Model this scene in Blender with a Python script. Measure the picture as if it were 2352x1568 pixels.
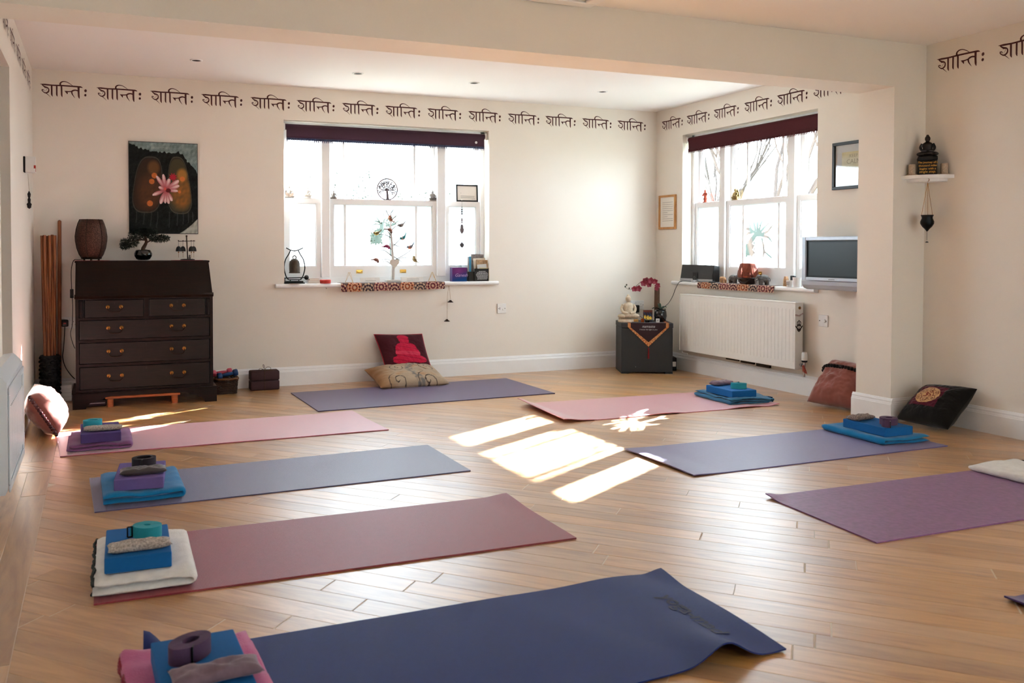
import bpy, bmesh, math, random
import numpy as np
from mathutils import Vector, Matrix, noise as mnoise

for _o in list(bpy.data.objects): bpy.data.objects.remove(_o)
SC = bpy.context.scene
COL = SC.collection
PI = math.pi
rnd = random.Random(7)

# ---------------------------------------------------------------- camera (photo frame 2352 x 1568)
F_PX, CX, CY, YAW, PITCH, CAM_H = 1982.5, 1000.0, 622.1, 0.373, 0.024, 1.09
FW = Vector((math.sin(YAW)*math.cos(PITCH), math.cos(YAW)*math.cos(PITCH), -math.sin(PITCH)))
RT = Vector((math.cos(YAW), -math.sin(YAW), 0)); UP = RT.cross(FW)
CAM = Vector((0, 0, CAM_H))
cd = bpy.data.cameras.new('camera'); cam = bpy.data.objects.new('camera', cd); COL.objects.link(cam)
cd.sensor_fit = 'HORIZONTAL'; cd.sensor_width = 36.0
cd.lens = F_PX/2352*36; cd.shift_x = (1176-CX)/2352; cd.shift_y = -(784-CY)/2352
cd.dof.use_dof = True; cd.dof.focus_distance = 6.2; cd.dof.aperture_fstop = 5.0
cd.clip_start = 0.02; cd.clip_end = 200
cam.matrix_world = Matrix(((RT.x, UP.x, -FW.x, 0), (RT.y, UP.y, -FW.y, 0), (RT.z, UP.z, -FW.z, CAM_H), (0, 0, 0, 1)))
SC.camera = cam
SC.cycles.max_bounces = 6; SC.cycles.diffuse_bounces = 4; SC.cycles.glossy_bounces = 3; SC.cycles.adaptive_threshold = 0.03

# ---------------------------------------------------------------- daylight
w = bpy.data.worlds.new('daylight'); SC.world = w; w.use_nodes = True
bg = w.node_tree.nodes['Background']; bg.inputs[0].default_value = (0.76, 0.89, 1.0, 1); bg.inputs[1].default_value = 5.8
SUN_DIR = Vector((0.767, 0.425, 0.485)).normalized()
sl = bpy.data.lights.new('sun', 'SUN'); sun = bpy.data.objects.new('sun', sl); COL.objects.link(sun)
sl.energy = 50.0; sl.angle = math.radians(0.7); sl.color = (1.0, 0.98, 0.95)
sun.rotation_euler = SUN_DIR.to_track_quat('Z', 'Y').to_euler(); sun.location = (14, 12, 9)
vs = SC.view_settings; vs.view_transform = 'Standard'; vs.look = 'None'; vs.gamma = 1.0; vs.exposure = 1.75; vs.use_curve_mapping = False

# ---------------------------------------------------------------- pixel -> place
def ray(u, v): return RT*((u-CX)/F_PX) - UP*((v-CY)/F_PX) + FW
def onz(u, v, z=0.0): d = ray(u, v); return CAM + d*((z-CAM_H)/d.z)
def ony(u, v, Y): d = ray(u, v); return CAM + d*(Y/d.y)
def onx(u, v, X): d = ray(u, v); return CAM + d*(X/d.x)
def proj(p):
    q = Vector(p)-CAM; z = FW.dot(q); return CX+F_PX*RT.dot(q)/z, CY-F_PX*UP.dot(q)/z

# room planes in metres
YB, XR, XL, ZC = 6.894, 4.954, -0.431, 2.40
YF = -1.7
BY0, BY1, BZ, PX = 4.03, 4.30, 2.12, 4.68       # beam and pilaster

# ---------------------------------------------------------------- materials
def s2l(c): c = c/255.0; return c/12.92 if c <= 0.04045 else ((c+0.055)/1.055)**2.4
def rgb(r, g, b): return (s2l(r), s2l(g), s2l(b), 1)
MATS = {}
def mat(name, col=(200, 200, 200), rough=0.6, metal=0.0, var=0.10, vscale=30.0, bump=0.0, bscale=200.0, spec=0.5, sheen=0.0, trans=0.0, emit=None, coat=0.0, crough=0.15, attr=None, ior=1.45, aniso=None):
    if name in MATS: return MATS[name]
    m = bpy.data.materials.new(name); m.use_nodes = True; nt = m.node_tree; N = nt.nodes; L = nt.links
    p = N['Principled BSDF']
    p.inputs['Roughness'].default_value = rough; p.inputs['Metallic'].default_value = metal
    p.inputs['Specular IOR Level'].default_value = spec; p.inputs['IOR'].default_value = ior
    if sheen: p.inputs['Sheen Weight'].default_value = sheen; p.inputs['Sheen Roughness'].default_value = 0.4
    if coat: p.inputs['Coat Weight'].default_value = coat; p.inputs['Coat Roughness'].default_value = crough
    if trans: p.inputs['Transmission Weight'].default_value = trans
    tc = N.new('ShaderNodeTexCoord')
    src = None
    if attr:
        a = N.new('ShaderNodeAttribute'); a.attribute_name = attr; src = a.outputs['Color']
    nz = N.new('ShaderNodeTexNoise'); nz.inputs['Scale'].default_value = vscale; nz.inputs['Detail'].default_value = 4
    if aniso:
        mp = N.new('ShaderNodeMapping'); mp.inputs['Scale'].default_value = aniso; L.new(tc.outputs['Object'], mp.inputs[0]); L.new(mp.outputs[0], nz.inputs['Vector'])
    else: L.new(tc.outputs['Object'], nz.inputs['Vector'])
    mx = N.new('ShaderNodeMix'); mx.data_type = 'RGBA'; mx.blend_type = 'MULTIPLY'; mx.inputs[0].default_value = 1.0
    rp = N.new('ShaderNodeValToRGB'); rp.color_ramp.elements[0].position = 0.3; rp.color_ramp.elements[1].position = 0.7
    lo = 1-var; rp.color_ramp.elements[0].color = (lo, lo, lo, 1); rp.color_ramp.elements[1].color = (1, 1, 1, 1)
    L.new(nz.outputs['Fac'], rp.inputs[0]); L.new(rp.outputs[0], mx.inputs[7])
    if src: L.new(src, mx.inputs[6])
    else: mx.inputs[6].default_value = rgb(*col)
    L.new(mx.outputs[2], p.inputs['Base Color'])
    if bump:
        b = N.new('ShaderNodeBump'); b.inputs['Strength'].default_value = bump; b.inputs['Distance'].default_value = 0.004
        n2 = N.new('ShaderNodeTexNoise'); n2.inputs['Scale'].default_value = bscale; n2.inputs['Detail'].default_value = 3
        L.new(tc.outputs['Object'], n2.inputs['Vector']); L.new(n2.outputs['Fac'], b.inputs['Height']); L.new(b.outputs[0], p.inputs['Normal'])
    if emit: p.inputs['Emission Color'].default_value = rgb(*emit[0]); p.inputs['Emission Strength'].default_value = emit[1]
    MATS[name] = m; return m
def glass_mat(name, tint=(0.97, 0.985, 0.99), gloss=0.04):
    if name in MATS: return MATS[name]
    m = bpy.data.materials.new(name); m.use_nodes = True; nt = m.node_tree; nt.nodes.clear()
    o = nt.nodes.new('ShaderNodeOutputMaterial'); t = nt.nodes.new('ShaderNodeBsdfTransparent'); g = nt.nodes.new('ShaderNodeBsdfGlossy')
    t.inputs[0].default_value = (*tint, 1); g.inputs['Roughness'].default_value = 0.02
    lw = nt.nodes.new('ShaderNodeLayerWeight'); lw.inputs[0].default_value = 0.5; pw = nt.nodes.new('ShaderNodeMath'); pw.operation = 'POWER'; pw.inputs[1].default_value = 4.0
    fr = nt.nodes.new('ShaderNodeMath'); fr.operation = 'MULTIPLY_ADD'; fr.inputs[1].default_value = 0.6; fr.inputs[2].default_value = gloss; nt.links.new(lw.outputs['Facing'], pw.inputs[0]); nt.links.new(pw.outputs[0], fr.inputs[0]); mx = nt.nodes.new('ShaderNodeMixShader')
    nt.links.new(fr.outputs[0], mx.inputs[0]); nt.links.new(t.outputs[0], mx.inputs[1]); nt.links.new(g.outputs[0], mx.inputs[2]); nt.links.new(mx.outputs[0], o.inputs[0])
    MATS[name] = m; return m
def frost_mat():
    if 'frosted_film' in MATS: return MATS['frosted_film']
    m = bpy.data.materials.new('frosted_film'); m.use_nodes = True; nt = m.node_tree; nt.nodes.clear()
    o = nt.nodes.new('ShaderNodeOutputMaterial'); t = nt.nodes.new('ShaderNodeBsdfTranslucent'); d = nt.nodes.new('ShaderNodeBsdfDiffuse')
    nz = nt.nodes.new('ShaderNodeTexNoise'); nz.inputs['Scale'].default_value = 6; rp = nt.nodes.new('ShaderNodeValToRGB')
    rp.color_ramp.elements[0].color = (0.31, 0.36, 0.39, 1); rp.color_ramp.elements[1].color = (0.37, 0.41, 0.44, 1)
    nt.links.new(nz.outputs['Fac'], rp.inputs[0]); nt.links.new(rp.outputs[0], t.inputs[0])
    d.inputs[0].default_value = (0.7, 0.74, 0.76, 1); mx = nt.nodes.new('ShaderNodeMixShader'); mx.inputs[0].default_value = 0.25
    nt.links.new(t.outputs[0], mx.inputs[1]); nt.links.new(d.outputs[0], mx.inputs[2]); nt.links.new(mx.outputs[0], o.inputs[0])
    MATS['frosted_film'] = m; return m
def fabric_trans(name, col, tcol, fac=0.4):
    if name in MATS: return MATS[name]
    m = mat(name, col, 0.85, var=0.12, vscale=200, sheen=0.2); nt = m.node_tree; o = nt.nodes['Material Output']; p = nt.nodes['Principled BSDF']
    t = nt.nodes.new('ShaderNodeBsdfTranslucent'); t.inputs[0].default_value = rgb(*tcol); mx = nt.nodes.new('ShaderNodeMixShader'); mx.inputs[0].default_value = fac
    nt.links.new(p.outputs[0], mx.inputs[1]); nt.links.new(t.outputs[0], mx.inputs[2]); nt.links.new(mx.outputs[0], o.inputs[0]); return m
def wood_mat(name, c1, c2, rough=0.35, scale=(1.2, 22, 22), attr=None, coat=0.0, rot=0.0, bump=0.05, spec=0.5, mid=None, wave=2.0):
    if name in MATS: return MATS[name]
    m = bpy.data.materials.new(name); m.use_nodes = True; nt = m.node_tree; N = nt.nodes; L = nt.links; p = N['Principled BSDF']
    p.inputs['Roughness'].default_value = rough; p.inputs['Specular IOR Level'].default_value = spec
    if coat: p.inputs['Coat Weight'].default_value = coat; p.inputs['Coat Roughness'].default_value = 0.34; p.inputs['Coat IOR'].default_value = 1.65
    tc = N.new('ShaderNodeTexCoord'); mp = N.new('ShaderNodeMapping'); mp.inputs['Scale'].default_value = scale; mp.inputs['Rotation'].default_value = (0, 0, rot)
    L.new(tc.outputs['Object'], mp.inputs[0])
    vec = mp.outputs[0]
    if attr:
        a = N.new('ShaderNodeAttribute'); a.attribute_name = attr
        sc_ = N.new('ShaderNodeVectorMath'); sc_.operation = 'SCALE'; sc_.inputs[3].default_value = 61.0; L.new(a.outputs['Color'], sc_.inputs[0])
        ad = N.new('ShaderNodeVectorMath'); ad.operation = 'ADD'; L.new(mp.outputs[0], ad.inputs[0]); L.new(sc_.outputs[0], ad.inputs[1]); vec = ad.outputs[0]
    nz = N.new('ShaderNodeTexNoise'); nz.inputs['Scale'].default_value = 1.6; nz.inputs['Detail'].default_value = 7; nz.inputs['Roughness'].default_value = 0.6; nz.inputs['Distortion'].default_value = wave
    L.new(vec, nz.inputs['Vector'])
    rp = N.new('ShaderNodeValToRGB'); rp.color_ramp.elements[0].position = 0.32; rp.color_ramp.elements[1].position = 0.68
    rp.color_ramp.elements[0].color = rgb(*c1); rp.color_ramp.elements[1].color = rgb(*c2)
    if mid: e = rp.color_ramp.elements.new(0.5); e.color = rgb(*mid)
    L.new(nz.outputs['Fac'], rp.inputs[0]); out = rp.outputs[0]
    if attr:
        hs = N.new('ShaderNodeHueSaturation'); sx = N.new('ShaderNodeSeparateColor'); L.new(a.outputs['Color'], sx.inputs[0])
        mr = N.new('ShaderNodeMapRange'); mr.inputs['To Min'].default_value = 0.80; mr.inputs['To Max'].default_value = 1.12; L.new(sx.outputs[0], mr.inputs[0])
        ms = N.new('ShaderNodeMapRange'); ms.inputs['To Min'].default_value = 0.9; ms.inputs['To Max'].default_value = 1.1; L.new(sx.outputs[1], ms.inputs[0])
        L.new(mr.outputs[0], hs.inputs['Value']); L.new(ms.outputs[0], hs.inputs['Saturation']); L.new(out, hs.inputs['Color']); out = hs.outputs[0]
    L.new(out, p.inputs['Base Color'])
    b = N.new('ShaderNodeBump'); b.inputs['Strength'].default_value = bump; b.inputs['Distance'].default_value = 0.002; L.new(nz.outputs['Fac'], b.inputs['Height']); L.new(b.outputs[0], p.inputs['Normal'])
    MATS[name] = m; return m

# ---------------------------------------------------------------- mesh builder
class MB:
    def __init__(s): s.v = []; s.f = []; s.c = None
    def add(s, vs, fs):
        o = len(s.v); s.v += [tuple(x) for x in vs]; s.f += [tuple(i+o for i in f) for f in fs]; return s
    def box(s, x0, x1, y0, y1, z0, z1):
        x0, x1 = min(x0, x1), max(x0, x1); y0, y1 = min(y0, y1), max(y0, y1); z0, z1 = min(z0, z1), max(z0, z1)
        return s.add([(x0, y0, z0), (x1, y0, z0), (x1, y1, z0), (x0, y1, z0), (x0, y0, z1), (x1, y0, z1), (x1, y1, z1), (x0, y1, z1)],
                     [(0, 3, 2, 1), (4, 5, 6, 7), (0, 1, 5, 4), (1, 2, 6, 5), (2, 3, 7, 6), (3, 0, 4, 7)])
    def bbox(s, x0, x1, y0, y1, z0, z1, b=0.003, seg=2):
        bm = bmesh.new(); bmesh.ops.create_cube(bm, size=1.0)
        for v in bm.verts: v.co = ((x0+x1)/2+v.co.x*(x1-x0), (y0+y1)/2+v.co.y*(y1-y0), (z0+z1)/2+v.co.z*(z1-z0))
        bmesh.ops.bevel(bm, geom=bm.edges[:], offset=b, segments=seg, profile=0.5, affect='EDGES')
        bm.verts.ensure_lookup_table(); bm.verts.index_update()
        s.add([v.co.copy() for v in bm.verts], [[v.index for v in f.verts] for f in bm.faces]); bm.free(); return s
    def lathe(s, prof, n=24, c=(0, 0, 0), sx=1.0, sy=1.0, cap=True):
        vs, fs = [], []
        for r, z in prof:
            for i in range(n): a = 2*PI*i/n; vs.append((c[0]+r*math.cos(a)*sx, c[1]+r*math.sin(a)*sy, c[2]+z))
        for j in range(len(prof)-1):
            for i in range(n): k = (i+1) % n; fs.append((j*n+i, j*n+k, (j+1)*n+k, (j+1)*n+i))
        if cap:
            if prof[0][0] > 1e-5: fs.append(tuple(range(n-1, -1, -1)))
            if prof[-1][0] > 1e-5: fs.append(tuple((len(prof)-1)*n+i for i in range(n)))
        return s.add(vs, fs)
    def tube(s, pts, r, n=8, closed=False):
        pts = [Vector(p) for p in pts]; m = len(pts); rs = r if isinstance(r, (list, tuple)) else [r]*m
        vs, fs = [], []; prev = None
        for i, p in enumerate(pts):
            if closed: t = pts[(i+1) % m]-pts[i-1]
            else: t = pts[min(i+1, m-1)]-pts[max(i-1, 0)]
            if t.length < 1e-9: t = Vector((0, 0, 1))
            t.normalize()
            a = Vector((0, 0, 1)) if abs(t.z) < 0.9 else Vector((1, 0, 0))
            if prev is not None:
                nx = prev - t*prev.dot(t)
                nx = nx.normalized() if nx.length > 1e-6 else t.cross(a).normalized()
            else: nx = t.cross(a).normalized()
            prev = nx; ny = t.cross(nx)
            for k in range(n): an = 2*PI*k/n; vs.append(p+(nx*math.cos(an)+ny*math.sin(an))*rs[i])
        e = m if closed else m-1
        for i in range(e):
            j = (i+1) % m
            for k in range(n): l = (k+1) % n; fs.append((i*n+k, i*n+l, j*n+l, j*n+k))
        if not closed: fs.append(tuple(range(n-1, -1, -1))); fs.append(tuple((m-1)*n+k for k in range(n)))
        return s.add(vs, fs)
    def cyl(s, p0, p1, r0, r1=None, n=12): return s.tube([p0, p1], [r0, r0 if r1 is None else r1], n)
    def ball(s, c, r, nu=14, nv=9, tw=None):
        r = r if isinstance(r, (list, tuple)) else (r, r, r); vs, fs = [], []
        for j in range(nv+1):
            t = PI*j/nv
            for i in range(nu):
                a = 2*PI*i/nu; v = Vector((r[0]*math.sin(t)*math.cos(a), r[1]*math.sin(t)*math.sin(a), -r[2]*math.cos(t)))
                if tw is not None: v = tw @ v
                vs.append(Vector(c)+v)
        for j in range(nv):
            for i in range(nu): k = (i+1) % nu; fs.append((j*nu+i, j*nu+k, (j+1)*nu+k, (j+1)*nu+i))
        return s.add(vs, fs)
    def prism(s, pts, fn, a, b):
        n = len(pts); vs = [fn(x, y, a) for x, y in pts]+[fn(x, y, b) for x, y in pts]
        fs = [tuple(range(n-1, -1, -1)), tuple(range(n, 2*n))]+[(i, (i+1) % n, n+(i+1) % n, n+i) for i in range(n)]
        return s.add(vs, fs)
    def grid(s, fn, nu, nv, cu=False, cv=False):
        vs = [fn(i/(nu if cu else nu-1), j/(nv if cv else nv-1)) for j in range(nv) for i in range(nu)]; fs = []
        for j in range(nv if cv else nv-1):
            for i in range(nu if cu else nu-1):
                a, b = (i+1) % nu, (j+1) % nv; fs.append((j*nu+i, j*nu+a, b*nu+a, b*nu+i))
        return s.add(vs, fs)
    def xform(s, M): s.v = [tuple(M @ Vector(v)) for v in s.v]; return s
    def obj(s, name, m, parent=None, smooth=False, cols=None, loc=None, fix=True):
        me = bpy.data.meshes.new(name); me.from_pydata([tuple(v) for v in s.v], [], s.f)
        if fix:
            bm = bmesh.new(); bm.from_mesh(me); bmesh.ops.remove_doubles(bm, verts=bm.verts, dist=1e-6) if cols is None else None
            bmesh.ops.recalc_face_normals(bm, faces=bm.faces); bm.to_mesh(me); bm.free()
        if smooth is True:
            me.polygons.foreach_set('use_smooth', [True]*len(me.polygons))
        if cols is not None:
            at = me.color_attributes.new('Col', 'FLOAT_COLOR', 'POINT'); at.data.foreach_set('color', np.array(cols, dtype=np.float32).ravel())
        if isinstance(m, str): m = MATS[m]
        me.materials.append(m)
        o = bpy.data.objects.new(name, me); COL.objects.link(o)
        if parent is not None: o.parent = parent
        if loc is not None: o.location = loc
        if smooth == 'auto': autosmooth(o)
        return o
def autosmooth(o, ang=40):
    me = o.data; bm = bmesh.new(); bm.from_mesh(me); lim = math.radians(ang)
    for f in bm.faces: f.smooth = True
    for e in bm.edges:
        if len(e.link_faces) == 2 and e.calc_face_angle(0) > lim: e.smooth = False
    bm.to_mesh(me); bm.free()
def tag(o, label=None, cat=None, group=None, kind=None):
    if label: o['label'] = label
    if cat: o['category'] = cat
    if group: o['group'] = group
    if kind: o['kind'] = kind
    return o
def empty(name, loc=(0, 0, 0), rz=0.0, rot=None):
    o = bpy.data.objects.new(name, None); o.empty_display_size = 0.05; COL.objects.link(o); o.location = loc
    o.rotation_euler = rot if rot else (0, 0, rz); return o
def thing(name, label, cat, loc=(0, 0, 0), rz=0.0, group=None, rot=None):
    return tag(empty(name, loc, rz, rot), label, cat, group)
def struct(o): o['kind'] = 'structure'; return o
def fbm(x, y, z=0.0, o=3): return mnoise.fractal(Vector((x, y, z)), 1.0, 2.0, o)
def text_mb(txt, size, align='CENTER', depth=0.0, res=2, italic=0.0, bold=0.0):
    c = bpy.data.curves.new('t', 'FONT'); c.body = txt; c.size = size; c.align_x = align; c.extrude = depth; c.resolution_u = res; c.shear = italic; c.offset = bold
    o = bpy.data.objects.new('t', c); COL.objects.link(o); dg = bpy.context.evaluated_depsgraph_get(); me = bpy.data.meshes.new_from_object(o.evaluated_get(dg))
    b = MB(); b.add([v.co.copy() for v in me.vertices], [tuple(p.vertices) for p in me.polygons])
    bpy.data.objects.remove(o); bpy.data.meshes.remove(me); bpy.data.curves.remove(c); return b
def stroke(mb, pts, ws, fn, sub=4):
    """variable-width brush stroke laid out flat; fn maps (x, y) to a place"""
    P = []; W = []
    n = len(pts)
    for i in range(n-1):
        p0 = pts[max(i-1, 0)]; p1 = pts[i]; p2 = pts[i+1]; p3 = pts[min(i+2, n-1)]
        for k in range(sub):
            t = k/sub
            P.append(tuple(0.5*((2*p1[a])+(-p0[a]+p2[a])*t+(2*p0[a]-5*p1[a]+4*p2[a]-p3[a])*t*t+(-p0[a]+3*p1[a]-3*p2[a]+p3[a])*t**3) for a in (0, 1)))
            W.append(ws[i]+(ws[i+1]-ws[i])*t)
    P.append(pts[-1]); W.append(ws[-1])
    vs = []
    for i, p in enumerate(P):
        a = P[max(i-1, 0)]; b = P[min(i+1, len(P)-1)]; dx, dy = b[0]-a[0], b[1]-a[1]; l = math.hypot(dx, dy) or 1
        nx, ny = -dy/l*W[i]/2, dx/l*W[i]/2
        vs.append(fn(p[0]+nx, p[1]+ny)); vs.append(fn(p[0]-nx, p[1]-ny))
    mb.add(vs, [(2*i, 2*i+1, 2*i+3, 2*i+2) for i in range(len(P)-1)])
def smoothpath(pts, sub=6, closed=False):
    pts = [Vector(p) for p in pts]; n = len(pts); out = []
    for i in range(n if closed else n-1):
        p0 = pts[i-1] if (closed or i > 0) else pts[0]; p1 = pts[i]; p2 = pts[(i+1) % n]; p3 = pts[(i+2) % n] if (closed or i+2 < n) else pts[-1]
        for k in range(sub):
            t = k/sub; out.append(0.5*((2*p1)+(-p0+p2)*t+(2*p0-5*p1+4*p2-p3)*t*t+(-p0+3*p1-3*p2+p3)*t**3))
    if not closed: out.append(pts[-1])
    return out
# ================================================================ the room
wallm = mat('cream_wall_paint', (236, 230, 220), 0.85, var=0.03, vscale=2.0, bump=0.08, bscale=90, spec=0.2)
ceilm = mat('white_ceiling_paint', (244, 242, 240), 0.9, var=0.02, vscale=1.5, spec=0.15)
trimm = mat('white_gloss_paint', (242, 243, 244), 0.35, var=0.03, vscale=8)
floorm = wood_mat('oak_plank', (166, 114, 66), (208, 162, 108), rough=0.42, scale=(1.1, 9, 9), attr='rnd', mid=(192, 144, 90), bump=0.02, spec=0.6, coat=1.0)
subm = mat('pale_floor_filler', (226, 214, 196), 0.8, var=0.1)

WT = 0.22
def wall_with_hole(name, fn, a0, a1, z0, z1, h):
    """fn(a, d, z): a along the wall, d outward; h = hole (a0, a1, z0, z1)"""
    b = MB()
    def bx(p0, p1, q0, q1):
        vs = [fn(a, d, z) for z in (q0, q1) for d in (0, WT) for a in (p0, p1)]
        b.add(vs, [(0, 1, 3, 2), (4, 6, 7, 5), (0, 4, 5, 1), (2, 3, 7, 6), (0, 2, 6, 4), (1, 5, 7, 3)])
    if h is None: bx(a0, a1, z0, z1)
    else:
        if h[0] > a0: bx(a0, h[0], z0, z1)
        if h[1] < a1: bx(h[1], a1, z0, z1)
        if h[2] > z0: bx(h[0], h[1], z0, h[2])
        if h[3] < z1: bx(h[0], h[1], h[3], z1)
    return struct(b.obj(name, wallm))
BW = (1.395, 3.205, 0.80, 2.135)       # back window hole
RW = (4.922, 6.500, 0.79, 2.135)       # right window hole (Y)
wall_back = wall_with_hole('wall_back', lambda a, d, z: (a, YB+d, z), XL-WT, XR+WT, -0.02, ZC, BW)
GD = (-1.55, -1.0, 0.0, 2.1)           # unseen glazed door added behind the camera so sunlight fills the room
wall_right = wall_with_hole('wall_right', lambda a, d, z: (XR+d, a, z), 2.0, YB, -0.02, ZC, RW)
b = MB(); b.box(XR, XR+WT, GD[1], 2.0, -0.02, ZC); b.box(XR, XR+WT, YF, GD[0], -0.02, ZC); b.box(XR, XR+WT, GD[0], GD[1], GD[3], ZC)
wall_near_right = struct(b.obj('wall_near_right', wallm))
OP = (4.62, 5.15, 2.07)                # opening in the left wall
b = MB()
b.box(XL-WT, XL, OP[1], YB, -0.02, ZC); b.box(XL-WT, XL, YF, OP[0], -0.02, ZC); b.box(XL-WT, XL, OP[0], OP[1], OP[2], ZC)
b.box(XL-1.25, XL-1.05, OP[0]-0.5, OP[1]+0.4, -0.02, ZC); b.box(XL-1.05, XL-WT, OP[1]+0.2, OP[1]+0.4, -0.02, ZC); b.box(XL-1.05, XL-WT, OP[0]-0.5, OP[0]-0.3, -0.02, ZC)
wall_left = struct(b.obj('wall_left', wallm))
FD = (2.6, 3.4, 1.0, 2.05)             # unseen window added behind the camera for fill daylight
wall_front = wall_with_hole('wall_front', lambda a, d, z: (a, YF-d, z), XL-WT, XR+WT, -0.02, ZC, FD)
b = MB(); b.box(PX, XR, BY0, BY1, -0.02, ZC); wall_pil = struct(b.obj('wall_pilaster', wallm))
b = MB(); b.box(XL, PX, BY0, BY1, BZ, ZC); beam = struct(b.obj('trim_1', wallm)); beam['label'] = 'plastered ceiling beam spanning the room'
b = MB(); b.box(XL-1.3, XR+WT, YF-WT, YB+WT, ZC, ZC+0.15); ceiling = struct(b.obj('ceiling', ceilm))

# ---- skirting boards with a moulded top
SKP = [(0, 0), (0.020, 0), (0.020, 0.112), (0.017, 0.116), (0.017, 0.120), (0.0135, 0.126), (0.0135, 0.136), (0.010, 0.140), (0.007, 0.150), (0, 0.150)]
def skirting(name, segs):
    b = MB()
    for p, q, n in segs:        # p, q floor points, n = direction into the room
        vs = []
        for o in (p, q):
            for d, z in SKP: vs.append((o[0]+n[0]*d, o[1]+n[1]*d, z))
        m = len(SKP); b.add(vs, [(i, (i+1) % m, m+(i+1) % m, m+i) for i in range(m)]+[tuple(range(m)), tuple(range(2*m-1, m-1, -1))])
    return struct(b.obj(name, trimm))
skirting('baseboard_back', [((XL, YB), (XR, YB), (0, -1))])
skirting('baseboard_right', [((XR, YB-0.02), (XR, BY1), (-1, 0))])
skirting('baseboard_pilaster', [((PX, BY1+0.02), (PX, BY0-0.02), (-1, 0)), ((PX, BY0), (XR, BY0), (0, -1)), ((PX, BY1), (XR, BY1), (0, 1))])
skirting('baseboard_near_right', [((XR, BY0-0.02), (XR, GD[1]), (-1, 0))])
skirting('baseboard_left', [((XL, OP[1]), (XL, YB-0.02), (1, 0)), ((XL, YF), (XL, OP[0]), (1, 0))])

# ---- floor: diagonal planks, each its own piece
b = MB(); b.box(XL-1.1, XR, YF, YB, -0.05, -0.0008); floor = struct(b.obj('floor', subm))
PW, BORD = 0.0985, -0.224
def clip(poly, x0, x1, y0, y1):
    for ax, lim, sg in ((0, x0, 1), (0, x1, -1), (1, y0, 1), (1, y1, -1)):
        out = []
        for i in range(len(poly)):
            a, c = poly[i-1], poly[i]; da, dc = (a[ax]-lim)*sg, (c[ax]-lim)*sg
            if (da >= 0) != (dc >= 0): t = da/(da-dc); out.append((a[0]+(c[0]-a[0])*t, a[1]+(c[1]-a[1])*t))
            if dc >= 0: out.append(c)
        poly = out
        if len(poly) < 3: return []
    q = []
    for p in poly:
        if not q or math.hypot(p[0]-q[-1][0], p[1]-q[-1][1]) > 1e-4: q.append(p)
    if len(q) > 2 and math.hypot(q[0][0]-q[-1][0], q[0][1]-q[-1][1]) < 1e-4: q.pop()
    return q if len(q) > 2 else []
def area(p): return abs(sum(p[i-1][0]*p[i][1]-p[i][0]*p[i-1][1] for i in range(len(p))))/2
planks = []
S2 = math.sqrt(0.5)
def fromuv(a, c): return (a*S2+c*S2, -a*S2+c*S2)      # a along the plank (1,-1), c across (1,1)
def rect(a0, a1, c0, c1): return [fromuv(a0, c0), fromuv(a1, c0), fromuv(a1, c1), fromuv(a0, c1)]
rr = random.Random(21)
row = int(-2.0/PW)
while row*PW < 9.0:
    c0 = row*PW; a = -7.0+rr.random()*1.2
    while a < 6.5:
        L = rr.choice((0.75, 0.95, 1.15, 1.3, 1.5))
        gap = 0.0042 if rr.random() < 0.75 else 0.0015
        q = rect(a, a+L-gap, c0+0.0004, c0+PW-0.0004)
        for reg in ((BORD, XR-0.001, YF, YB-0.001), (XL-1.04, BORD-0.0005, OP[0]+0.03, 4.87)):
            k = clip(q, *reg)
            if k and area(k) > 0.0012: planks.append((k, -PI/4))
        a += L
    row += 1
for (y0, y1) in ((YF, OP[0]+0.029), (4.871, YB-0.02)):       # border planks along the left wall
    for x0 in (XL, XL+0.1035):
        y = y0
        while y < y1-0.02:
            L = min(rr.choice((1.1, 1.4, 1.7)), y1-y); planks.append(([(x0+0.0005, y), (x0+0.1030, y), (x0+0.1030, y+L-0.003), (x0+0.0005, y+L-0.003)], PI/2)); y += L
def seen(poly):
    """projected area of a plank in the photo frame"""
    pp = []
    for x, y in poly:
        q = Vector((x, y, 0))-CAM
        if FW.dot(q) < 0.6: return 0
        pp.append(proj((x, y, 0)))
    k = clip(pp, 0, 2352, 0, 1568); return area(k) if k else 0
planks.sort(key=lambda t: -seen(t[0]))
def plank_geo(poly, bev=0.0010):
    cx = sum(p[0] for p in poly)/len(poly); cy = sum(p[1] for p in poly)/len(poly); n = len(poly)
    A = sum(poly[i-1][0]*poly[i][1]-poly[i][0]*poly[i-1][1] for i in range(n))
    if A < 0: poly = poly[::-1]
    ins = []
    for i in range(n):
        p0, p1, p2 = poly[i-1], poly[i], poly[(i+1) % n]
        e1 = Vector((p1[0]-p0[0], p1[1]-p0[1])).normalized(); e2 = Vector((p2[0]-p1[0], p2[1]-p1[1])).normalized()
        n1 = Vector((-e1.y, e1.x)); n2 = Vector((-e2.y, e2.x)); m = n1+n2
        d = m*(bev/max(0.35, 1+n1.dot(n2))); ins.append((p1[0]+d.x, p1[1]+d.y))
    vs = [(x, y, 0.0) for x, y in ins]+[(x, y, -bev) for x, y in poly]+[(x, y, -0.012) for x, y in poly]
    fs = [tuple(range(n))]+[(i, n+i, n+(i+1) % n, (i+1) % n) for i in range(n)]+[(n+i, 2*n+i, 2*n+(i+1) % n, n+(i+1) % n) for i in range(n)]
    return cx, cy, vs, fs
NPL = 300
rest_v, rest_f, rest_c = [], [], []
MATS['oak_plank']
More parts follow.
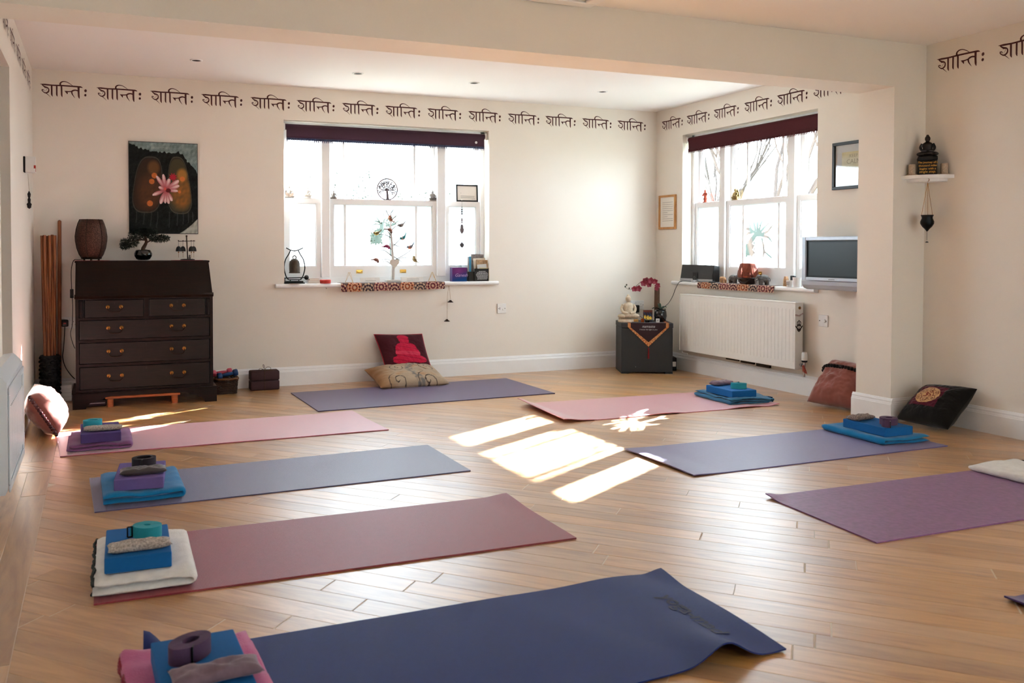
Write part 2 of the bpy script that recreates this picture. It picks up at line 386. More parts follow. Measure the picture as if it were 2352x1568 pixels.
for i, (poly, ang) in enumerate(planks):
    cx, cy, vs_, fs_ = plank_geo(poly); col = (rr.random(), rr.random(), rr.random(), 1)
    if i < NPL:
        M_ = Matrix.Rotation(-ang, 4, 'Z') @ Matrix.Translation((-cx, -cy, 0))
        b = MB(); b.add([M_ @ Vector(v) for v in vs_], fs_); o = b.obj('plank', floorm, floor, cols=[col]*len(vs_), fix=False)
        o.data.color_attributes[0].name = 'rnd'; o.location = (cx, cy, 0); o.rotation_euler = (0, 0, ang)
    elif ang < 0:
        M_ = Matrix.Rotation(-ang, 4, 'Z')
        k = len(rest_v); rest_v += [M_ @ Vector(v) for v in vs_]; rest_f += [tuple(j+k for j in f) for f in fs_]; rest_c += [col]*len(vs_)
b = MB(); b.add(rest_v, rest_f); o = b.obj('planks', floorm, floor, cols=rest_c, fix=False); o.data.color_attributes[0].name = 'rnd'; o.rotation_euler = (0, 0, -PI/4); o['kind'] = 'stuff'

# ================================================================ windows
def tree_mask(kind):
    """clear-cut tree in the frosted film: returns test(x, z) in metres about the pane's middle"""
    segs = []
    def seg(x0, z0, x1, z1, r0, r1): segs.append((x0, z0, x1, z1, r0, r1))
    rr = random.Random(5)
    def grow(x, z, a, L, r, d):
        x1, z1 = x+math.cos(a)*L, z+math.sin(a)*L; seg(x, z, x1, z1, r, r*0.62)
        if d == 0: return
        for s_ in ((-0.55, 0.75), (0.5, 0.8), (0.05, 0.6)) if d > 1 else ((-0.45, 0.75), (0.45, 0.75)):
            grow(x1, z1, a+s_[0]+rr.uniform(-0.12, 0.12), L*s_[1], r*0.55, d-1)
    if kind == 'leafy':
        kx = kz = .00064; ox, oz = 204, 836
        lines = [((190, 690), (120, 650), (25, 628)), ((150, 655), (118, 610), (98, 560)), ((120, 650), (60, 640)), ((212, 655), (205, 545)), ((225, 650), (245, 548)), ((260, 690), (300, 630), (358, 545)), ((255, 640), (270, 590), (300, 545)), ((300, 630), (350, 600), (412, 560)), ((325, 690), (360, 640), (388, 585)), ((330, 695), (412, 640)), ((190, 700), (100, 682), (22, 708)), ((300, 700), (360, 690), (400, 668)), ((240, 640), (222, 590))]
        body = [((185, 690), (250, 690), 34, 30), ((250, 690), (330, 700), 26, 12), ((190, 700), (190, 760), 38, 42), ((190, 760), (120, 780), 40, 26), ((60, 850), (130, 860), 38, 44), ((50, 910), (140, 910), 32, 34), ((290, 720), (310, 1080), 11, 15)]
        nleaf, lx0, lx1, lz0, lz1 = 46, 25, 185, 740, 950
    else:
        kx, kz = .00172, .00124; ox, oz = 1004, 1037
        lines = [((1000, 1030), (955, 995), (936, 922)), ((955, 995), (912, 985)), ((1000, 1020), (1000, 915)), ((1008, 1020), (1022, 960), (1046, 915)), ((1012, 1022), (1045, 985), (1078, 955)), ((1030, 1030), (1070, 1010), (1100, 972)), ((1030, 1034), (1075, 1050), (1098, 1080)), ((965, 1012), (935, 1020), (910, 1048)), ((985, 1000), (975, 940)), ((1040, 1100), (1045, 1140), (1095, 1182)), ((1045, 1140), (1040, 1175))]
        body = [((990, 1025), (1030, 1030), 17, 14), ((985, 1035), (955, 1075), 17, 20), ((930, 1110), (960, 1110), 20, 22), ((925, 1150), (965, 1150), 20, 20), ((1032, 1060), (1040, 1105), 9, 7)]
        nleaf, lx0, lx1, lz0, lz1 = 40, 908, 985, 1060, 1182
    for ln in lines:
        for i in range(len(ln)-1):
            w0, w1 = (11, 7.5) if i == 0 else (7.5, 4.0); (a, c), (d, e) = ln[i], ln[i+1]; seg((a-ox)*kx, (oz-c)*kz, (d-ox)*kx, (oz-e)*kz, w0*kz, w1*kz)
    for (a, c), (d, e), r0, r1 in body: seg((a-ox)*kx, (oz-c)*kz, (d-ox)*kx, (oz-e)*kz, r0*kz, r1*kz)
    for _ in range(nleaf): a, c = rr.uniform(lx0, lx1), rr.uniform(lz0, lz1); seg((a-ox)*kx, (oz-c)*kz, (a-ox)*kx+.004, (oz-c)*kz+.003, rr.uniform(.004, .011), .004)
    S = np.array(segs)
    def test(X, Z):
        out = np.zeros(X.shape, bool)
        for x0, z0, x1, z1, r0, r1 in S:
            dx, dz = x1-x0, z1-z0; t = np.clip(((X-x0)*dx+(Z-z0)*dz)/(dx*dx+dz*dz+1e-9), 0, 1)
            out |= np.hypot(X-x0-dx*t, Z-z0-dz*t) < r0+(r1-r0)*t
        return out
    return test
clear = glass_mat('clear_glass'); frost = frost_mat()
brass = mat('brass', (196, 160, 84), 0.3, 1.0, var=0.1)
def make_window(name, loc, rz, W, z0, z1, lights, munt, treekind, sillx, lifts, label):
    root = empty(name, loc, rz); struct(root); root['label'] = label
    D0, D1 = 0.105, 0.205
    zs = z0+0.02; ztop = z1
    b = MB()
    b.box(0, lights[0][0], D0, D1, zs, ztop); b.box(lights[-1][1], W, D0, D1, zs, ztop); b.box(0, W, D0, D1, ztop-0.05, ztop); b.box(0, W, D0, D1, zs, zs+0.045)
    b.obj('window_frame', trimm, root)
    for i in range(len(lights)-1):
        b = MB(); b.bbox(lights[i][1], lights[i+1][0], D0-0.012, D1, zs+0.045, ztop-0.05, 0.004, 1); b.obj('mullion', trimm, root)
    ZM0, ZM1 = 1.478, 1.518
    for i, (a0, a1) in enumerate(lights):
        cen = (i == 1); st = 0.036
        for up in (0, 1):
            y0, y1 = (0.158, 0.193) if up else (0.118, 0.153)
            zb, zt = (ZM0, ztop-0.05) if up else (zs+0.045, ZM1)
            br = 0.038 if up else 0.088; tr = 0.045 if up else 0.040
            b = MB(); b.box(a0+.001, a0+st, y0, y1, zb, zt); b.box(a1-st, a1-.001, y0, y1, zb, zt); b.box(a0+st, a1-st, y0, y1, zb, zb+br); b.box(a0+st, a1-st, y0, y1, zt-tr, zt)
            s_ = b.obj('upper_sash' if up else 'lower_sash', trimm, root)
            px0, px1, pz0, pz1 = a0+st, a1-st, zb+br, zt-tr; yg = (y0+y1)/2
            b = MB()                                       # putty bead round the pane
            for q in ((px0, px0+.008, pz0, pz1), (px1-.008, px1, pz0, pz1), (px0+.008, px1-.008, pz0, pz0+.008), (px0+.008, px1-.008, pz1-.008, pz1)): b.box(q[0], q[1], yg-0.010, yg+0.010, q[2], q[3])
            b.obj('glazing_bead', trimm, s_)
            if cen:
                for mx_ in munt: b = MB(); b.bbox(mx_-0.011, mx_+0.011, yg-0.012, yg+0.012, pz0+.008, pz1-.008, 0.003, 1); b.obj('glazing_bar', trimm, s_)
            b = MB(); b.box(px0, px1, yg+0.001, yg+0.004, pz0, pz1); b.obj('pane', clear, s_)
            if not up:
                if cen:
                    cs = 0.0032; nx = int((px1-px0)/cs); nz = int((pz1-pz0)/cs); X = px0+(np.arange(nx)+.5)*(px1-px0)/nx; Z = pz0+(np.arange(nz)+.5)*(pz1-pz0)/nz
                    XX, ZZ = np.meshgrid(X, Z); hole = tree_mask(treekind)(XX-(px0+px1)/2, ZZ-(pz0+pz1)/2)
                    vs_ = [(px0+(px1-px0)*ii/nx, yg-0.0006, pz0+(pz1-pz0)*jj/nz) for jj in range(nz+1) for ii in range(nx+1)]; fs_ = []
                    for jj in range(nz):                    # merge runs of solid cells into strips
                        ii = 0
                        while ii < nx:
                            if hole[jj, ii]: ii += 1; continue
                            k = ii
                            while k < nx and not hole[jj, k]: k += 1
                            fs_.append((jj*(nx+1)+ii, jj*(nx+1)+k, (jj+1)*(nx+1)+k, (jj+1)*(nx+1)+ii)); ii = k
                    b = MB(); b.add(vs_, fs_)
                    me = b.obj('frosted_film', frost, s_, fix=False).data
                    bm = bmesh.new(); bm.from_mesh(me); bmesh.ops.delete(bm, geom=[v for v in bm.verts if not v.link_faces], context='VERTS'); bm.to_mesh(me); bm.free()
                else:
                    b = MB(); b.add([(px0, yg-.0006, pz0), (px1, yg-.0006, pz0), (px1, yg-.0006, pz1), (px0, yg-.0006, pz1)], [(0, 1, 2, 3)]); b.obj('frosted_film', frost, s_, fix=False)
            if cen and not up:
                for lx in lifts:
                    b = MB(); b.bbox(lx-.028, lx+.028, y0-.006, y0, zb+.030, zb+.060, .002, 1); b.tube(smoothpath([(lx-.02, y0-.004, zb+.045), (lx-.012, y0-.022, zb+.038), (lx+.012, y0-.022, zb+.038), (lx+.02, y0-.004, zb+.045)], 4), .005, 6)
                    b.bbox(lx-.018, lx+.018, y0-.024, y0-.004, zb+.034, zb+.040, .002, 1); b.obj('sash_lift', brass, s_, smooth='auto')
    b = MB(); n = 8; pr = [(sillx[2], z0+0.0)]       # sill board with a bull-nosed front
    t = 0.032; prof = [(D1, zs)] + [(sillx[2]+t/2-t/2*math.sin(a), zs-t/2+t/2*math.cos(a)) for a in np.linspace(0, PI, n)] + [(D1, zs-t)]
    m = len(prof); vs_ = [(x, y, z) for x in (sillx[0], 0.0) for y, z in prof if True]
    b = MB()
    def sill(x0, x1, pf): b.add([(x, y, z) for x in (x0, x1) for y, z in pf], [(i, (i+1) % len(pf), len(pf)+(i+1) % len(pf), len(pf)+i) for i in range(len(pf))]+[tuple(range(len(pf))), tuple(range(2*len(pf)-1, len(pf)-1, -1))])
    sill(0.0, W, prof)
    front = [(0.0, zs)]+prof[1:-1]+[(0.0, zs-t)]
    sill(sillx[0], 0.0, front); sill(W, sillx[1], front)
    b.obj('window_sill', trimm, root)
    return root
win1 = make_window('window_1', (BW[0], YB, 0), 0, BW[1]-BW[0], BW[2], BW[3], [(0.03, 0.330), (0.402, 1.358), (1.436, 1.775)], (0.538, 1.173), 'leafy', (-0.075, 1.885, -0.045), (0.66, 1.05), 'white sash window with frosted lower panes in the back wall')
win2 = make_window('window_2', (XR, RW[1], 0), -PI/2, RW[1]-RW[0], RW[2], RW[3], [(0.03, 0.385), (0.455, 1.180), (1.258, 1.548)], (0.652, 1.062), 'bare', (-0.10, 1.60, -0.045), (0.86,), 'white sash window with frosted lower panes above the radiator')
ZS1, ZS2 = BW[2]+0.02, RW[2]+0.02
# added window, out of view, that lets daylight in from behind the camera
d_ = empty('fill_window', (FD[0], YF, 0), 0); struct(d_); Wd = FD[1]-FD[0]
for k in range(2):
    x0, x1 = Wd/2*k, Wd/2*(k+1); b = MB(); b.box(x0, x0+.06, -.13, -.08, FD[2], FD[3]); b.box(x1-.06, x1, -.13, -.08, FD[2], FD[3]); b.box(x0+.06, x1-.06, -.13, -.08, FD[2], FD[2]+.08); b.box(x0+.06, x1-.06, -.13, -.08, FD[3]-.06, FD[3]); b.obj('casement', trimm, d_)
    b = MB(); b.box(x0+.06, x1-.06, -.107, -.103, FD[2]+.08, FD[3]-.06); b.obj('pane', clear, d_)
d_ = empty('fill_door', (XR, GD[1], 0), -PI/2); struct(d_); Wd = GD[1]-GD[0]  # added glazed door, out of view, letting in sun to bounce round the room
for k in range(2):
    x0, x1 = Wd/2*k, Wd/2*(k+1); b = MB(); b.box(x0, x0+.07, .08, .13, 0, 2.1); b.box(x1-.07, x1, .08, .13, 0, 2.1); b.box(x0+.07, x1-.07, .08, .13, 0, .10); b.box(x0+.07, x1-.07, .08, .13, 2.03, 2.1); b.obj('door_leaf', trimm, d_)
    b = MB(); b.box(x0+.07, x1-.07, .103, .107, .10, 2.03); b.obj('pane', clear, d_)
# ---- outdoors
grassm = mat('garden_grass', (74, 84, 58), 0.95, var=0.35, vscale=6)
b = MB(); b.box(-30, 40, -25, 45, -0.5, -0.35); g = tag(b.obj('ground', grassm), 'pale lawn outside the windows', 'lawn', kind='structure')
# ================================================================ painted lettering along the top of the walls
letm = mat('maroon_wall_paint', (78, 34, 32), 0.7, var=0.15, vscale=60)
GL = 9.408
def gpt(x, y): p = ony(85+x/GL, 180+y/GL, YB); return p.x, p.z
GX0 = gpt(68, 120)[0]
def gfn(x, y): a, z = gpt(x, y); return (a-GX0, 0, z)
b = MB()
for pts, ws in (([(70, 120), (170, 132), (330, 148), (500, 154), (660, 164), (800, 174), (940, 187), (992, 205)], [4, 34, 28, 30, 30, 30, 32, 4]),
                ([(110, 134), (170, 180), (232, 200), (258, 240), (246, 290), (192, 314), (140, 290), (108, 252)], [18, 30, 20, 26, 34, 26, 16, 22]),
                ([(104, 246), (140, 244), (168, 274)], [24, 16, 4]), ([(165, 195), (225, 215), (180, 280)], [20, 10, 3]), ([(196, 314), (250, 360), (300, 410)], [18, 11, 2]),
                ([(320, 150), (322, 260), (324, 345), (340, 392)], [38, 36, 36, 5]), ([(430, 155), (430, 260), (432, 350), (446, 392)], [36, 34, 34, 5]),
                ([(510, 150), (530, 165), (535, 280), (538, 360), (551, 404)], [20, 36, 34, 34, 5]),
                ([(512, 160), (506, 110), (540, 78), (590, 69), (655, 84), (722, 122), (772, 160)], [38, 36, 26, 18, 14, 12, 8]),
                ([(600, 272), (640, 284), (700, 286), (770, 276)], [10, 24, 22, 20]), ([(622, 284), (650, 306), (660, 340)], [30, 36, 12]),
                ([(735, 296), (780, 266), (832, 256), (890, 270)], [30, 34, 28, 26]), ([(750, 280), (768, 345), (826, 428)], [40, 24, 2]),
                ([(902, 190), (902, 290), (908, 390), (922, 441)], [46, 42, 38, 5])):
    stroke(b, pts, ws, gfn)
for cx, cy, r in ((1052, 268, 31), (1048, 364, 27)):
    b.add([gfn(cx+r*math.cos(a)*(1 if k % 2 else 0.86), cy+r*1.1*math.sin(a)*(1 if k % 2 else 0.86)) for k, a in enumerate(np.linspace(0, 2*PI, 13)[:-1])], [tuple(range(12))])
word0 = None
def word(parent, loc, rz):
    global word0
    if word0 is None:
        o = b.obj('lettering', letm, parent, fix=False); word0 = o
    else:
        o = word0.copy(); COL.objects.link(o); o.parent = parent
    o.location = loc; o.rotation_euler = (0, 0, rz); o['label'] = 'maroon Devanagari word painted on the wall'
for u in (92.2, 221.6, 345, 462, 575, 681, 785, 884, 981, 1075, 1166, 1252, 1337, 1418): word(wall_back, (ony(u, 225, YB).x, YB-0.0012, 0), 0)
for u in (1520, 1577, 1639, 1709, 1784, 1866): word(wall_right, (XR-0.0012, onx(u, 280, XR).y, 0), -PI/2)
ylast = onx(1866, 225, XR).y; ystep = onx(1784, 280, XR).y-onx(1866, 225, XR).y
word(wall_right, (XR-0.0012, ylast-ystep, 0), -PI/2)
y0_ = onx(2152, 160, XR).y
for k in range(4): word(wall_right, (XR-0.0012, y0_-k*0.398, 0), -PI/2)
for k in range(5): word(wall_left, (XL+0.0012, 6.40-k*0.398, 0), PI/2)

def S(p): return FW.dot(Vector(p)-CAM)/F_PX       # metres per photo pixel at a place
black = mat('black_lacquer', (14, 14, 15), 0.3, var=0.15)
blackmat = mat('matt_black', (20, 20, 22), 0.7, var=0.2)
whitep = mat('white_plastic', (232, 232, 230), 0.4, var=0.03)
printm = mat('printed_surface', attr='Col', rough=0.5, var=0.04, vscale=120, spec=0.12)
clothprint = mat('printed_cloth', attr='Col', rough=0.9, var=0.15, vscale=220, bump=0.25, bscale=420, sheen=0.15, spec=0.2)
def print_panel(w, h, nx, ny, fn, x0=0.0, y=0.0, z0=0.0):
    """flat printed sheet in the xz plane facing -y; fn(S, T) -> array (ny, nx, 3) in sRGB, T from the top"""
    Sx, Tz = np.meshgrid(np.linspace(0, 1, nx), np.linspace(0, 1, ny)); C = np.clip(fn(Sx, Tz), 0, 255)/255.0
    C = np.where(C <= 0.04045, C/12.92, ((C+0.055)/1.055)**2.4); C = np.concatenate([C, np.ones((ny, nx, 1))], 2).reshape(-1, 4)
    vs_ = [(x0+s_*w, y, z0+h*(1-t_)) for t_ in np.linspace(0, 1, ny) for s_ in np.linspace(0, 1, nx)]
    fs_ = [(j*nx+i, (j+1)*nx+i, (j+1)*nx+i+1, j*nx+i+1) for j in range(ny-1) for i in range(nx-1)]
    b = MB(); b.add(vs_, fs_); return b, C
def nzgrid(Sx, Tz, sc, seed=0):
    r_ = np.random.RandomState(seed); out = np.zeros(Sx.shape)
    for k in range(14):
        a, ph = r_.rand()*2*PI, r_.rand()*6.28; fq = sc*(0.5+1.5*r_.rand()); out += np.sin((Sx*math.cos(a)+Tz*math.sin(a))*fq+ph)
    return out/14*2
def lerp(C, col, m): m = np.clip(m, 0, 1)[..., None]; return C*(1-m)+np.array(col, float)*m

# ---------------------------------------------------------------- poster of carved stone feet and a lotus
def poster_paint(Sx, Tz):
    X = 105+Sx*1030; Y = 95+Tz*1385; rs = np.random.RandomState(3); nz = nzgrid(X/1000, Y/1000, 60, 1); gr = rs.randn(*X.shape)
    C = np.zeros(X.shape+(3,)); C[:] = (24, 28, 28); C += (nz*8+gr*5)[..., None]
    sky = (Y < 235+nz*22+np.maximum(0, X-860)**1.12*.55-np.maximum(0, 420-X)*0.35); C = np.where(sky[..., None], np.array((118, 138, 138.))+(nz*22+gr*8)[..., None], C)
    def ell(cx, cy, rx, ry, p=2.0): return 1-(np.abs((X-cx)/rx)**p+np.abs((Y-cy)/ry)**p)
    f1 = np.clip(ell(385-(Y-740)*0.10, 740, 215+(Y-740)*0.06, 440, 3)*3, 0, 1); C = lerp(C, (104, 96, 84), np.clip(1-np.abs(f1-.35)*3.2, 0, 1)*.7); C = lerp(C, (58, 44, 36), f1*0.9*(f1 > .6))
    C = lerp(C, (92, 60, 42), f1*np.clip(ell(400, 860, 210, 330)*1.4, 0, 1)*(0.75+0.2*nz)); C = lerp(C, (112, 76, 46), f1*np.clip(ell(470, 480, 110, 130)*1.5, 0, 1)*0.8)
    f2 = np.clip(ell(850+(Y-740)*0.06, 740, 175+(Y-740)*0.09, 450, 3)*3, 0, 1); C = lerp(C, (112, 106, 90), np.clip(1-np.abs(f2-.35)*3.2, 0, 1)*.7); C = lerp(C, (76, 70, 52), f2*0.9*(f2 > .6))
    C = lerp(C, (150, 98, 50), f2*np.clip(ell(890, 860, 190, 290)*1.5, 0, 1)*(0.8+0.25*nz)); C = lerp(C, (170, 120, 60), f2*np.clip(ell(900, 580, 100, 120)*1.4, 0, 1)*0.9)
    for x_ in (200, 310, 420, 515, 700, 820, 910, 990, 1055):
        C = lerp(C, (64, 70, 70), (np.abs(X-x_-(Y-1300)*0.06*np.sign(x_-600)*0.6+8*np.sin(Y/70)) < 9)*(Y > 1150)*(Y < 1420-abs(x_-600)*0.25)*0.55)
    edge = (Y > 1485-(X-850)*.55-np.maximum(0, X-850)**2*.0009)*(X > 800); C = np.where(edge[..., None], np.array((168, 172, 164.))+(nz*25)[..., None], C)
    for cx, cy, r in ((480, 600, 46), (440, 690, 44), (410, 1025, 48), (905, 640, 42), (860, 840, 26)): C = lerp(C, (214, 118, 62), np.clip(ell(cx, cy, r, r)*4, 0, 1)*(0.85+0.15*gr.clip(-1, 1)))
    a = np.arctan2(Y-615, X-760); C = lerp(C, (186, 42, 62), (np.hypot(X-760, Y-615) < 48+16*np.sin(a*9))*0.95)
    for tx, ty, wd in ((525, 625, 40), (615, 600, 40), (700, 660, 46), (830, 680, 50), (835, 750, 44), (815, 825, 36), (735, 965, 46), (690, 1005, 40), (640, 1000, 36), (575, 1005, 46), (470, 890, 40), (555, 775, 40)):
        tx, ty = 648+(tx-648)*1.12, 815+(ty-815)*1.12; dx, dy = tx-648, ty-815; L = math.hypot(dx, dy); t = ((X-648)*dx+(Y-815)*dy)/L/L; dd = np.abs((X-648)*dy-(Y-815)*dx)/L
        m = (t > 0.06)*(t < 1)*(dd < .74*wd*np.sqrt(np.clip(np.sin(np.clip(t, 0, 1)**1.5*PI), 0, 1)))
        C = lerp(C, (176, 92, 100), m*0.97); C = lerp(C, (232, 208, 206), m*np.clip((t-0.2)*1.8, 0, 1)*np.clip(1.25-dd/(wd*.6), 0, 1))
    C = lerp(C, (92, 30, 34), np.clip(ell(688, 822, 42, 34)*4, 0, 1)); C = lerp(C, (214, 96, 88), np.clip(ell(640, 800, 20, 28)*4, 0, 1))
    for k, y_ in enumerate((130, 150, 170, 190)): C = lerp(C, (196, 204, 200), (np.abs(Y-y_) < 4)*(X > 430)*(X < 720)*(np.sin(X*0.35+k*2) > -0.3)*0.6)
    return C
PT = (0.222, 0.725, 1.215, 1.909)
po = thing('poster', 'framed poster of carved stone feet with a pink lotus flower above the bureau', 'poster', (PT[0], YB, PT[2]))
pw_, ph_ = PT[1]-PT[0], PT[3]-PT[2]
b = MB(); b.box(0, pw_, -0.016, 0, 0, ph_); b.obj('frame', black, po)
b, C = print_panel(pw_-0.008, ph_-0.008, 170, 234, poster_paint, 0.004, -0.0168, 0.004); b.obj('print', printm, po, cols=C, fix=False)

# ---------------------------------------------------------------- recessed spots and loft hatch
dark = mat('dark_recess', (30, 26, 24), 0.6)
for k, (u, v, nm) in enumerate(((451, 138, 'leftmost recessed ceiling spotlight above the poster'), (822, 168, 'recessed ceiling spotlight above the left part of the back window'), (1089, 190, 'recessed ceiling spotlight above the right part of the back window'), (1384, 210, 'rightmost recessed ceiling spotlight near the corner'))):
    p = onz(u, v, ZC); sp = thing('ceiling_spotlight', nm, 'spotlight', (p.x, p.y, ZC), 0, 'recessed spotlights in the far ceiling')
    b = MB(); b.lathe([(0.030, -0.0015), (0.033, -0.006), (0.040, -0.006), (0.044, -0.0005)], 24, cap=False); b.obj('bezel', trimm, sp, smooth=True)
    b = MB(); b.lathe([(0.0, -0.0012), (0.031, -0.0012), (0.031, -0.002), (0.022, -0.004), (0, -0.005)], 20, cap=False); b.obj('bulb', dark, sp, smooth=True)
hc = onz(1327, 25.5, ZC)
ht = thing('loft_hatch', 'white framed loft hatch in the ceiling in front of the beam', 'hatch', (hc.x-0.8, BY0-0.653, ZC))
b = MB(); t_ = 0.07
for q in ((0, 0.8, 0, t_), (0, 0.8, 0.65-t_, 0.65), (0, t_, t_, 0.65-t_), (0.8-t_, 0.8, t_, 0.65-t_)): b.bbox(q[0], q[1], q[2], q[3], -0.018, 0, 0.005, 2)
b.obj('architrave', trimm, ht); b = MB(); b.box(t_+.006, 0.8-t_-.006, t_+.006, 0.65-t_-.006, -0.006, 0); b.obj('panel', ceilm, ht)
b = MB(); b.box(t_, 0.8-t_, t_, 0.65-t_, -0.002, 0); b.obj('shadow_gap', dark, ht)

# ---------------------------------------------------------------- writing bureau
mahog = wood_mat('dark_mahogany', (15, 7, 5), (32, 15, 10), rough=0.42, scale=(2.0, 30, 30), bump=0.04, spec=0.2)
mahogd = wood_mat('dark_mahogany_drawer', (15, 10, 10), (32, 21, 19), rough=0.5, scale=(3.0, 24, 24), bump=0.05, spec=0.3)
R0 = Vector((0.313, 6.63, 0))
bu = thing('bureau', 'dark mahogany writing bureau with slanted lid and brass drawer handles', 'bureau', R0)
def wpart(b, name, m, root, smooth=False, parent=None):
    Mx = root.matrix_basis.inverted() if root.parent is None else Matrix()
    b.xform(Matrix.Translation(-root.location)); return b.obj(name, m, parent or root, smooth=smooth)
BXL, BXR, BYF, BYK = -0.146, 0.772, 6.385, 6.870
b = MB()
side = [(BYF, 0.105), (BYF, 0.762), (6.622, 1.000), (BYK, 1.000), (BYK, 0.105)]
for x0, x1 in ((BXL, BXL+0.022), (BXR-0.022, BXR)): b.prism(side, lambda y, z, a: (a, y, z), x0, x1)
b.box(BXL+.022, BXR-.022, BYK-.015, BYK, 0.105, 1.0)
for z0, z1 in ((0.105, 0.128), (0.287, 0.305), (0.452, 0.472), (0.608, 0.624), (0.748, 0.762)): b.box(BXL+.022, BXR-.022, BYF, BYK-.015, z0, z1)
for x0, x1 in ((0.300, 0.333), (-0.094, -0.088), (0.720, 0.728)): b.box(x0, x1, BYF, BYK-.02, 0.624, 0.748)
wpart(b, 'carcass', mahog, bu)
b = MB(); b.bbox(BXL-.006, BXR+.006, 6.612, BYK+.006, 1.000, 1.014, .003, 1); wpart(b, 'top', mahog, bu)
b = MB(); n_ = Vector((0, -0.7071, 0.7071)); l0 = Vector((0, BYF, 0.764)); l1 = Vector((0, 6.620, 0.999)); tl = (l1-l0).normalized(); nn = Vector((0, -tl.z, tl.y))
def lidp(x, t, d): q = l0+(l1-l0)*t+nn*d; return (x, q.y, q.z)
for (x0, x1, t0, t1, d0, d1) in ((BXL+.003, BXR-.003, 0, 1, 0.0, 0.016), (BXL-.004, BXR+.004, -0.02, 0.035, -.004, 0.020)):
    vs_ = [lidp(x, t, d) for d in (d0, d1) for t in (t0, t1) for x in (x0, x1)]; b.add(vs_, [(0, 1, 3, 2), (4, 6, 7, 5), (0, 4, 5, 1), (2, 3, 7, 6), (0, 2, 6, 4), (1, 5, 7, 3)])
wpart(b, 'slant_lid', mahog, bu)
brassd = mat('aged_brass', (150, 104, 52), 0.35, 1.0, var=0.25)
irond = mat('dark_bail_metal', (50, 36, 28), 0.4, 0.8, var=0.2)
def drawer(x0, x1, z0, z1, hx):
    b = MB(); b.bbox(x0, x1, BYF-0.004, BYF+0.30, z0, z1, 0.003, 2); d = wpart(b, 'drawer', mahogd, bu)
    zc = (z0+z1)/2+0.012
    for x in hx:
        for s_ in (-0.043, 0.043):
            b = MB(); b.xform(Matrix())
            prf = [(0.013, 0), (0.013, .002), (0.010, .003), (0.009, .006), (.004, .007), (.004, .011), (0, .011)]
            b.lathe(prf, 14); b.xform(Matrix.Translation(Vector((x+s_, BYF-.004, zc))-R0) @ Matrix.Rotation(PI/2, 4, 'X')); b.obj('rosette', brassd, d, smooth='auto')
        b = MB(); b.tube(smoothpath([(x-.043, BYF-.016, zc-.002), (x-.046, BYF-.022, zc-.018), (x-.030, BYF-.022, zc-.034), (x-.012, BYF-.022, zc-.036), (x+.012, BYF-.022, zc-.036), (x+.030, BYF-.022, zc-.034), (x+.046, BYF-.022, zc-.018), (x+.043, BYF-.016, zc-.002)], 4), .0028, 7); b.xform(Matrix.Translation(-R0)); b.obj('handle', irond, d, smooth=True)
    b = MB(); xm = (x0+x1)/2; b.cyl((xm, BYF-.0035, z1-.018), (xm, BYF-.006, z1-.018), .005, n=12); b.cyl((xm, BYF-.0035, z1-.026), (xm, BYF-.006, z1-.026), .0035, n=8); b.xform(Matrix.Translation(-R0)); b.obj('keyhole', dark, d)
drawer(-0.084, 0.297, 0.627, 0.745, (0.106,)); drawer(0.336, 0.717, 0.627, 0.745, (0.527,))
for z0, z1 in ((0.475, 0.605), (0.308, 0.449), (0.131, 0.284)): drawer(BXL+.026, BXR-.026, z0, z1, (0.108, 0.527))
for x0, x1 in ((-0.120, -0.098), (0.731, 0.748)): b = MB(); b.bbox(x0, x1, BYF-.006, BYF+.25, 0.627, 0.745, .002, 1); wpart(b, 'loper', mahog, bu)
for x in (0.02, 0.60): b = MB(); b.box(x-.02, x+.02, BYF-.001, BYF+.012, 0.7565, 0.7625); wpart(b, 'hinge', brassd, bu)
for x0 in (-0.168, 0.796):
    pass
cut = [(-.168, 0), (-.168, .105), (.794, .105), (.794, 0), (.712, 0), (.700, .020), (.685, .038), (.655, .046), (.640, .056), (.610, .060), (.590, .074), (.550, .080), (.075, .080), (.040, .074), (.020, .060), (-.010, .056), (-.025, .046), (-.058, .038), (-.073, .020), (-.085, 0)]
b = MB(); b.prism(cut, lambda x, z, a: (x, a, z), BYF-.022, BYF)
for x0, x1 in ((-.168, -.146), (.772, .794)):
    sp_ = [(BYF, 0), (BYF, .105), (BYK, .105), (BYK, 0), (BYK-.08, 0), (BYK-.10, .04), (BYK-.14, .075), (BYF+.14, .075), (BYF+.10, .04), (BYF+.08, 0)]; b.prism(sp_, lambda y, z, a: (a, y, z), x0, x1)
b.bbox(-.172, .798, BYF-.026, BYK, .104, .112, .003, 1); wpart(b, 'plinth', mahog, bu)

# ---- things on the bureau
ZT = 1.014
def base_at(u, v, z): return onz(u, v, z)
def on_top(u, Y, z): p = ony(u, 600, Y); return Vector((p.x, Y, z))
p = on_top(210, 6.735, ZT); s_ = S(p)
redcloth = mat('red_cloth', (150, 22, 34), 0.9, var=0.2, vscale=90, sheen=0.2)
whcloth = mat('white_lace', (222, 220, 214), 0.9, var=0.2, vscale=90)
def doily(pt, r, m, label, ry=None):
    b = MB(); ry = ry or r*0.75
    pts_ = [(r*(1+0.06*math.sin(a*14))*math.cos(a), ry*(1+0.06*math.sin(a*14))*math.sin(a)) for a in np.linspace(0, 2*PI, 85)[:-1]]
    b.prism(pts_, lambda x, y, z: (x, y, z), 0, 0.002); return tag(b.obj('doily', m, loc=(pt[0], pt[1], pt[2])), label, 'doily')
doily((p.x, p.y, ZT), 38*s_, redcloth, 'red scalloped doily under the brown metal lamp', 0.105)
lampm = mat('pierced_brown_metal', (66, 40, 32), 0.5, 0.55, var=0.75, vscale=60, bump=0.9, bscale=110)
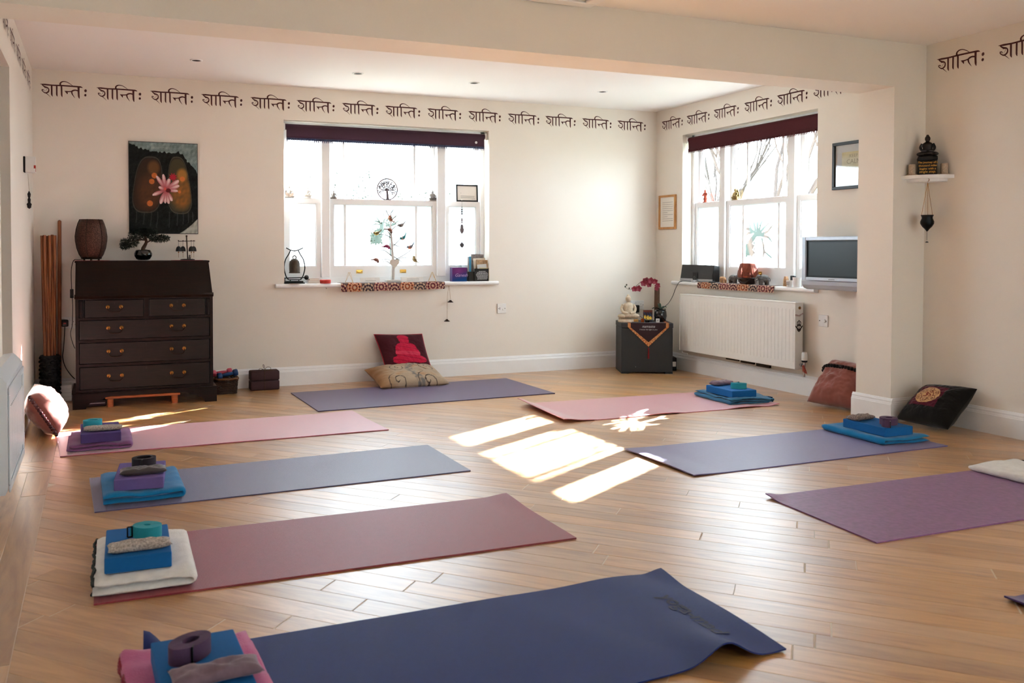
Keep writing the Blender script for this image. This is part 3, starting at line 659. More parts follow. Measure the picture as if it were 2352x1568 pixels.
_N = lampm.node_tree.nodes; _L = lampm.node_tree.links; _vo = _N.new('ShaderNodeTexVoronoi'); _vo.feature = 'DISTANCE_TO_EDGE'; _vo.inputs['Scale'].default_value = 170; _L.new([n for n in _N if n.type == 'TEX_COORD'][0].outputs['Object'], _vo.inputs['Vector'])
_rp = _N.new('ShaderNodeValToRGB'); _rp.color_ramp.elements[0].position = .06; _rp.color_ramp.elements[0].color = rgb(96, 64, 54); _rp.color_ramp.elements[1].position = .22; _rp.color_ramp.elements[1].color = rgb(24, 13, 11); _L.new(_vo.outputs['Distance'], _rp.inputs[0]); _L.new(_rp.outputs[0], _N['Principled BSDF'].inputs['Base Color'])
lp = thing('table_lamp', 'barrel-shaped pierced brown metal lamp on the bureau', 'lamp', (p.x, p.y, ZT+.002))
prof_ = [(21, 6), (26, 14), (31, 28), (34, 45), (34.5, 55), (32, 72), (28, 85), (24, 94)]
b = MB(); b.lathe([(r*s_, h*s_) for r, h in prof_], 32, cap=False); b.lathe([(23.3*s_, 94*s_), (24*s_, 94*s_)], 32, cap=False); b.obj('shade', lampm, lp, smooth=True)
b = MB(); b.lathe([(19*s_, 3*s_), (22*s_, 4*s_), (23*s_, 8*s_), (21*s_, 9*s_)], 28); b.obj('base', irond, lp, smooth=True)
for k in range(6):
    a = k*PI/3+0.2; b = MB(); b.tube([((r+.4)*s_*math.cos(a), (r+.4)*s_*math.sin(a), h*s_) for r, h in prof_], .0028, 6); b.obj('rib', irond, lp, smooth=True)
for k in range(3): a = k*2*PI/3+.5; b = MB(); b.cyl((18*s_*math.cos(a), 18*s_*math.sin(a), 0), (18*s_*math.cos(a), 18*s_*math.sin(a), 4*s_), .008, .006, 8); b.obj('foot', irond, lp)
cordm = mat('black_cable', (18, 16, 16), 0.5)
cp = [(p.x-.06, p.y, ZT+.006)] + [tuple(ony(u, v, Y)) for u, v, Y in ((178, 598, 6.72), (171, 600, 6.70))] + [tuple(ony(u, v, 6.66)) for u, v in ((166, 606), (163.5, 625), (164, 650), (165, 674), (167, 700), (166, 745), (162, 765), (166, 785), (172, 800))]
cp = [Vector(q) for q in cp]; cp[1].z = ZT+.007; cp[2].z = ZT+.007
b = MB(); b.tube(smoothpath(cp, 5), .0028, 6); b.xform(Matrix.Translation(-lp.location)); cord_ = b.obj('cord', cordm, lp, smooth=True)
q = ony(165, 674, 6.66); b = MB(); b.bbox(-.012, .012, -.010, .010, -.032, .032, .004, 2); b.xform(Matrix.Translation(q-lp.location)); b.obj('inline_switch', black, cord_)

# bonsai
p = on_top(329, 6.74, ZT); s_ = S(p)
doily((p.x, p.y, ZT), 17*s_, whcloth, 'small white lace doily under the bonsai pot')
bo = thing('bonsai', 'artificial bonsai tree in a round black glazed pot', 'plant', (p.x, p.y, ZT+.002))
b = MB(); b.lathe([(11*s_, 0), (15*s_, 3*s_), (19.5*s_, 10*s_), (20*s_, 15*s_), (17*s_, 22*s_), (15*s_, 24*s_), (14*s_, 22*s_), (15*s_, 18*s_), (0, 18*s_)], 32); b.obj('pot', mat('black_glaze', (8, 12, 16), 0.12, coat=0.5), bo, smooth=True)
bark = mat('bark', (66, 44, 30), 0.9, var=0.5, vscale=40, bump=0.6, bscale=60)
moss = mat('moss', (96, 82, 44), 0.95, var=0.5, vscale=60, bump=0.6)
b = MB(); b.ball((2*s_, 0, 20*s_), (13*s_, 12*s_, 5*s_)); b.obj('moss_mound', moss, bo, smooth=True)
b = MB(); trunk = [(2, 0, 18), (0, 0, 26), (4, 1, 34), (7, 1, 42), (6, 0, 52), (5, 0, 64)]; b.tube(smoothpath([Vector(q)*s_ for q in trunk], 4), [x*s_ for x in np.linspace(5.5, 1.6, 21)], 8)
for br in ([(5, 1, 38), (14, 2, 44), (28, 0, 48), (42, -2, 48)], [(6, 0, 46), (-4, 2, 47), (-16, 0, 45), (-28, -2, 42)], [(5, 0, 56), (-2, -3, 62), (-6, -4, 66)]): b.tube(smoothpath([Vector(q)*s_ for q in br], 4), [x*s_ for x in np.linspace(2.0, .7, len(smoothpath(br, 4)))], 6)
b.obj('trunk', bark, bo, smooth=True)
rr = random.Random(3); b = MB()
for cx, cz, rx, rz_, n in ((-30, 40, 20, 11, 800), (-10, 58, 22, 11, 800), (12, 62, 20, 9, 700), (36, 50, 24, 8, 800), (0, 66, 16, 7, 500), (-38, 32, 11, 7, 330)):
    for _ in range(n):
        a, e, q = rr.random()*2*PI, math.acos(rr.uniform(-1, 1)), rr.random()**0.4
        d = Vector((math.sin(e)*math.cos(a), math.sin(e)*math.sin(a), math.cos(e))); c_ = Vector((cx+d.x*rx*q, d.y*rx*.6*q, cz+d.z*rz_*q))
        dr = (d+Vector((rr.uniform(-.8, .8), rr.uniform(-.8, .8), rr.uniform(-.5, .9)))).normalized(); sd = dr.cross(Vector((rr.random(), rr.random(), .3))).normalized()
        L = rr.uniform(3.5, 6.5); b.add([(c_-sd*.8)*s_, (c_+sd*.8)*s_, (c_+dr*L)*s_], [(0, 1, 2)])
b.obj('foliage', mat('bonsai_needles', (20, 44, 34), 0.7, var=0.5, vscale=60), bo, fix=False)

# bell stand
p = on_top(431, 6.735, ZT); s_ = S(p)
doily((p.x-1*s_, p.y, ZT), 34*s_, redcloth, 'red scalloped doily under the small bell stand', 0.095)
bs = thing('bell_stand', 'dark metal stand with four small hanging bells on the bureau', 'bells', (p.x, p.y, ZT+.002))
b = MB(); b.lathe([(16*s_, 0), (16*s_, 1.5*s_), (12*s_, 2.5*s_), (0, 3*s_)], 28); b.obj('base', blackmat, bs)
b = MB(); b.cyl((0, 0, 2*s_), (-2*s_, 0, 54*s_), .0042, n=8); b.ball((-2*s_, 0, 55*s_), .007, 10, 6); b.obj('post', irond, bs, smooth=True)
b = MB(); b.cyl((-20*s_, 0, 43*s_), (17*s_, 0, 44*s_), .0025, n=8)
for x in (-20, -10, 8, 14): b.ball((x*s_, 0, 44.5*s_), .004, 8, 5)
b.obj('crossbar', irond, bs, smooth=True)
for x in (-20, -10, 8, 14):
    dz = 0 if x != 14 else -1; y = (3 if x in (-10, 14) else -2)*s_; b = MB(); b.lathe([(6.3*s_, 20*s_), (6.0*s_, 24*s_), (5*s_, 28*s_), (3*s_, 31*s_), (0, 32*s_)], 16, (x*s_, y, 0)); bl = b.obj('bell', blackmat, bs, smooth=True)
    b = MB(); b.cyl((x*s_, y, 32*s_), (x*s_, 0, 43*s_), .0012, n=5); b.obj('hook', irond, bl)
    b = MB(); b.cyl((x*s_, y, 24*s_), (x*s_, y, 6*s_), .0012, n=5); b.ball((x*s_, y, 18*s_), .005, 8, 5); b.obj('clapper', brassd, bl)
b = MB(); b.ball((4*s_, -4*s_, 5*s_), (3*s_, 3*s_, 4*s_)); b.ball((4*s_, -4*s_, 10*s_), 2.2*s_); b.obj('charm', mat('grey_stone', (112, 104, 96), 0.8, var=0.4, vscale=120), bs, smooth=True)

# ---- stool and box under the bureau
pine = wood_mat('orange_pine', (150, 74, 38), (196, 110, 62), rough=0.4, scale=(3, 30, 30))
a_ = onz(250, 931); c_ = onz(404, 922); st = thing('low_stool', 'low orange wooden stool pushed under the bureau', 'stool', ((a_.x+c_.x)/2, 6.46, 0))
hw = (c_.x-a_.x)/2
b = MB(); b.bbox(-hw-.025, hw+.025, -.085, .085, .058, .078, .006, 2); b.obj('seat', pine, st)
for x in (-hw+.01, hw-.01):
    for y in (-.055, .055): b = MB(); b.cyl((x, y, 0), (x, y, .058), .021, .021, 14); b.obj('leg', pine, st, smooth='auto')
b = MB(); b.bbox(-.065, .065, -.05, .05, 0, .045, .005, 1); bx_ = tag(b.obj('storage_box', black, loc=(-0.015, 6.50, 0)), 'black box with a silver stripe under the left end of the bureau', 'box')
b = MB(); b.box(-.055, .055, -.0515, -.0495, .020, .026); b.obj('stripe', mat('silver_plastic', (170, 172, 176), 0.3, 0.6), bx_)

# ---------------------------------------------------------------- corner: poles in a foam roller, boxed pipe, socket
polem = wood_mat('bamboo_brown_pole', (110, 58, 28), (160, 96, 52), rough=0.45, scale=(20, 20, 1.5))
rc = Vector((-0.322, 6.70, 0))
ro = thing('foam_roller', 'black knobbly foam roller standing on end in the corner', 'foam roller', rc)
foam = mat('black_foam', (16, 16, 17), 0.75, var=0.3, vscale=80)
r0, hh = 0.070, 0.345
b = MB(); b.lathe([(0.048, 0), (r0-.006, 0), (r0-.006, hh), (0.048, hh), (0.048, 0.01)], 28, cap=False); b.obj('core', foam, ro, smooth='auto')
b = MB()
for j in range(12):
    for i in range(10):
        a = 2*PI*(i+.5*(j % 2))/10; c = Vector(((r0-.006)*math.cos(a), (r0-.006)*math.sin(a), 0.015+j*0.0285)); R_ = Matrix.Rotation(a, 3, 'Z'); b.ball(c, (.011, .017, .011), 8, 5, R_)
b.obj('knobs', foam, ro, smooth=True)
lab6 = ['leftmost short wooden pole standing in the black roller', 'second short wooden pole from the left in the black roller', 'third short wooden pole from the left in the black roller', 'fourth short wooden pole from the left in the black roller', 'fifth short wooden pole from the left in the black roller', 'rightmost short wooden pole standing in the black roller']
for k, (u, lean) in enumerate(((96, 0), (102, .0), (108, .004), (114, .008), (120, .012), (126, .016))):
    pt = ony(u, 541, rc.y+.02-(k % 2)*.03); zt = pt.z; bx0 = rc.x+(k-2.5)*0.0105; yb = rc.y+(0.018 if k % 2 else -0.018); zt += (0, .004, -.003, .002, .006, .002)[k]
    b = MB(); b.tube([(bx0, yb, 0.012), (bx0*0.5+pt.x*0.5, (yb+pt.y)/2, (0.012+zt)/2), (pt.x, pt.y, zt)], 0.0105, 12); tag(b.obj('wooden_pole', polem, smooth='auto'), lab6[k], 'pole', 'wooden poles standing in the corner')
pb, pt = ony(137, 880, 6.80), ony(136.5, 509, 6.84)
b = MB(); b.tube([(pb.x, 6.78, 0.125), (pt.x, 6.86, pt.z)], 0.0135, 14); b.ball((pt.x, 6.86, pt.z), .0135, 10, 6); tag(b.obj('wooden_pole', polem, smooth='auto'), 'single taller wooden pole leaning beside the bureau', 'pole', 'wooden poles standing in the corner')
b = MB(); x0 = onz(131, 917).x; b.bbox(x0, x0+.103, 6.745, YB, 0, .118, .003, 1)
for z in (.03, .06, .088): b.bbox(x0-.002, x0+.105, 6.741, 6.746, z, z+.004, .001, 1)
struct(b.obj('trim_2', trimm))['label'] = 'white boxed-in pipe casing at the foot of the wall'
def faceplate(name, label, cat, loc, rz, w=.146, h=.086, kind='socket'):
    t = thing(name, label, cat, loc, rz); b = MB(); b.bbox(-w/2, w/2, -.010, 0, -h/2, h/2, .003, 2); b.obj('plate', whitep, t)
    for x in (-w/2+.013, w/2-.013): b = MB(); b.cyl((x, -.0095, 0), (x, -.0115, 0), .0035, n=10); b.obj('screw', irond, t)
    if kind == 'switch': b = MB(); b.bbox(w*.14, w*.30, -.016, -.009, -.012, .012, .002, 1); b.obj('rocker', whitep, t)
    elif kind == 'plate1':
        b = MB(); b.box(-w*.22-.002, -w*.22+.002, -.0108, -.0098, -.011, .011); b.obj('slot', irond, t); b = MB(); b.bbox(w*.06, w*.24, -.015, -.009, -.016, -.002, .002, 1); b.obj('rocker', whitep, t)
    else:
        for s_ in (-1, 1): b = MB(); b.bbox(s_*w*.12-.007, s_*w*.12+.007, -.013, -.009, .018, .036, .002, 1); b.obj('rocker', whitep, t)
        for s_ in (-1, 1):
            b = MB()
            for dx, dz, ww, hh_ in ((0, .008, .003, .008), (-.011, -.012, .006, .003), (.011, -.012, .006, .003)): b.box(s_*w*.26+dx-ww/2, s_*w*.26+dx+ww/2, -.0108, -.0098, dz-hh_/2, dz+hh_/2)
            b.obj('slots', dark, t)
    return t
p = ony(156, 741, YB); faceplate('wall_socket', 'white double wall socket beside the left side of the bureau', 'socket', (p.x, YB, p.z), 0)
q = ony(149, 742, YB-.02); pl = thing('plug', 'black plug with hanging cable in the socket by the bureau', 'plug', (q.x, YB-.011, q.z))
b = MB(); b.bbox(-.024, .024, -.026, 0, -.025, .025, .008, 3); b.obj('plug_body', black, pl, smooth='auto')
b = MB(); b.box(-.009, .009, -.0268, -.0255, -.005, .005); b.obj('fuse_label', mat('red_plastic', (170, 40, 34), .4), pl)
pts_ = [Vector((0, -.014, -.024))]+[ony(u, v, 6.80)-pl.location for u, v in ((148, 770), (146, 800), (144, 820), (150, 842), (162, 860), (172, 870))]
b = MB(); b.tube(smoothpath(pts_, 5), .0032, 6); b.obj('cable', cordm, pl, smooth=True)

# ---- left wall: alarm box, hanging charm, heater
p = onx(66, 378, XL+.03); al = thing('alarm_sensor', 'small white wall sensor with a red stripe on the left wall', 'sensor', (XL, p.y, p.z), PI/2)
b = MB(); b.bbox(-.03, .03, -.012, 0, -.05, .05, .003, 1); b.obj('bracket', blackmat, al)
b = MB(); b.prism([(-.028, -.05), (.028, -.05), (.03, .02), (.015, .05), (-.02, .05)], lambda x, z, a: (x, a, z), -.070, -.012); b.obj('housing', whitep, al)
b = MB(); b.box(-.026, -.006, -.0715, -.06, -.045, -.005); b.obj('red_stripe', mat('red_plastic'), al)
q = onx(67, 458, XL+.02); hg = thing('hanging_charm', 'dark winged charm hanging on a cord from the left wall', 'ornament', (XL+.02, q.y, q.z))
b = MB(); b.tube(smoothpath([(0, 0, -.06), (0, 0, -.03), (0, 0, .0), (0, 0, .03), (0, 0, .045), (0, 0, .055)], 3), [.002, .012, .013, .016, .008, .009, .01, .006, .009, .010, .011, .008, .006, .005, .003, .001], 10); b.obj('figure', blackmat, hg, smooth=True)
for s__ in (-1, 1): b = MB(); b.tube(smoothpath([(0, 0, .025), (0, s__*.03, .03), (0, s__*.036, .045), (0, s__*.006, .052)], 4), .003, 6); b.obj('wing', blackmat, hg)
b = MB(); b.cyl((0, 0, .055), (-.006, 0, onx(67, 400, XL+.02).z-q.z), .001, n=5); b.obj('cord', mat('beige_cord', (176, 150, 120), .8), hg)
htr = thing('panel_heater', 'white ribbed electric panel heater on the left wall', 'heater', (XL, 3.70, 0.14))
hm = mat('white_heater_enamel', (222, 228, 234), 0.28, var=0.02)
b = MB(); b.prism([(0.022, 0.0), (0.022, .40), (.022, .47), (.062, .475), (.100, .435), (.100, .02), (.09, 0)], lambda x, z, a: (x, a, z), 0, .735); b.obj('body', hm, htr)
for k in range(15): z = .03; y = .09+k*.040; b = MB(); b.bbox(.1005, .1055, y, y+.022, .06, .33, .002, 1); b.obj('rib', hm, htr)
b = MB()
for q in ((.02, .715, .005, .035), (.02, .715, .385, .415), (.02, .05, .035, .385), (.685, .715, .035, .385)): b.bbox(.1002, .108, q[0], q[1], q[2], q[3], .003, 1)
b.obj('front_frame', hm, htr)
for y in (.12, .61): b = MB(); b.box(0, .022, y, y+.04, .10, .38); b.obj('bracket', hm, htr)
b = MB()
for k in range(9): b.box(.064+.0, .095, .10+k*.065, .14+k*.065, .4665-.0, .4665+.001)
# ================================================================ roller blinds
def roller_blind(name, label, root, W, ztop, fab, fringe_m, drop0, drop1, chain_x, side):
    t = thing(name, label, 'blind', root.location, root.rotation_euler.z)
    y = 0.062; zr = ztop-0.048
    b = MB(); b.tube([(0.022, y, zr), (W-0.022, y, zr)], 0.024, 20); b.obj('roller', fab, t, smooth='auto')
    zf = zr-drop0
    b = MB(); b.grid(lambda s_, u_: (0.03+s_*(W-0.06), y-0.024+0.004*math.sin(u_*2), zr-u_*drop0), 30, 6); b.grid(lambda s_, u_: (0.03+s_*(W-0.06), y-0.0225+0.004*math.sin(u_*2), zr-u_*drop0), 30, 6); b.obj('fabric', fab, t, fix=False, smooth=True)
    b = MB(); b.bbox(0.03, W-0.03, y-0.026, y-0.019, zf-0.004, zf+0.006, .002, 1); b.obj('hem_bar', fab, t)
    b = MB(); b.bbox(0.03, W-0.03, y-0.0235, y-0.0215, zf-drop1*.62, zf-.004, .0005, 1); b.obj('trim_band', fringe_m, t)
    b = MB(); n = int((W-.06)/0.016)
    for k in range(n):
        x = 0.036+k*(W-.072)/(n-1); b.tube([(x, y-.0225, zf-.003), (x, y-.0225, zf-.012), (x, y-.0225, zf-drop1)], [.0022, .0045, .0026], 5)
    fr = b.obj('fringe', fringe_m, t, smooth=True); fr['kind'] = 'stuff'
    for x in (0.004, W-0.022): b = MB(); b.bbox(x, x+.016, y-.03, y+.035, zr-.03, zr+.03, .004, 1); b.obj('bracket', whitep, t)
    b = MB(); pts_ = []
    n = 120; L = 0.62
    for k in range(n):
        a = k/n; pts_.append((chain_x+(0.006 if a < .5 else -.006), y-.01, zr-.02-(a*2 if a < .5 else 2-a*2)*L))
    for q in pts_: b.ball(q, .0024, 6, 4)
    ch = b.obj('bead_chain', whitep, t, smooth=True); ch['kind'] = 'stuff'
    return t
plum = fabric_trans('plum_blind_fabric', (88, 62, 76), (118, 92, 106), .5)
maroonb = fabric_trans('maroon_blind_fabric', (96, 38, 48), (70, 24, 32), .4)
rb1 = roller_blind('roller_blind', 'rolled-up plum roller blind with blue-grey fringe on the back window', win1, BW[1]-BW[0], BW[3], plum, fabric_trans('grey_blue_fringe', (90, 92, 116), (104, 114, 142), .6), 0.085, 0.036, 1.776, 1)
b = MB(); b.lathe([(0.0, 0), (.011, 0), (.011, .003), (0, .004)], 16); b.xform(Matrix.Translation((1.70, .0365, BW[3]-.048-.055)) @ Matrix.Rotation(PI/2, 4, 'X')); b.obj('button', whitep, rb1)
rb2 = roller_blind('roller_blind', 'rolled-up maroon fringed roller blind on the window above the radiator', win2, RW[1]-RW[0], RW[3], maroonb, maroonb, 0.088, 0.034, 1.548, 1)

# ================================================================ back window sill
def at1(u, v, Y): return ony(u, v, Y)
def sit(u, Y, z): p = ony(u, 500, Y); return Vector((p.x, Y, z))
iron = mat('black_iron', (16, 20, 22), 0.5, 0.4, var=0.2)
bronze = mat('patinated_bronze', (92, 82, 72), 0.5, 0.7, var=0.5, vscale=25)
p = sit(676, YB+0.03, ZS1); s_ = S(p)
bg_ = thing('temple_bell', 'bronze temple bell hanging in a curved black iron stand on the back sill', 'bell', p)
b = MB(); b.bbox(-23*s_, 22*s_, -.035, .035, 0, 2.6*s_, .002, 1); b.obj('base_bar', iron, bg_); b = MB(); b.bbox(-19*s_, 19*s_, -.028, .028, 2.6*s_, 6*s_, .002, 1); b.obj('base_bar', iron, bg_)
b = MB(); b.bbox(-14*s_, 14*s_, -.010, .010, 8*s_, 10*s_, .002, 1); b.bbox(-11*s_, -9*s_, -.006, .006, 6*s_, 8*s_, .001, 1); b.bbox(9*s_, 11*s_, -.006, .006, 6*s_, 8*s_, .001, 1); b.obj('lower_rail', iron, bg_)
for sg in (-1, 1):
    b = MB(); b.tube(smoothpath([(sg*14*s_, 0, 9*s_), (sg*20*s_, 0, 18*s_), (sg*24*s_, 0, 36*s_), (sg*21*s_, 0, 54*s_), (sg*14*s_, 0, 66*s_), (sg*9*s_, 0, 76*s_)], 5), 1.35*s_, 8); b.obj('upright', iron, bg_, smooth=True)
b = MB(); b.tube(smoothpath([(-19*s_, 0, 82*s_), (-9*s_, 0, 77*s_), (0, 0, 75*s_), (9*s_, 0, 77*s_), (20*s_, 0, 82*s_)], 5), 1.3*s_, 8); b.obj('top_bar', iron, bg_, smooth=True)
b = MB(); b.tube(smoothpath([(0, 0, 76*s_), (-3.2*s_, 0, 85*s_), (0, 0, 89*s_), (3.2*s_, 0, 85*s_)], 5, True), .5*s_, 6, True); b.obj('loop', iron, bg_, smooth=True)
b = MB(); b.tube(smoothpath([(0, 0, 75*s_), (.6*s_, 0, 70*s_), (-.8*s_, 0, 66*s_), (.5*s_, 0, 63*s_)], 4), .5*s_, 6); b.obj('hook', iron, bg_)
b = MB(); b.lathe([(0, 24*s_), (12.6*s_, 24*s_), (12.8*s_, 26*s_), (11.8*s_, 27*s_), (12.2*s_, 31*s_), (12.4*s_, 45*s_), (11*s_, 51*s_), (7*s_, 56*s_), (2*s_, 58*s_), (0, 58*s_)], 28); bl = b.obj('bell', bronze, bg_, smooth='auto')
b = MB(); b.tube(smoothpath([(-3*s_, 0, 57*s_), (-4*s_, 0, 61*s_), (0, 0, 64*s_), (4*s_, 0, 61*s_), (3*s_, 0, 57*s_)], 4), 1.4*s_, 8); b.obj('crown_loop', bronze, bl, smooth=True)
ml = thing('mallet', 'black bell mallet lying across the bell stand', 'mallet', p+Vector((0, -.020, 0)))
b = MB(); b.cyl((-26*s_, 0, 13*s_), (24*s_, 0, 14*s_), 1.1*s_, n=8); b.obj('handle', iron, ml, smooth='auto'); b = MB(); b.ball((26.5*s_, 0, 14*s_), (5.5*s_, 5.5*s_, 5.6*s_)); b.obj('head', blackmat, ml, smooth=True)
b = MB(); b.lathe([(12*s_, 0), (12*s_, .002), (0, .002)], 24); tag(b.obj('coaster', mat('beige_felt', (206, 186, 170), .9), loc=(sit(675, YB-.026, ZS1))), 'small beige coaster in front of the temple bell', 'coaster')
for k, (h, c, l) in enumerate(((.012, (232, 228, 222), 'bottom white booklet of the small stack beside the temple bell'), (.014, (226, 208, 200), 'middle pinkish booklet of the stack beside the temple bell'), (.013, (204, 172, 160), 'top pink booklet of the stack beside the temple bell'))):
    z = ZS1+(0, .012, .026)[k]; q = sit(719, YB+.035, z); t = thing('booklet', l, 'booklet', q, .06*k-.05); w_ = (.050, .049, .042)[k]
    b = MB(); b.bbox(-w_, w_, -.035, .035, 0, .002, .0005, 1); b.bbox(-w_, w_, -.035, .035, h-.002, h, .0005, 1); b.bbox(-w_, -w_+.002, -.035, .035, 0, h, .0005, 1); b.obj('cover', mat('cover%d' % k, c, .6), t)
    b = MB(); b.box(-w_+.002, w_-.002, -.033, .033, .002, h-.002); b.obj('pages', mat('paper', (236, 232, 224), .9, var=.06, vscale=400), t)
q = sit(747, YB-.005, ZS1); t = thing('candle_tin', 'small round red candle tin on the back sill', 'tin', q)
redt = mat('red_tin', (206, 46, 34), .35, var=.15)
b = MB(); b.lathe([(12*s_, 0), (12.5*s_, .5*s_), (12.5*s_, 4*s_), (0, 4*s_)], 28); b.obj('tin', redt, t, smooth='auto'); b = MB(); b.lathe([(12.9*s_, 4*s_), (12.9*s_, 7.5*s_), (12*s_, 8.5*s_), (0, 8.5*s_)], 28); b.obj('lid', redt, t, smooth='auto')
goldw = mat('gold_wire', (190, 150, 90), .35, .9)
def himmeli(u, label, h):
    q = sit(u, YB+.005, ZS1+.0022); t = thing('wire_polyhedron', label, 'ornament', q, .3); r = 13*S(q)
    base = [Vector((r*math.cos(a), r*.8*math.sin(a), 0)) for a in (0.3, 1.9, 3.4, 5.0)]; top = [Vector((r*.55*math.cos(a+.5), r*.5*math.sin(a+.5), h)) for a in (0.3, 3.4)]
    b = MB(); ed = [(base[i], base[(i+1) % 4]) for i in range(4)]+[(base[0], top[0]), (base[1], top[0]), (base[1], top[1]), (base[2], top[1]), (base[3], top[1]), (base[3], top[0]), (top[0], top[1])]
    up = Vector((0, 0, .001))
    for a, c in ed: b.cyl(a+up, c+up, .001, n=6)
    b.obj('wire_frame', goldw, t)
himmeli(802, 'geometric gold wire frame on the left of the sill runner', .085); himmeli(993, 'geometric gold wire frame on the right of the sill runner', .08)
def sign(u, wpx, label, lines):
    q = sit(u, YB+.02, ZS1+.002); w_ = wpx*S(q)/2; t = thing('word_block', label, 'sign', q); b = MB(); b.prism([(-.018, 0), (.018, 0), (.012, .040), (-.006, .040)], lambda y, z, x: (x, y, z), -w_, w_); b.obj('block', mat('white_painted_wood', (232, 230, 226), .6), t)
    b = MB()
    for k in range(lines): b.box(-w_*.5, w_*.6, -.0158+k*.004, -.0150+k*.004, .012+k*.012, .015+k*.012)
    b.obj('engraved_lines', mat('grey_ink', (176, 172, 166), .8), t)
sign(849, 46, 'white wedge-shaped block on the sill left of the twig tree', 1); sign(946, 54, 'white wedge-shaped block on the sill right of the twig tree', 2)

# sill runners with a mandala print
def mandala(Sx, Tz, L=1.0, H=0.11):
    X = Sx*L; Z = Tz*H; C = np.zeros(X.shape+(3,)); C[:] = (108, 92, 88)
    cyc = 0.115
    for k in range(int(L/cyc)+2):
        cx = k*cyc; kind = k % 4; cz = H*1.0 if kind in (0, 2) else H*0.84
        r = np.hypot(X-cx, Z-cz); a = np.arctan2(Z-cz, X-cx); col = [(122, 44, 58), (206, 108, 56), (92, 78, 80), (150, 56, 70)][kind]; m = r < cyc*.56
        base = np.array(col, float); pat = np.sin(r*260)+0.7*np.sin(a*12)*(r > .012); Cm = np.where((pat > .35)[..., None], np.array((204, 176, 150.)), base); Cm = np.where(((pat < -.6))[..., None], np.array((54, 38, 50.)), Cm)
        C = np.where(m[..., None], Cm, C)
    return C
def runner(name, label, root, x0, x1, z, drop, sl=0.0):
    nx, ny = 260, 40; W = x1-x0; path = []
    ds = [(0.075, z+.0012), (0.0, z+.0012), (-.040, z+.0012), (-.047, z-.004), (-.049, z-.014), (-.050, z-drop*.5), (-.051, z-drop)]
    L = [0]
    for i in range(1, len(ds)): L.append(L[-1]+math.hypot(ds[i][0]-ds[i-1][0], ds[i][1]-ds[i-1][1]))
    tt = np.linspace(0, 1, ny); P = [(np.interp(t*L[-1], L, [d[0] for d in ds]), np.interp(t*L[-1], L, [d[1] for d in ds])) for t in tt]
    Sx, Tz = np.meshgrid(np.linspace(0, 1, nx), tt); C = np.clip(mandala(Sx, Tz, W, L[-1]), 0, 255)/255; C = np.where(C <= .04045, C/12.92, ((C+.055)/1.055)**2.4); C = np.concatenate([C, np.ones((ny, nx, 1))], 2).reshape(-1, 4)
    vs_ = []
    for j, t in enumerate(tt):
        for i in range(nx): s__ = i/(nx-1); hang = max(0, t-.62); vs_.append((x0+W*s__, P[j][0]-hang*.008*abs(math.sin(s__*9)), P[j][1]-hang*sl*(1-s__)*.06))
    b = MB(); b.add(vs_, [(j*nx+i, j*nx+i+1, (j+1)*nx+i+1, (j+1)*nx+i) for j in range(ny-1) for i in range(nx-1)])
    o = b.obj(name, clothprint, cols=C, fix=False); o.location = root.location; o.rotation_euler = root.rotation_euler
    md = o.modifiers.new('thickness', 'SOLIDIFY'); md.thickness = 0.0012; md.offset = 1.0
    return tag(o, label, 'table runner')
xa, xb = sit(783, YB-.05, 0).x-BW[0], sit(1022, YB-.05, 0).x-BW[0]
runner('sill_runner', 'orange and plum mandala-print runner hanging over the back sill', win1, xa, xb, ZS1, .060, .5)

# twig tree with birds and a heart
whitew = mat('white_twig', (206, 204, 200), .6, var=.08); twigm = mat('grey_twig', (92, 86, 82), .7, var=.2)
q = sit(902, YB+.025, ZS1+.0022); s_ = S(q); tw = thing('twig_tree', 'white twig tree decoration with a wooden heart on the back sill', 'ornament', q)
b = MB(); b.bbox(-17*s_, 17*s_, -.03, .03, 0, 5*s_, .002, 1); b.obj('base', whitew, tw)
def tpt(u, v): return Vector(((u-902)*s_, 0, (648-v)*s_))
b = MB(); b.tube(smoothpath([tpt(902, 643), tpt(903, 610), tpt(901, 580), tpt(899, 550), tpt(897, 520), tpt(899, 500)], 4), [x*s_ for x in np.linspace(5, 1.0, 21)], 8); b.obj('trunk', whitew, tw, smooth=True)
twigs = [((902, 600), (922, 590), (945, 575), (942, 566)), ((903, 607), (925, 592), (955, 598)), ((902, 605), (890, 596), (862, 600)), ((902, 575), (885, 568), (870, 572)), ((900, 568), (918, 552), (928, 540)), ((899, 548), (884, 540), (862, 540)), ((898, 530), (910, 520), (921, 521)), ((899, 545), (890, 532), (884, 527)), ((898, 510), (905, 500), (918, 488)), ((898, 505), (890, 492), (886, 484)), ((901, 590), (880, 575), (866, 580)), ((902, 588), (920, 600), (930, 606)), ((899, 500), (897, 492), (904, 482)), ((900, 560), (915, 566), (923, 568)), ((903, 612), (885, 600), (868, 608))]
for tg in twigs:
    d = rnd.uniform(-.02, .02); pp = [tpt(*a)+Vector((0, d*(k/len(tg)), 0)) for k, a in enumerate(tg)]; pth = smoothpath(pp, 4); b = MB(); b.tube(pth, [x*s_ for x in np.linspace(1.3, .6, len(pth))], 6); b.obj('twig', twigm, tw, smooth=True)
b = MB(); hp = [(16*math.sin(a)**3/16*11.5, (13*math.cos(a)-5*math.cos(2*a)-2*math.cos(3*a)-math.cos(4*a))/16*12) for a in np.linspace(0, 2*PI, 41)[:-1]]
b.prism([(x*s_, y*s_) for x, y in hp], lambda x, z, a: (x+3*s_, a, z+(648-605)*s_), -.018, -.010); hr = b.obj('heart', mat('cream_wood', (214, 206, 194), .7, var=.1), tw)
b = MB(); b.tube([(3*s_, -.010, 52*s_), (0, 0, 64*s_)], .0008, 5); b.obj('heart_string', whitew, tw)
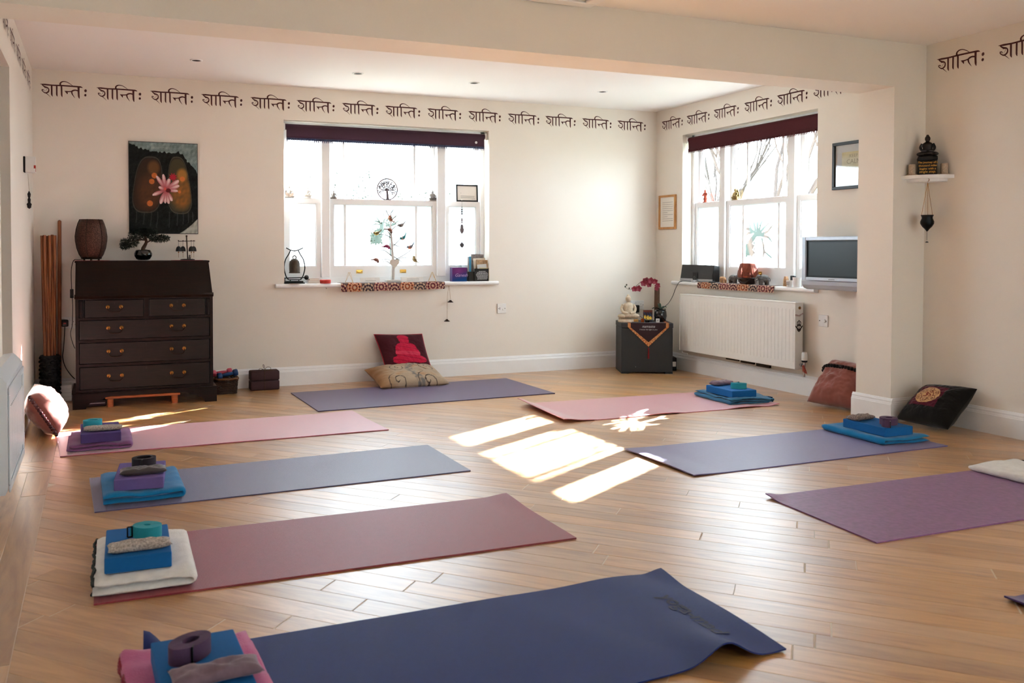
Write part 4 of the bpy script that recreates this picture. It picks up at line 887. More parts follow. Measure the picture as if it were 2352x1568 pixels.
def bird(u, v, c1, c2, ang, nm):
    c = tpt(u, v); t = thing('toy_bird', nm, 'toy bird', q+c+Vector((0, -.006, 0)), 0, 'feathered toy birds on the twig tree', rot=(0, ang, 0)); m1 = mat('bird_%d_%d_%d' % c1, c1, .9, var=.25, vscale=200); m2 = mat('bird_%d_%d_%d' % c2, c2, .9, var=.25, vscale=200)
    b = MB(); b.ball((0, 0, 0), (6.3*s_, 4*s_, 4.2*s_)); b.obj('body', m1, t, smooth=True)
    b = MB(); b.ball((-5*s_, 0, 3.0*s_), 3.0*s_); hd = b.obj('head', m2, t, smooth=True)
    b = MB(); b.cyl((-7.6*s_, 0, 3*s_), (-10*s_, 0, 2.6*s_), .8*s_, .1*s_, 6); b.obj('beak', irond, hd)
    b = MB(); b.tube([(4*s_, 0, .5*s_), (9*s_, 0, 2.5*s_), (14*s_, 0, 5*s_)], [2*s_, 1.3*s_, .9*s_], 6); b.obj('tail', m2, t, smooth=True)
    for sg in (-1, 1): b = MB(); b.ball((1.5*s_, sg*3.2*s_, .8*s_), (5*s_, 1.2*s_, 2.6*s_)); b.obj('wing', m2, t, smooth=True)
for args in ((895, 504, (176, 140, 116), (150, 96, 76), 0.9, 'topmost brown toy bird on the twig tree'), (922, 518, (128, 122, 122), (150, 142, 140), -.4, 'grey toy bird at the upper right of the twig tree'), (895, 529, (196, 140, 128), (110, 74, 64), .5+PI, 'pink-brown toy bird near the upper trunk of the twig tree'), (863, 537, (196, 176, 104), (120, 110, 76), -.3, 'olive yellow toy bird at the upper left of the twig tree'), (927, 547, (196, 158, 150), (42, 140, 146), -.7, 'teal-winged toy bird on the right of the twig tree'), (888, 566, (196, 140, 156), (150, 40, 84), .2+PI, 'pink and magenta toy bird left of the trunk'), (944, 568, (226, 120, 60), (120, 124, 136), -.5, 'orange toy bird at the far right of the twig tree'), (862, 597, (188, 140, 124), (132, 84, 72), .3+PI, 'russet toy bird at the lower left of the twig tree'), (954, 597, (206, 186, 140), (140, 120, 80), .9, 'cream toy bird at the lower right of the twig tree')): bird(*args)

# gift bag, crystal pyramid, leaflets
def bagpaint(Sx, Tz):
    C = np.zeros(Sx.shape+(3,)); C[:] = (98, 46, 108); C = lerp(C, (20, 66, 124), np.clip(Tz*1.6-.5+.35*(Sx-.5), 0, 1)); C = lerp(C, (128, 60, 128), np.clip(.8-np.hypot(Sx-.45, Tz-.25)*2.2, 0, 1)); return C
q = sit(1053, YB+.012, ZS1); s_ = S(q); gb = thing('gift_bag', 'small purple and blue gift bag on the back sill', 'gift bag', q, -.03)
b = MB(); b.box(-18*s_, 18*s_, -.028, .028, 0, 32*s_); b.obj('bag', mat('purple_card', (66, 44, 104), .4), gb)
b, C = print_panel(36*s_, 32*s_, 30, 26, bagpaint, -18*s_, -.0286, 0); b.obj('print', printm, gb, cols=C, fix=False)
b = text_mb('Ganesh', 10.5*s_, 'CENTER', italic=.3); b.xform(Matrix.Translation((4*s_, -.0292, 11*s_)) @ Matrix.Rotation(PI/2, 4, 'X')); b.obj('lettering', mat('pale_lilac_ink', (190, 160, 206), .6), gb, fix=False)
q = sit(1057, YB+.075, ZS1); cr = thing('crystal_pyramid', 'tall clear crystal pyramid behind the purple gift bag', 'pyramid', q)
b = MB(); r = 9*s_; b.add([(-r, -r*.8, 0), (r, -r*.8, 0), (r, r*.8, 0), (-r, r*.8, 0), (0, 0, 52*s_)], [(3, 2, 1, 0), (0, 1, 4), (1, 2, 4), (2, 3, 4), (3, 0, 4)]); b.obj('crystal', glass_mat('crystal', (.80, .86, .88), .10), cr, fix=False)
b = MB(); b.bbox(-r, r, -r*.8, r*.8, -.0, .003, .001, 1); b.obj('crystal_foot', whitep, cr)
q = sit(1096, YB+.02, ZS1); lh = thing('leaflet_holder', 'black leaflet holder at the right end of the back sill', 'holder', q)
W_ = 25*s_
b = MB(); b.box(-W_, W_, -.030, -.027, 0, 22*s_); b.box(-W_, W_, .040, .043, 0, 30*s_); b.box(-W_, -W_+.003, -.027, .040, 0, 22*s_); b.box(W_-.003, W_, -.027, .040, 0, 22*s_); b.box(-W_, W_, -.027, .040, 0, .003); b.obj('tray', black, lh)
cards = [(1077, 7, 55, (206, 206, 204), .03, 'white leaflet with a thin pink edge standing at the left of the holder'), (1080, 5, 56, (60, 140, 176), .02, 'narrow blue leaflet standing at the left of the holder'), (1096, 32, 61, (150, 142, 140), .034, 'grey photo leaflet standing tallest in the holder'), (1104, 30, 52, (224, 214, 196), .014, 'cream leaflet in the middle of the holder'), (1108, 32, 48, (196, 160, 120), .006, 'brown and orange photo leaflet in the holder'), (1110, 24, 38, (206, 206, 206), -.006, 'pale grey folded leaflet in the holder'), (1112, 24, 30, (214, 196, 150), -.016, 'low buff leaflet at the front of the holder')]
for k, (u, w_, h_, c, dy, l) in enumerate(cards):
    q2 = sit(u, YB+.02+dy, ZS1+.004); b = MB(); b.bbox(-w_*s_/2, w_*s_/2, -.0022, .0022, 0, h_*s_, .0006, 1); o = b.obj('leaflet', mat('leaflet%d' % k, c, .5, var=.5 if k in (2, 4) else .1, vscale=45), loc=q2); o.rotation_euler = (-.05 if k > 1 else 0, (0, .0, .03, -.05, .04, -.08, .05)[k], 0); tag(o, l, 'leaflet', 'leaflets in the black holder')
q = sit(1106, YB-.018, ZS1); cd_ = thing('quote_card', 'black card with white text in front of the leaflet holder', 'card', q, .02)
b = MB(); b.bbox(-18*s_, 18*s_, -.002, .002, 0, 29*s_, .0005, 1); b.obj('card', black, cd_)
b = MB(); rr = random.Random(4)
for k in range(8):
    z = (22-k*2.55)*s_; x = (-12+2*math.cos(k))*s_
    if k == 0: x = -7*s_
    while x < ((8 if k == 0 else 14)*s_): w_ = rr.uniform(1.5, 4)*s_; b.box(x, x+w_, -.0026, -.0021, z, z+1.1*s_); x += w_+.9*s_
tx = b.obj('text_lines', mat('white_ink', (206, 206, 204), .7), cd_); tx['kind'] = 'stuff'

# ---- on the meeting rails
ZRL = 1.518; YR = YB+.135
grey = mat('silver_grey_resin', (150, 146, 142), .5, .2, var=.3, vscale=70); pale = mat('pale_resin', (222, 218, 212), .7, var=.15, vscale=60)
def sitting_figure(name, label, p, h, m, arms=True, base=None, rz=0, halo=False):
    t = thing(name, label, 'figurine', p, rz); k = h/10.0
    if base: b = MB(); b.lathe([(3.6*k, 0), (3.8*k, .4*k), (3.4*k, 1.0*k), (3.6*k, 1.4*k), (0, 1.4*k)], 20, sy=.7); b.obj('pedestal', base, t, smooth='auto'); z0 = 1.4*k
    else: z0 = 0
    b = MB(); b.ball((0, 0, z0+1.1*k), (3.4*k, 2.2*k, 1.15*k)); b.ball((-2.4*k, -.8*k, z0+.9*k), (1.6*k, 1.4*k, .9*k)); b.ball((2.4*k, -.8*k, z0+.9*k), (1.6*k, 1.4*k, .9*k)); b.obj('legs', m, t, smooth=True)
    b = MB(); b.lathe([(1.9*k, z0+1.2*k), (2.0*k, z0+2.2*k), (1.7*k, z0+3.2*k), (1.95*k, z0+4.6*k), (1.6*k, z0+5.4*k), (.7*k, z0+5.9*k), (.6*k, z0+6.5*k)], 18, sy=.68); b.obj('torso', m, t, smooth=True)
    b = MB(); b.ball((0, -.1*k, z0+7.2*k), (1.05*k, 1.1*k, 1.25*k)); hd = b.obj('head', m, t, smooth=True)
    b = MB(); b.ball((0, .1*k, z0+8.4*k), (.55*k, .55*k, .5*k), 10, 6); b.cyl((0, .1*k, z0+8.6*k), (0, .1*k, min(10*k, z0+9.6*k)), .3*k, .03*k, 8); b.obj('topknot', m, hd, smooth=True)
    if arms:
        for sg in (-1, 1): b = MB(); b.tube(smoothpath([(sg*1.8*k, 0, z0+5.1*k), (sg*2.5*k, -.2*k, z0+3.6*k), (sg*1.9*k, -1.4*k, z0+2.3*k), (sg*.4*k, -1.9*k, z0+2.1*k)], 4), [x*k for x in np.linspace(.62, .42, 13)], 8); b.obj('arm', m, t, smooth=True)
    if halo: b = MB(); hp = [(0, 10), (1.6, 8.2), (2.8, 6), (3.1, 3.5), (2.6, 1.2), (-2.6, 1.2), (-3.1, 3.5), (-2.8, 6), (-1.6, 8.2)]; b.prism([(x*k, z*k) for x, z in hp], lambda x, z, a: (x, a, z), 1.3*k, 1.9*k); b.obj('halo', m, t)
    return t
s_ = S(sit(700, YR, ZRL))
g1 = sitting_figure('figurine', 'grey figurine reading an open book on the left window rail', sit(664, YR, ZRL), 35*s_, grey)
b = MB(); k_ = 3.5*s_
for sg in (-1, 1): b.add([(0, -3*k_, .5*k_), (sg*2.6*k_, -3*k_, 1.7*k_), (sg*2.6*k_, -2.0*k_, 3.6*k_), (0, -2*k_, 2.4*k_)], [(0, 1, 2, 3)])
b.obj('book', mat('brown_grey_stone', (126, 110, 100), .8, var=.3), g1, fix=False)
sitting_figure('figurine', 'white praying figurine on a flat base on the left window rail', sit(706, YR, ZRL), 27*s_, pale, base=pale)
sitting_figure('figurine', 'small dark seated figurine at the left end of the centre rail', sit(766, YR, ZRL), 24*s_, grey)
sitting_figure('figurine', 'grey seated Buddha figurine at the right end of the centre rail', sit(993, YR, ZRL), 26*s_, grey, base=grey)
# small silver wire tree
q = sit(808, YR, ZRL); t = thing('wire_tree', 'tiny silver wire tree on the centre window rail', 'ornament', q); sil = mat('pale_silver', (176, 190, 198), .35, .8)
b = MB(); b.tube([(0, 0, 0), (0, 0, 12*s_)], [1.4*s_, .7*s_], 6); b.lathe([(5*s_, 0), (5*s_, .8*s_), (0, 1*s_)], 14); b.obj('trunk', sil, t)
b = MB(); rr = random.Random(9)
for _ in range(90): a, e, r = rr.random()*6.28, rr.uniform(-.5, 1), rr.uniform(.4, 1)*9*s_; c = Vector((r*math.cos(a)*math.sqrt(1-min(1, e*e)), r*.4*math.sin(a), 16*s_+e*7*s_)); b.ball(c, .9*s_, 5, 3)
o = b.obj('leaves', sil, t, smooth=True); o['kind'] = 'stuff'
# tree-of-life disc
q = ony(889.5, 433, YR); r = 24.2*S(q); t = thing('tree_disc', 'round cut-out tree of life disc on the centre window rail', 'ornament', (q.x, YR, ZRL))
tm = mat('grey_brown_metal', (104, 94, 98), .5, .6, var=.2); ch = r+.0
b = MB(); b.tube([(r*math.cos(a), 0, ch+.0012+r*math.sin(a)) for a in np.linspace(0, 2*PI, 49)[:-1]], 1.6*s_, 8, True); b.obj('ring', tm, t, smooth=True)
b = MB(); b.tube(smoothpath([(1*s_, 0, 2*s_), (0, 0, ch-10*s_), (-1*s_, 0, ch-1*s_)], 4), [x*s_ for x in np.linspace(4.2, 2.4, 9)], 8); b.obj('trunk', tm, t, smooth=True)
rr = random.Random(12); b = MB()
def brn(x, z, a, L, w_, d):
    x1, z1 = x+math.cos(a)*L, z+math.sin(a)*L
    if math.hypot(x1, z1) > r/s_-1.5: return
    b.cyl((x*s_, 0, ch+z*s_), (x1*s_, 0, ch+z1*s_), w_*s_, w_*.75*s_, 5)
    if d: [brn(x1, z1, a+q_+rr.uniform(-.2, .2), L*.8, w_*.85, d-1) for q_ in (-.6, .5)]
for a in np.linspace(-.1, PI+.1, 8): brn(-1, -2, a, 7.5, 1.5, 4)
b.obj('branches', tm, t)
# black framed quote
q0, q1 = ony(1047, 463, YR), ony(1097, 425, YR); t = thing('framed_quote', 'small black picture frame with a printed quote on the right window rail', 'picture frame', (q0.x, YR, ZRL), 0, rot=(-.06, 0, 0)); w_, h_ = q1.x-q0.x, q1.z-q0.z
def frame4(w_, h_, fw, d, m, t, name='frame'):
    b = MB()
    for x0, x1, z0, z1 in ((0, w_, 0, fw), (0, w_, h_-fw, h_), (0, fw, fw, h_-fw), (w_-fw, w_, fw, h_-fw)): b.bbox(x0, x1, -d, 0, z0, z1, min(.002, fw*.2), 1)
    return b.obj(name, m, t)
frame4(w_, h_, .013, .014, black, t); b = MB(); b.box(.012, w_-.012, -.007, -.003, .012, h_-.012); b.obj('mount', mat('paper'), t)
b = MB()
for z, x0, x1 in ((.075, .045, .050), (.050, .045, w_-.03), (.041, .045, w_-.035), (.032, .045, w_-.028), (.022, w_-.06, w_-.028)):
    x = x0
    while x < x1: b.box(x, min(x+.008, x1), -.0078, -.0071, z, z+.0028); x += .0105
o = b.obj('text_lines', mat('grey_ink2', (110, 108, 108), .8), t); o['kind'] = 'stuff'
# hamsa charm
q0 = ony(1061.5, 462, YB+.10); t = thing('hamsa_charm', 'hanging metal hand charm with beads and a feather in the right pane', 'ornament', (q0.x, YB+.105, 0)); zz = lambda v: ony(1061.5, v, YB+.105).z
b = MB(); b.cyl((0, 0, zz(460)), (0, 0, zz(566)), .0008, n=5); b.obj('cord', irond, t)
b = MB(); b.ball((0, 0, zz(459)), .005, 8, 5); b.obj('suction_hook', whitep, t)
for v in (476, 481, 486, 491, 499, 503, 507, 511, 539, 544, 548): b = MB(); b.ball((0, 0, zz(v)), rnd.choice((.0055, .0075, .009)), 8, 5); b.obj('bead', tm, t, smooth=True)
b = MB(); hz = zz(526); pts_ = [(-.013, -.02), (-.016, 0), (-.011, .006), (-.010, .028), (-.004, .032), (0, .036), (.004, .032), (.010, .028), (.011, .006), (.016, 0), (.013, -.02), (0, -.036)]
b.prism([(x*1.25, z*1.25) for x, z in pts_], lambda x, z, a: (x, a, hz+z), -.0015, .0015); b.obj('hand', tm, t)
b = MB(); fz = zz(555)
for k in range(26):
    a = -PI/2+(k-13)*.055; L = .055*(1-abs(k-13)/30); b.add([(0, 0, fz), (.004+math.cos(a)*L, .001*(k % 3), fz+math.sin(a)*L), (-.004+math.cos(a+.06)*L, .001*(k % 3), fz+math.sin(a+.04)*L)], [(0, 1, 2)])
b.obj('feather', mat('grey_feather', (96, 94, 104), .9), t, fix=False)
# cymbals on a cord under the sill, and a bare hook
q0 = ony(1031, 654, YB-.03); cy = thing('hand_cymbals', 'pair of small bronze cymbals on a cord hung under the back sill', 'cymbals', (q0.x, YB-.030, 0)); zz = lambda v: ony(1031, v, YB-.03).z; xx = lambda u: ony(u, 700, YB-.03).x-q0.x
b = MB(); b.tube(smoothpath([(0, 0, ZS1-.034), (0, 0, zz(656)), (.004, 0, zz(658.5))], 3), .0015, 6); b.obj('hook', brassd, cy)
b = MB(); b.tube(smoothpath([(xx(1027), 0, zz(731)), (xx(1027), 0, zz(690)), (xx(1029), 0, zz(668)), (xx(1031), 0, zz(657)), (xx(1033), 0, zz(668)), (xx(1035), 0, zz(687))], 5), .0013, 6); b.obj('cord', mat('beige_cord'), cy)
for u, v in ((1034.5, 694), (1026.5, 737.5)):
    b = MB(); b.lathe([(0, .0195), (.006, .019), (.011, .013), (.014, .009), (.024, .003), (.0265, .0), (.024, -.001), (0, .001)], 24, (xx(u), 0, zz(v))); b.obj('cymbal', mat('dark_bronze', (52, 38, 30), .45, .7, var=.3), cy, smooth='auto')
q0 = ony(749, 662, YB-.03); b = MB(); b.tube(smoothpath([(0, 0, ZS1-.0325), (0, 0, q0.z), (.004, 0, q0.z-.004), (.006, 0, q0.z+.002)], 3), .0015, 6); tag(b.obj('cup_hook', irond, loc=(q0.x, YB-.028, 0)), 'tiny bare metal hook under the back sill', 'hook')
p = ony(1151.5, 708, YB); faceplate('switch_plate', 'white square switch plate on the back wall right of the window', 'switch', (p.x, YB, p.z), 0, .086, .086, 'plate1')
# ================================================================ right window sill
def sitx(u, X, z): p = onx(u, 600, X); return Vector((X, p.y, z))
RZ = -PI/2      # things facing into the room from the right wall
def yat(u, X): return onx(u, 600, X).y
# speaker dock
q = sitx(1605, XR+.015, ZS2); ya, yb_ = yat(1568, XR+.0), yat(1642, XR+.0); w_ = (ya-yb_)/2
dk = thing('speaker_dock', 'black speaker dock with a music player on the right sill', 'speaker', q, RZ)
grille = mat('dark_speaker_grille', (66, 68, 70), .8, var=.35, vscale=900); silver = mat('silver_plastic')
s_ = S(q)
b = MB(); b.prism([(-.030, .004), (.045, .004), (.045, .140), (-.010, .150)], lambda y, z, x: (x, y, z), -w_, w_); b.obj('cabinet', black, dk)
b = MB(); vs_ = [(-w_+.004, -.0312, .030), (w_-.004, -.0312, .030), (w_-.004, -.0125, .145), (-w_+.004, -.0125, .145)]; b.add(vs_, [(0, 1, 2, 3)]); b.obj('grille', grille, dk, fix=False)
b = MB(); b.bbox(-w_, w_, -.034, .0, .004, .027, .002, 1); b.obj('base_strip', silver, dk)
b = MB(); b.lathe([(.040, 0), (.040, .014), (.036, .018), (0, .018)], 28, (-.005, -.040, 0), sy=.55); b.obj('dock', silver, dk, smooth='auto')
b = MB(); b.bbox(-.026, .024, -.046, -.038, .018, .086, .003, 1); pl_ = b.obj('music_player', blackmat, dk); b = MB(); b.lathe([(.015, 0), (.015, .001), (.006, .0012)], 20, cap=False); b.xform(Matrix.Translation((-.001, -.046, .038)) @ Matrix.Rotation(PI/2, 4, 'X')); b.obj('click_wheel', mat('dark_grey', (60, 60, 62), .4), pl_)
c0 = [onx(u, v, X) for u, v, X in ((1568, 646, XR-.03), (1560, 648, XR-.055), (1552, 662, XR-.06), (1545, 680, XR-.06), (1536, 695, XR-.06), (1522, 708, XR-.06))]
b = MB(); b.tube(smoothpath(c0, 5), .0028, 6); b.xform(Matrix.Rotation(PI/2, 4, 'Z') @ Matrix.Translation(-q)); b.obj('cable', cordm, dk, smooth=True)
b = MB(); b.bbox(-.03, .03, -.012, .012, 0, .012, .003, 1); tag(b.obj('remote_control', black, loc=sitx(1636, XR-.03, ZS2)), 'small black remote control beside the speaker dock', 'remote')
ra, rb_ = RW[1]-yat(1602, XR-.05), RW[1]-yat(1778, XR-.05)
runner('sill_runner', 'orange and plum mandala-print runner hanging over the sill above the radiator', win2, ra, rb_, ZS2, .052)
ZR_ = ZS2+.0024
# elephants
def elephant(label, q, k, m, rz, howdah=False):
    t = thing('elephant_figurine', label, 'figurine', q, rz)
    b = MB(); b.ball((0, 0, 5.2*k), (4.2*k, 3*k, 3.2*k)); b.obj('body', m, t, smooth=True)
    b = MB(); b.ball((-4.2*k, 0, 6.0*k), (2.2*k, 2.1*k, 2.3*k)); b.tube(smoothpath([(-5.6*k, 0, 5.8*k), (-6.6*k, 0, 4*k), (-6.5*k, 0, 2*k), (-7.2*k, 0, 1.2*k)], 4), [x*k for x in np.linspace(1.1, .5, 13)], 8); hd = b.obj('head', m, t, smooth=True)
    for sg in (-1, 1):
        b = MB(); b.ball((-3.4*k, sg*2.4*k, 6.0*k), (1.3*k, .5*k, 2.0*k)); b.obj('ear', m, hd, smooth=True)
        b = MB(); b.cyl((-5.4*k, sg*1.0*k, 4.9*k), (-6.9*k, sg*1.2*k, 4.2*k), .3*k, .08*k, 6); b.obj('tusk', pale, hd)
        for x in (-2.3, 2.4): b = MB(); b.cyl((x*k, sg*1.6*k, 0), (x*k, sg*1.7*k, 4*k), 1.1*k, 1.3*k, 10); b.obj('leg', m, t, smooth='auto')
    b = MB(); b.tube(smoothpath([(4*k, 0, 6*k), (4.9*k, 0, 4.4*k), (4.8*k, 0, 2.8*k)], 4), .25*k, 5); b.obj('tail', m, t)
    return t
carv = mat('carved_dark_stone', (112, 108, 106), .7, var=.65, vscale=90, bump=.8, bscale=110)
tanw = wood_mat('carved_tan_wood', (150, 106, 70), (196, 152, 108), .6, (8, 20, 20))
s_ = S(sitx(1690, XR-.0, ZS2))
elephant('small carved tan wooden elephant on the right sill', sitx(1662, XR+.01, ZR_), 1.75*s_, tanw, RZ)
elephant('round carved grey stone elephant left of the copper vase', sitx(1684, XR+.02, ZR_), 2.35*s_, carv, RZ+PI+.3)
elephant('round carved grey stone elephant right of the copper vase', sitx(1755, XR-.008, ZR_), 2.75*s_, carv, RZ+1.2)
q = sitx(1718, XR+.005, ZR_); s_ = S(q); vz = thing('copper_vase', 'mottled copper glass candle vase on the right sill', 'vase', q)
cop = mat('copper_glass', (150, 84, 70), .12, .75, var=.45, vscale=18)
b = MB(); b.lathe([(13*s_, 0), (16*s_, 1*s_), (22*s_, 12*s_), (23.5*s_, 20*s_), (22*s_, 32*s_), (18*s_, 46*s_), (17*s_, 48*s_), (16.4*s_, 48*s_), (20*s_, 33*s_), (21.5*s_, 20*s_), (15*s_, 4*s_), (0, 3*s_)], 36); b.obj('bowl', cop, vz, smooth=True)
b = MB(); b.lathe([(13.2*s_, 0), (16.4*s_, 1*s_), (22.2*s_, 12*s_), (23.0*s_, 15*s_), (22.4*s_, 15*s_)], 36, cap=False); b.xform(Matrix.Scale(1.012, 4)); b.obj('dark_base', mat('smoked_base', (30, 18, 18), .15), vz, smooth=True)
q = sitx(1806, XR+.01, ZS2); b = MB(); b.prism([(-.020, 0), (-.016, .05), (-.006, .078), (.006, .078), (.016, .05), (.020, 0), (.010, 0), (.007, .04), (0, .055), (-.007, .04), (-.010, 0)], lambda x, z, a: (x, a, z), -.012, .012); o = b.obj('wooden_arch', tanw, loc=q); o.rotation_euler = (0, 0, RZ); tag(o, 'small curved wooden arch ornament on the right sill', 'ornament')
def pot(u, X, r, h, label, inner=None, lines=0):
    q = sitx(u, X, ZS2); t = thing('white_pot', label, 'pot', q, RZ); b = MB(); b.lathe([(r*.82, 0), (r, h), (r*.93, h), (r*.77, .004), (0, .004)], 24); b.obj('pot', whitep, t, smooth='auto')
    if lines:
        b = MB()
        for k in range(4):
            for j in range(7): a = PI*1.5+(j-3)*.2; b.box(r*.96*math.cos(a)-.0016, r*.96*math.cos(a)+.0016, r*.985*math.sin(a)-.002, r*.985*math.sin(a), h*.3+k*h*.14, h*.3+k*h*.14+.002)
        o = b.obj('text_lines', mat('grey_ink2'), t); o['kind'] = 'stuff'
    if inner: b = MB(); b.lathe([(r*.7, h*.5), (r*.75, h+.012), (0, h+.014)], 18); b.obj('contents', inner, t)
    return t
pot(1815, XR-.018, .027, .050, 'small white pot with printed text on the right sill', None, 1); pot(1831, XR-.012, .032, .074, 'larger white mug beside the television', None); 
b = MB(); b.bbox(-.02, .02, -.012, .012, 0, .085, .004, 1); o = b.obj('small_black_box', black, loc=sitx(1822, XR+.028, ZS2)); o.rotation_euler = (0, 0, RZ); tag(o, 'small black box behind the white pots on the right sill', 'box')
# television
TX = XR-0.20
pa, pb = onx(1842, 544, TX), onx(1842, 664, TX); yR = onx(1972, 600, TX).y; tw_ = pa.y-yR+0.035; th_ = pa.z-pb.z
tv = thing('television', 'silver flat television on a wall bracket at the end of the sill', 'television', (XR, pa.y, pb.z), RZ); sv = mat('silver_tv_plastic', (186, 196, 208), .35, .25, var=.03)
D = XR-TX
b = MB(); zb = th_*.175
for x0, x1, z0, z1 in ((0, .035, zb, th_), (tw_-.03, tw_, zb, th_), (.035, tw_-.03, th_-.028, th_), (.035, tw_-.03, zb, zb+.024)): b.bbox(x0, x1, -D, -D+.07, z0, z1, .004, 2)
b.obj('bezel', sv, tv)
b = MB(); b.box(.02, tw_-.02, -D+.05, -D+.12, zb, th_-.01); b.box(.08, tw_-.08, -D+.12, -D+.15, .06, th_-.05); b.obj('back_case', mat('grey_plastic', (120, 124, 130), .5), tv)
b = MB(); b.prism([(-D, zb-.003), (-D+.075, zb-.003), (-D+.075, .02), (-D+.055, 0), (-D+.02, .012), (-D+.004, .035)], lambda y, z, x: (x, y, z), 0, tw_); b.obj('speaker_bar', sv, tv)
b = MB(); b.box(.035, tw_-.03, -D+.014, -D+.05, zb+.024, th_-.028); sc_ = b.obj('screen_surround', mat('dark_teal_black', (8, 16, 19), .35, spec=.3), tv)
b = MB(); b.box(.058, tw_-.05, -D+.0125, -D+.014, zb+.036, th_-.040); b.obj('screen', mat('screen_glass', (14, 28, 32), .32, spec=.45, var=.03), tv)
b = MB(); b.box(tw_*.46, tw_*.56, -D-.0008, -D+.002, zb+.009, zb+.014); b.obj('badge', mat('grey_plastic'), tv)
b = MB(); b.bbox(tw_*.4, tw_*.6, -D+.15, 0, th_*.35, th_*.7, .004, 1); b.obj('wall_bracket', blackmat, tv)
# figurines on the rail of the right window
s_ = S(sitx(1650, XR+.13, ZRL)); orange = mat('orange_carved_stone', (190, 82, 58), .5, var=.4, vscale=60); goldf = mat('antique_gold', (170, 146, 96), .35, .8, var=.4, vscale=70)
q = Vector((XR+.135, yat(1619, XR+.135), ZRL)); t = thing('figurine', 'orange standing deity figurine on the left rail of the right window', 'figurine', q, RZ); h = 31*s_
b = MB(); b.lathe([(.22*h, 0), (.23*h, .06*h), (.14*h, .1*h), (.2*h, .3*h), (.12*h, .42*h), (.21*h, .62*h), (.17*h, .74*h), (.07*h, .8*h)], 16, sy=.7); b.obj('robe', orange, t, smooth=True); b = MB(); b.ball((0, -.02*h, .87*h), (.09*h, .09*h, .11*h)); b.ball((0, 0, .97*h), .05*h, 8, 5); b.obj('head', orange, t, smooth=True)
for sg in (-1, 1): b = MB(); b.tube(smoothpath([(sg*.17*h, 0, .72*h), (sg*.24*h, -.06*h, .55*h), (sg*.08*h, -.16*h, .52*h)], 4), .04*h, 6); b.obj('arm', orange, t, smooth=True)
sitting_figure('figurine', 'golden seated Buddha figurine with a pointed halo on the right window rail', Vector((XR+.135, yat(1688, XR+.135), ZRL)), 26*s_, goldf, base=goldf, rz=RZ, halo=True)

# ---------------------------------------------------------------- framed pictures on the right wall
p0, p1 = onx(1515.5, 527, XR), onx(1554.5, 446, XR); t = thing('framed_text', 'narrow oak-framed handwritten text in the corner by the right window', 'picture', (XR, p0.y, p0.z), RZ); w_, h_ = p0.y-p1.y, p1.z-p0.z
oakf = wood_mat('light_oak_frame', (176, 122, 66), (210, 158, 98), .5, (20, 20, 4)); frame4(w_, h_, .020, .018, oakf, t); b = MB(); b.box(.018, w_-.018, -.008, -.002, .018, h_-.018); b.obj('paper', mat('paper'), t)
b = MB(); rr = random.Random(2)
for k in range(10):
    z = h_*.78-k*.019; x = .052; xe = w_-.045 if k not in (5, 7) else w_*.5
    while x < xe: L = rr.uniform(.006, .016); b.box(x, min(x+L, xe), -.0088, -.0081, z, z+.0032); x += L+.004
o = b.obj('text_lines', mat('grey_ink2'), t); o['kind'] = 'stuff'
p0, p1 = onx(1916, 437, XR), onx(1916, 330, XR); h_ = p1.z-p0.z; w_ = .36; t = thing('framed_picture', 'black-framed print about calm and yoga beside the pilaster', 'picture', (XR, p0.y, p0.z), RZ)
frame4(w_, h_, .022, .025, mat('teal_black_frame', (20, 30, 34), .4), t)
def calm(Sx, Tz):
    C = np.zeros(Sx.shape+(3,)); C[:] = (206, 206, 206); m = (Sx > .17)*(Sx < .83)*(Tz > .17)*(Tz < .86); nz = nzgrid(Sx, Tz, 25, 4); C = np.where(m[..., None], np.array((226, 220, 196.))+(nz*6)[..., None], C)
    C = lerp(C, (212, 190, 120), m*np.clip(1.1-Tz*3.2, 0, .8)*(np.abs(Sx-.5) > .0)); return C
b, C = print_panel(w_-.044, h_-.044, 60, 60, calm, .022, -.012, .022); b.obj('print', printm, t, cols=C, fix=False)
b = MB()
for txt, z, sz in (('KEEP', .66, .034), ('CALM', .53, .046), ('DO', .34, .034), ('YOGA', .22, .038)): tb = text_mb(txt, sz); tb.xform(Matrix.Translation((w_*.5, -.0128, h_*z)) @ Matrix.Rotation(PI/2, 4, 'X')); b.add(tb.v, tb.f)
b.obj('lettering', mat('warm_grey_ink', (170, 164, 140), .7), t, fix=False)
b = MB(); b.box(.022, w_-.022, -.0165, -.015, .022, h_-.022); b.obj('pane', clear, t)

# ---------------------------------------------------------------- radiator
RXF = XR-.115
p0 = onx(1561, 675, RXF); p1 = onx(1826, 698, RXF); p2 = onx(1826, 849, RXF); ry0, ry1 = p0.y, p1.y; rz1 = (p0.z+p1.z)/2; rz0 = p2.z
rad = thing('radiator', 'white double panel radiator under the right window', 'radiator', (XR, ry0, 0), RZ); W_ = ry0-ry1; enamel = mat('radiator_enamel', (234, 234, 230), .35, var=.02); dF = XR-RXF
b = MB(); b.bbox(0, W_, -dF+.006, -dF+.014, rz0, rz1, .003, 1); b.bbox(0, W_, -dF+.062, -dF+.070, rz0, rz1, .003, 1); b.obj('panels', enamel, rad)
n = 36
for k in range(n):
    x = .028+k*(W_-.056)/(n-1); b = MB(); zlo, zhi = rz0+.055, rz1-.045; b.prism([(-.010, 0), (-.006, -.003), (.006, -.003), (.010, 0)], lambda a, y, z, x=x: (x+a, -dF+.007+y, z), zlo, zhi); b.obj('rib', enamel, rad)
b = MB(); b.bbox(-.002, W_+.002, -dF+.003, -dF+.074, rz1-.004, rz1+.008, .003, 1)
b.obj('top_grille', enamel, rad)
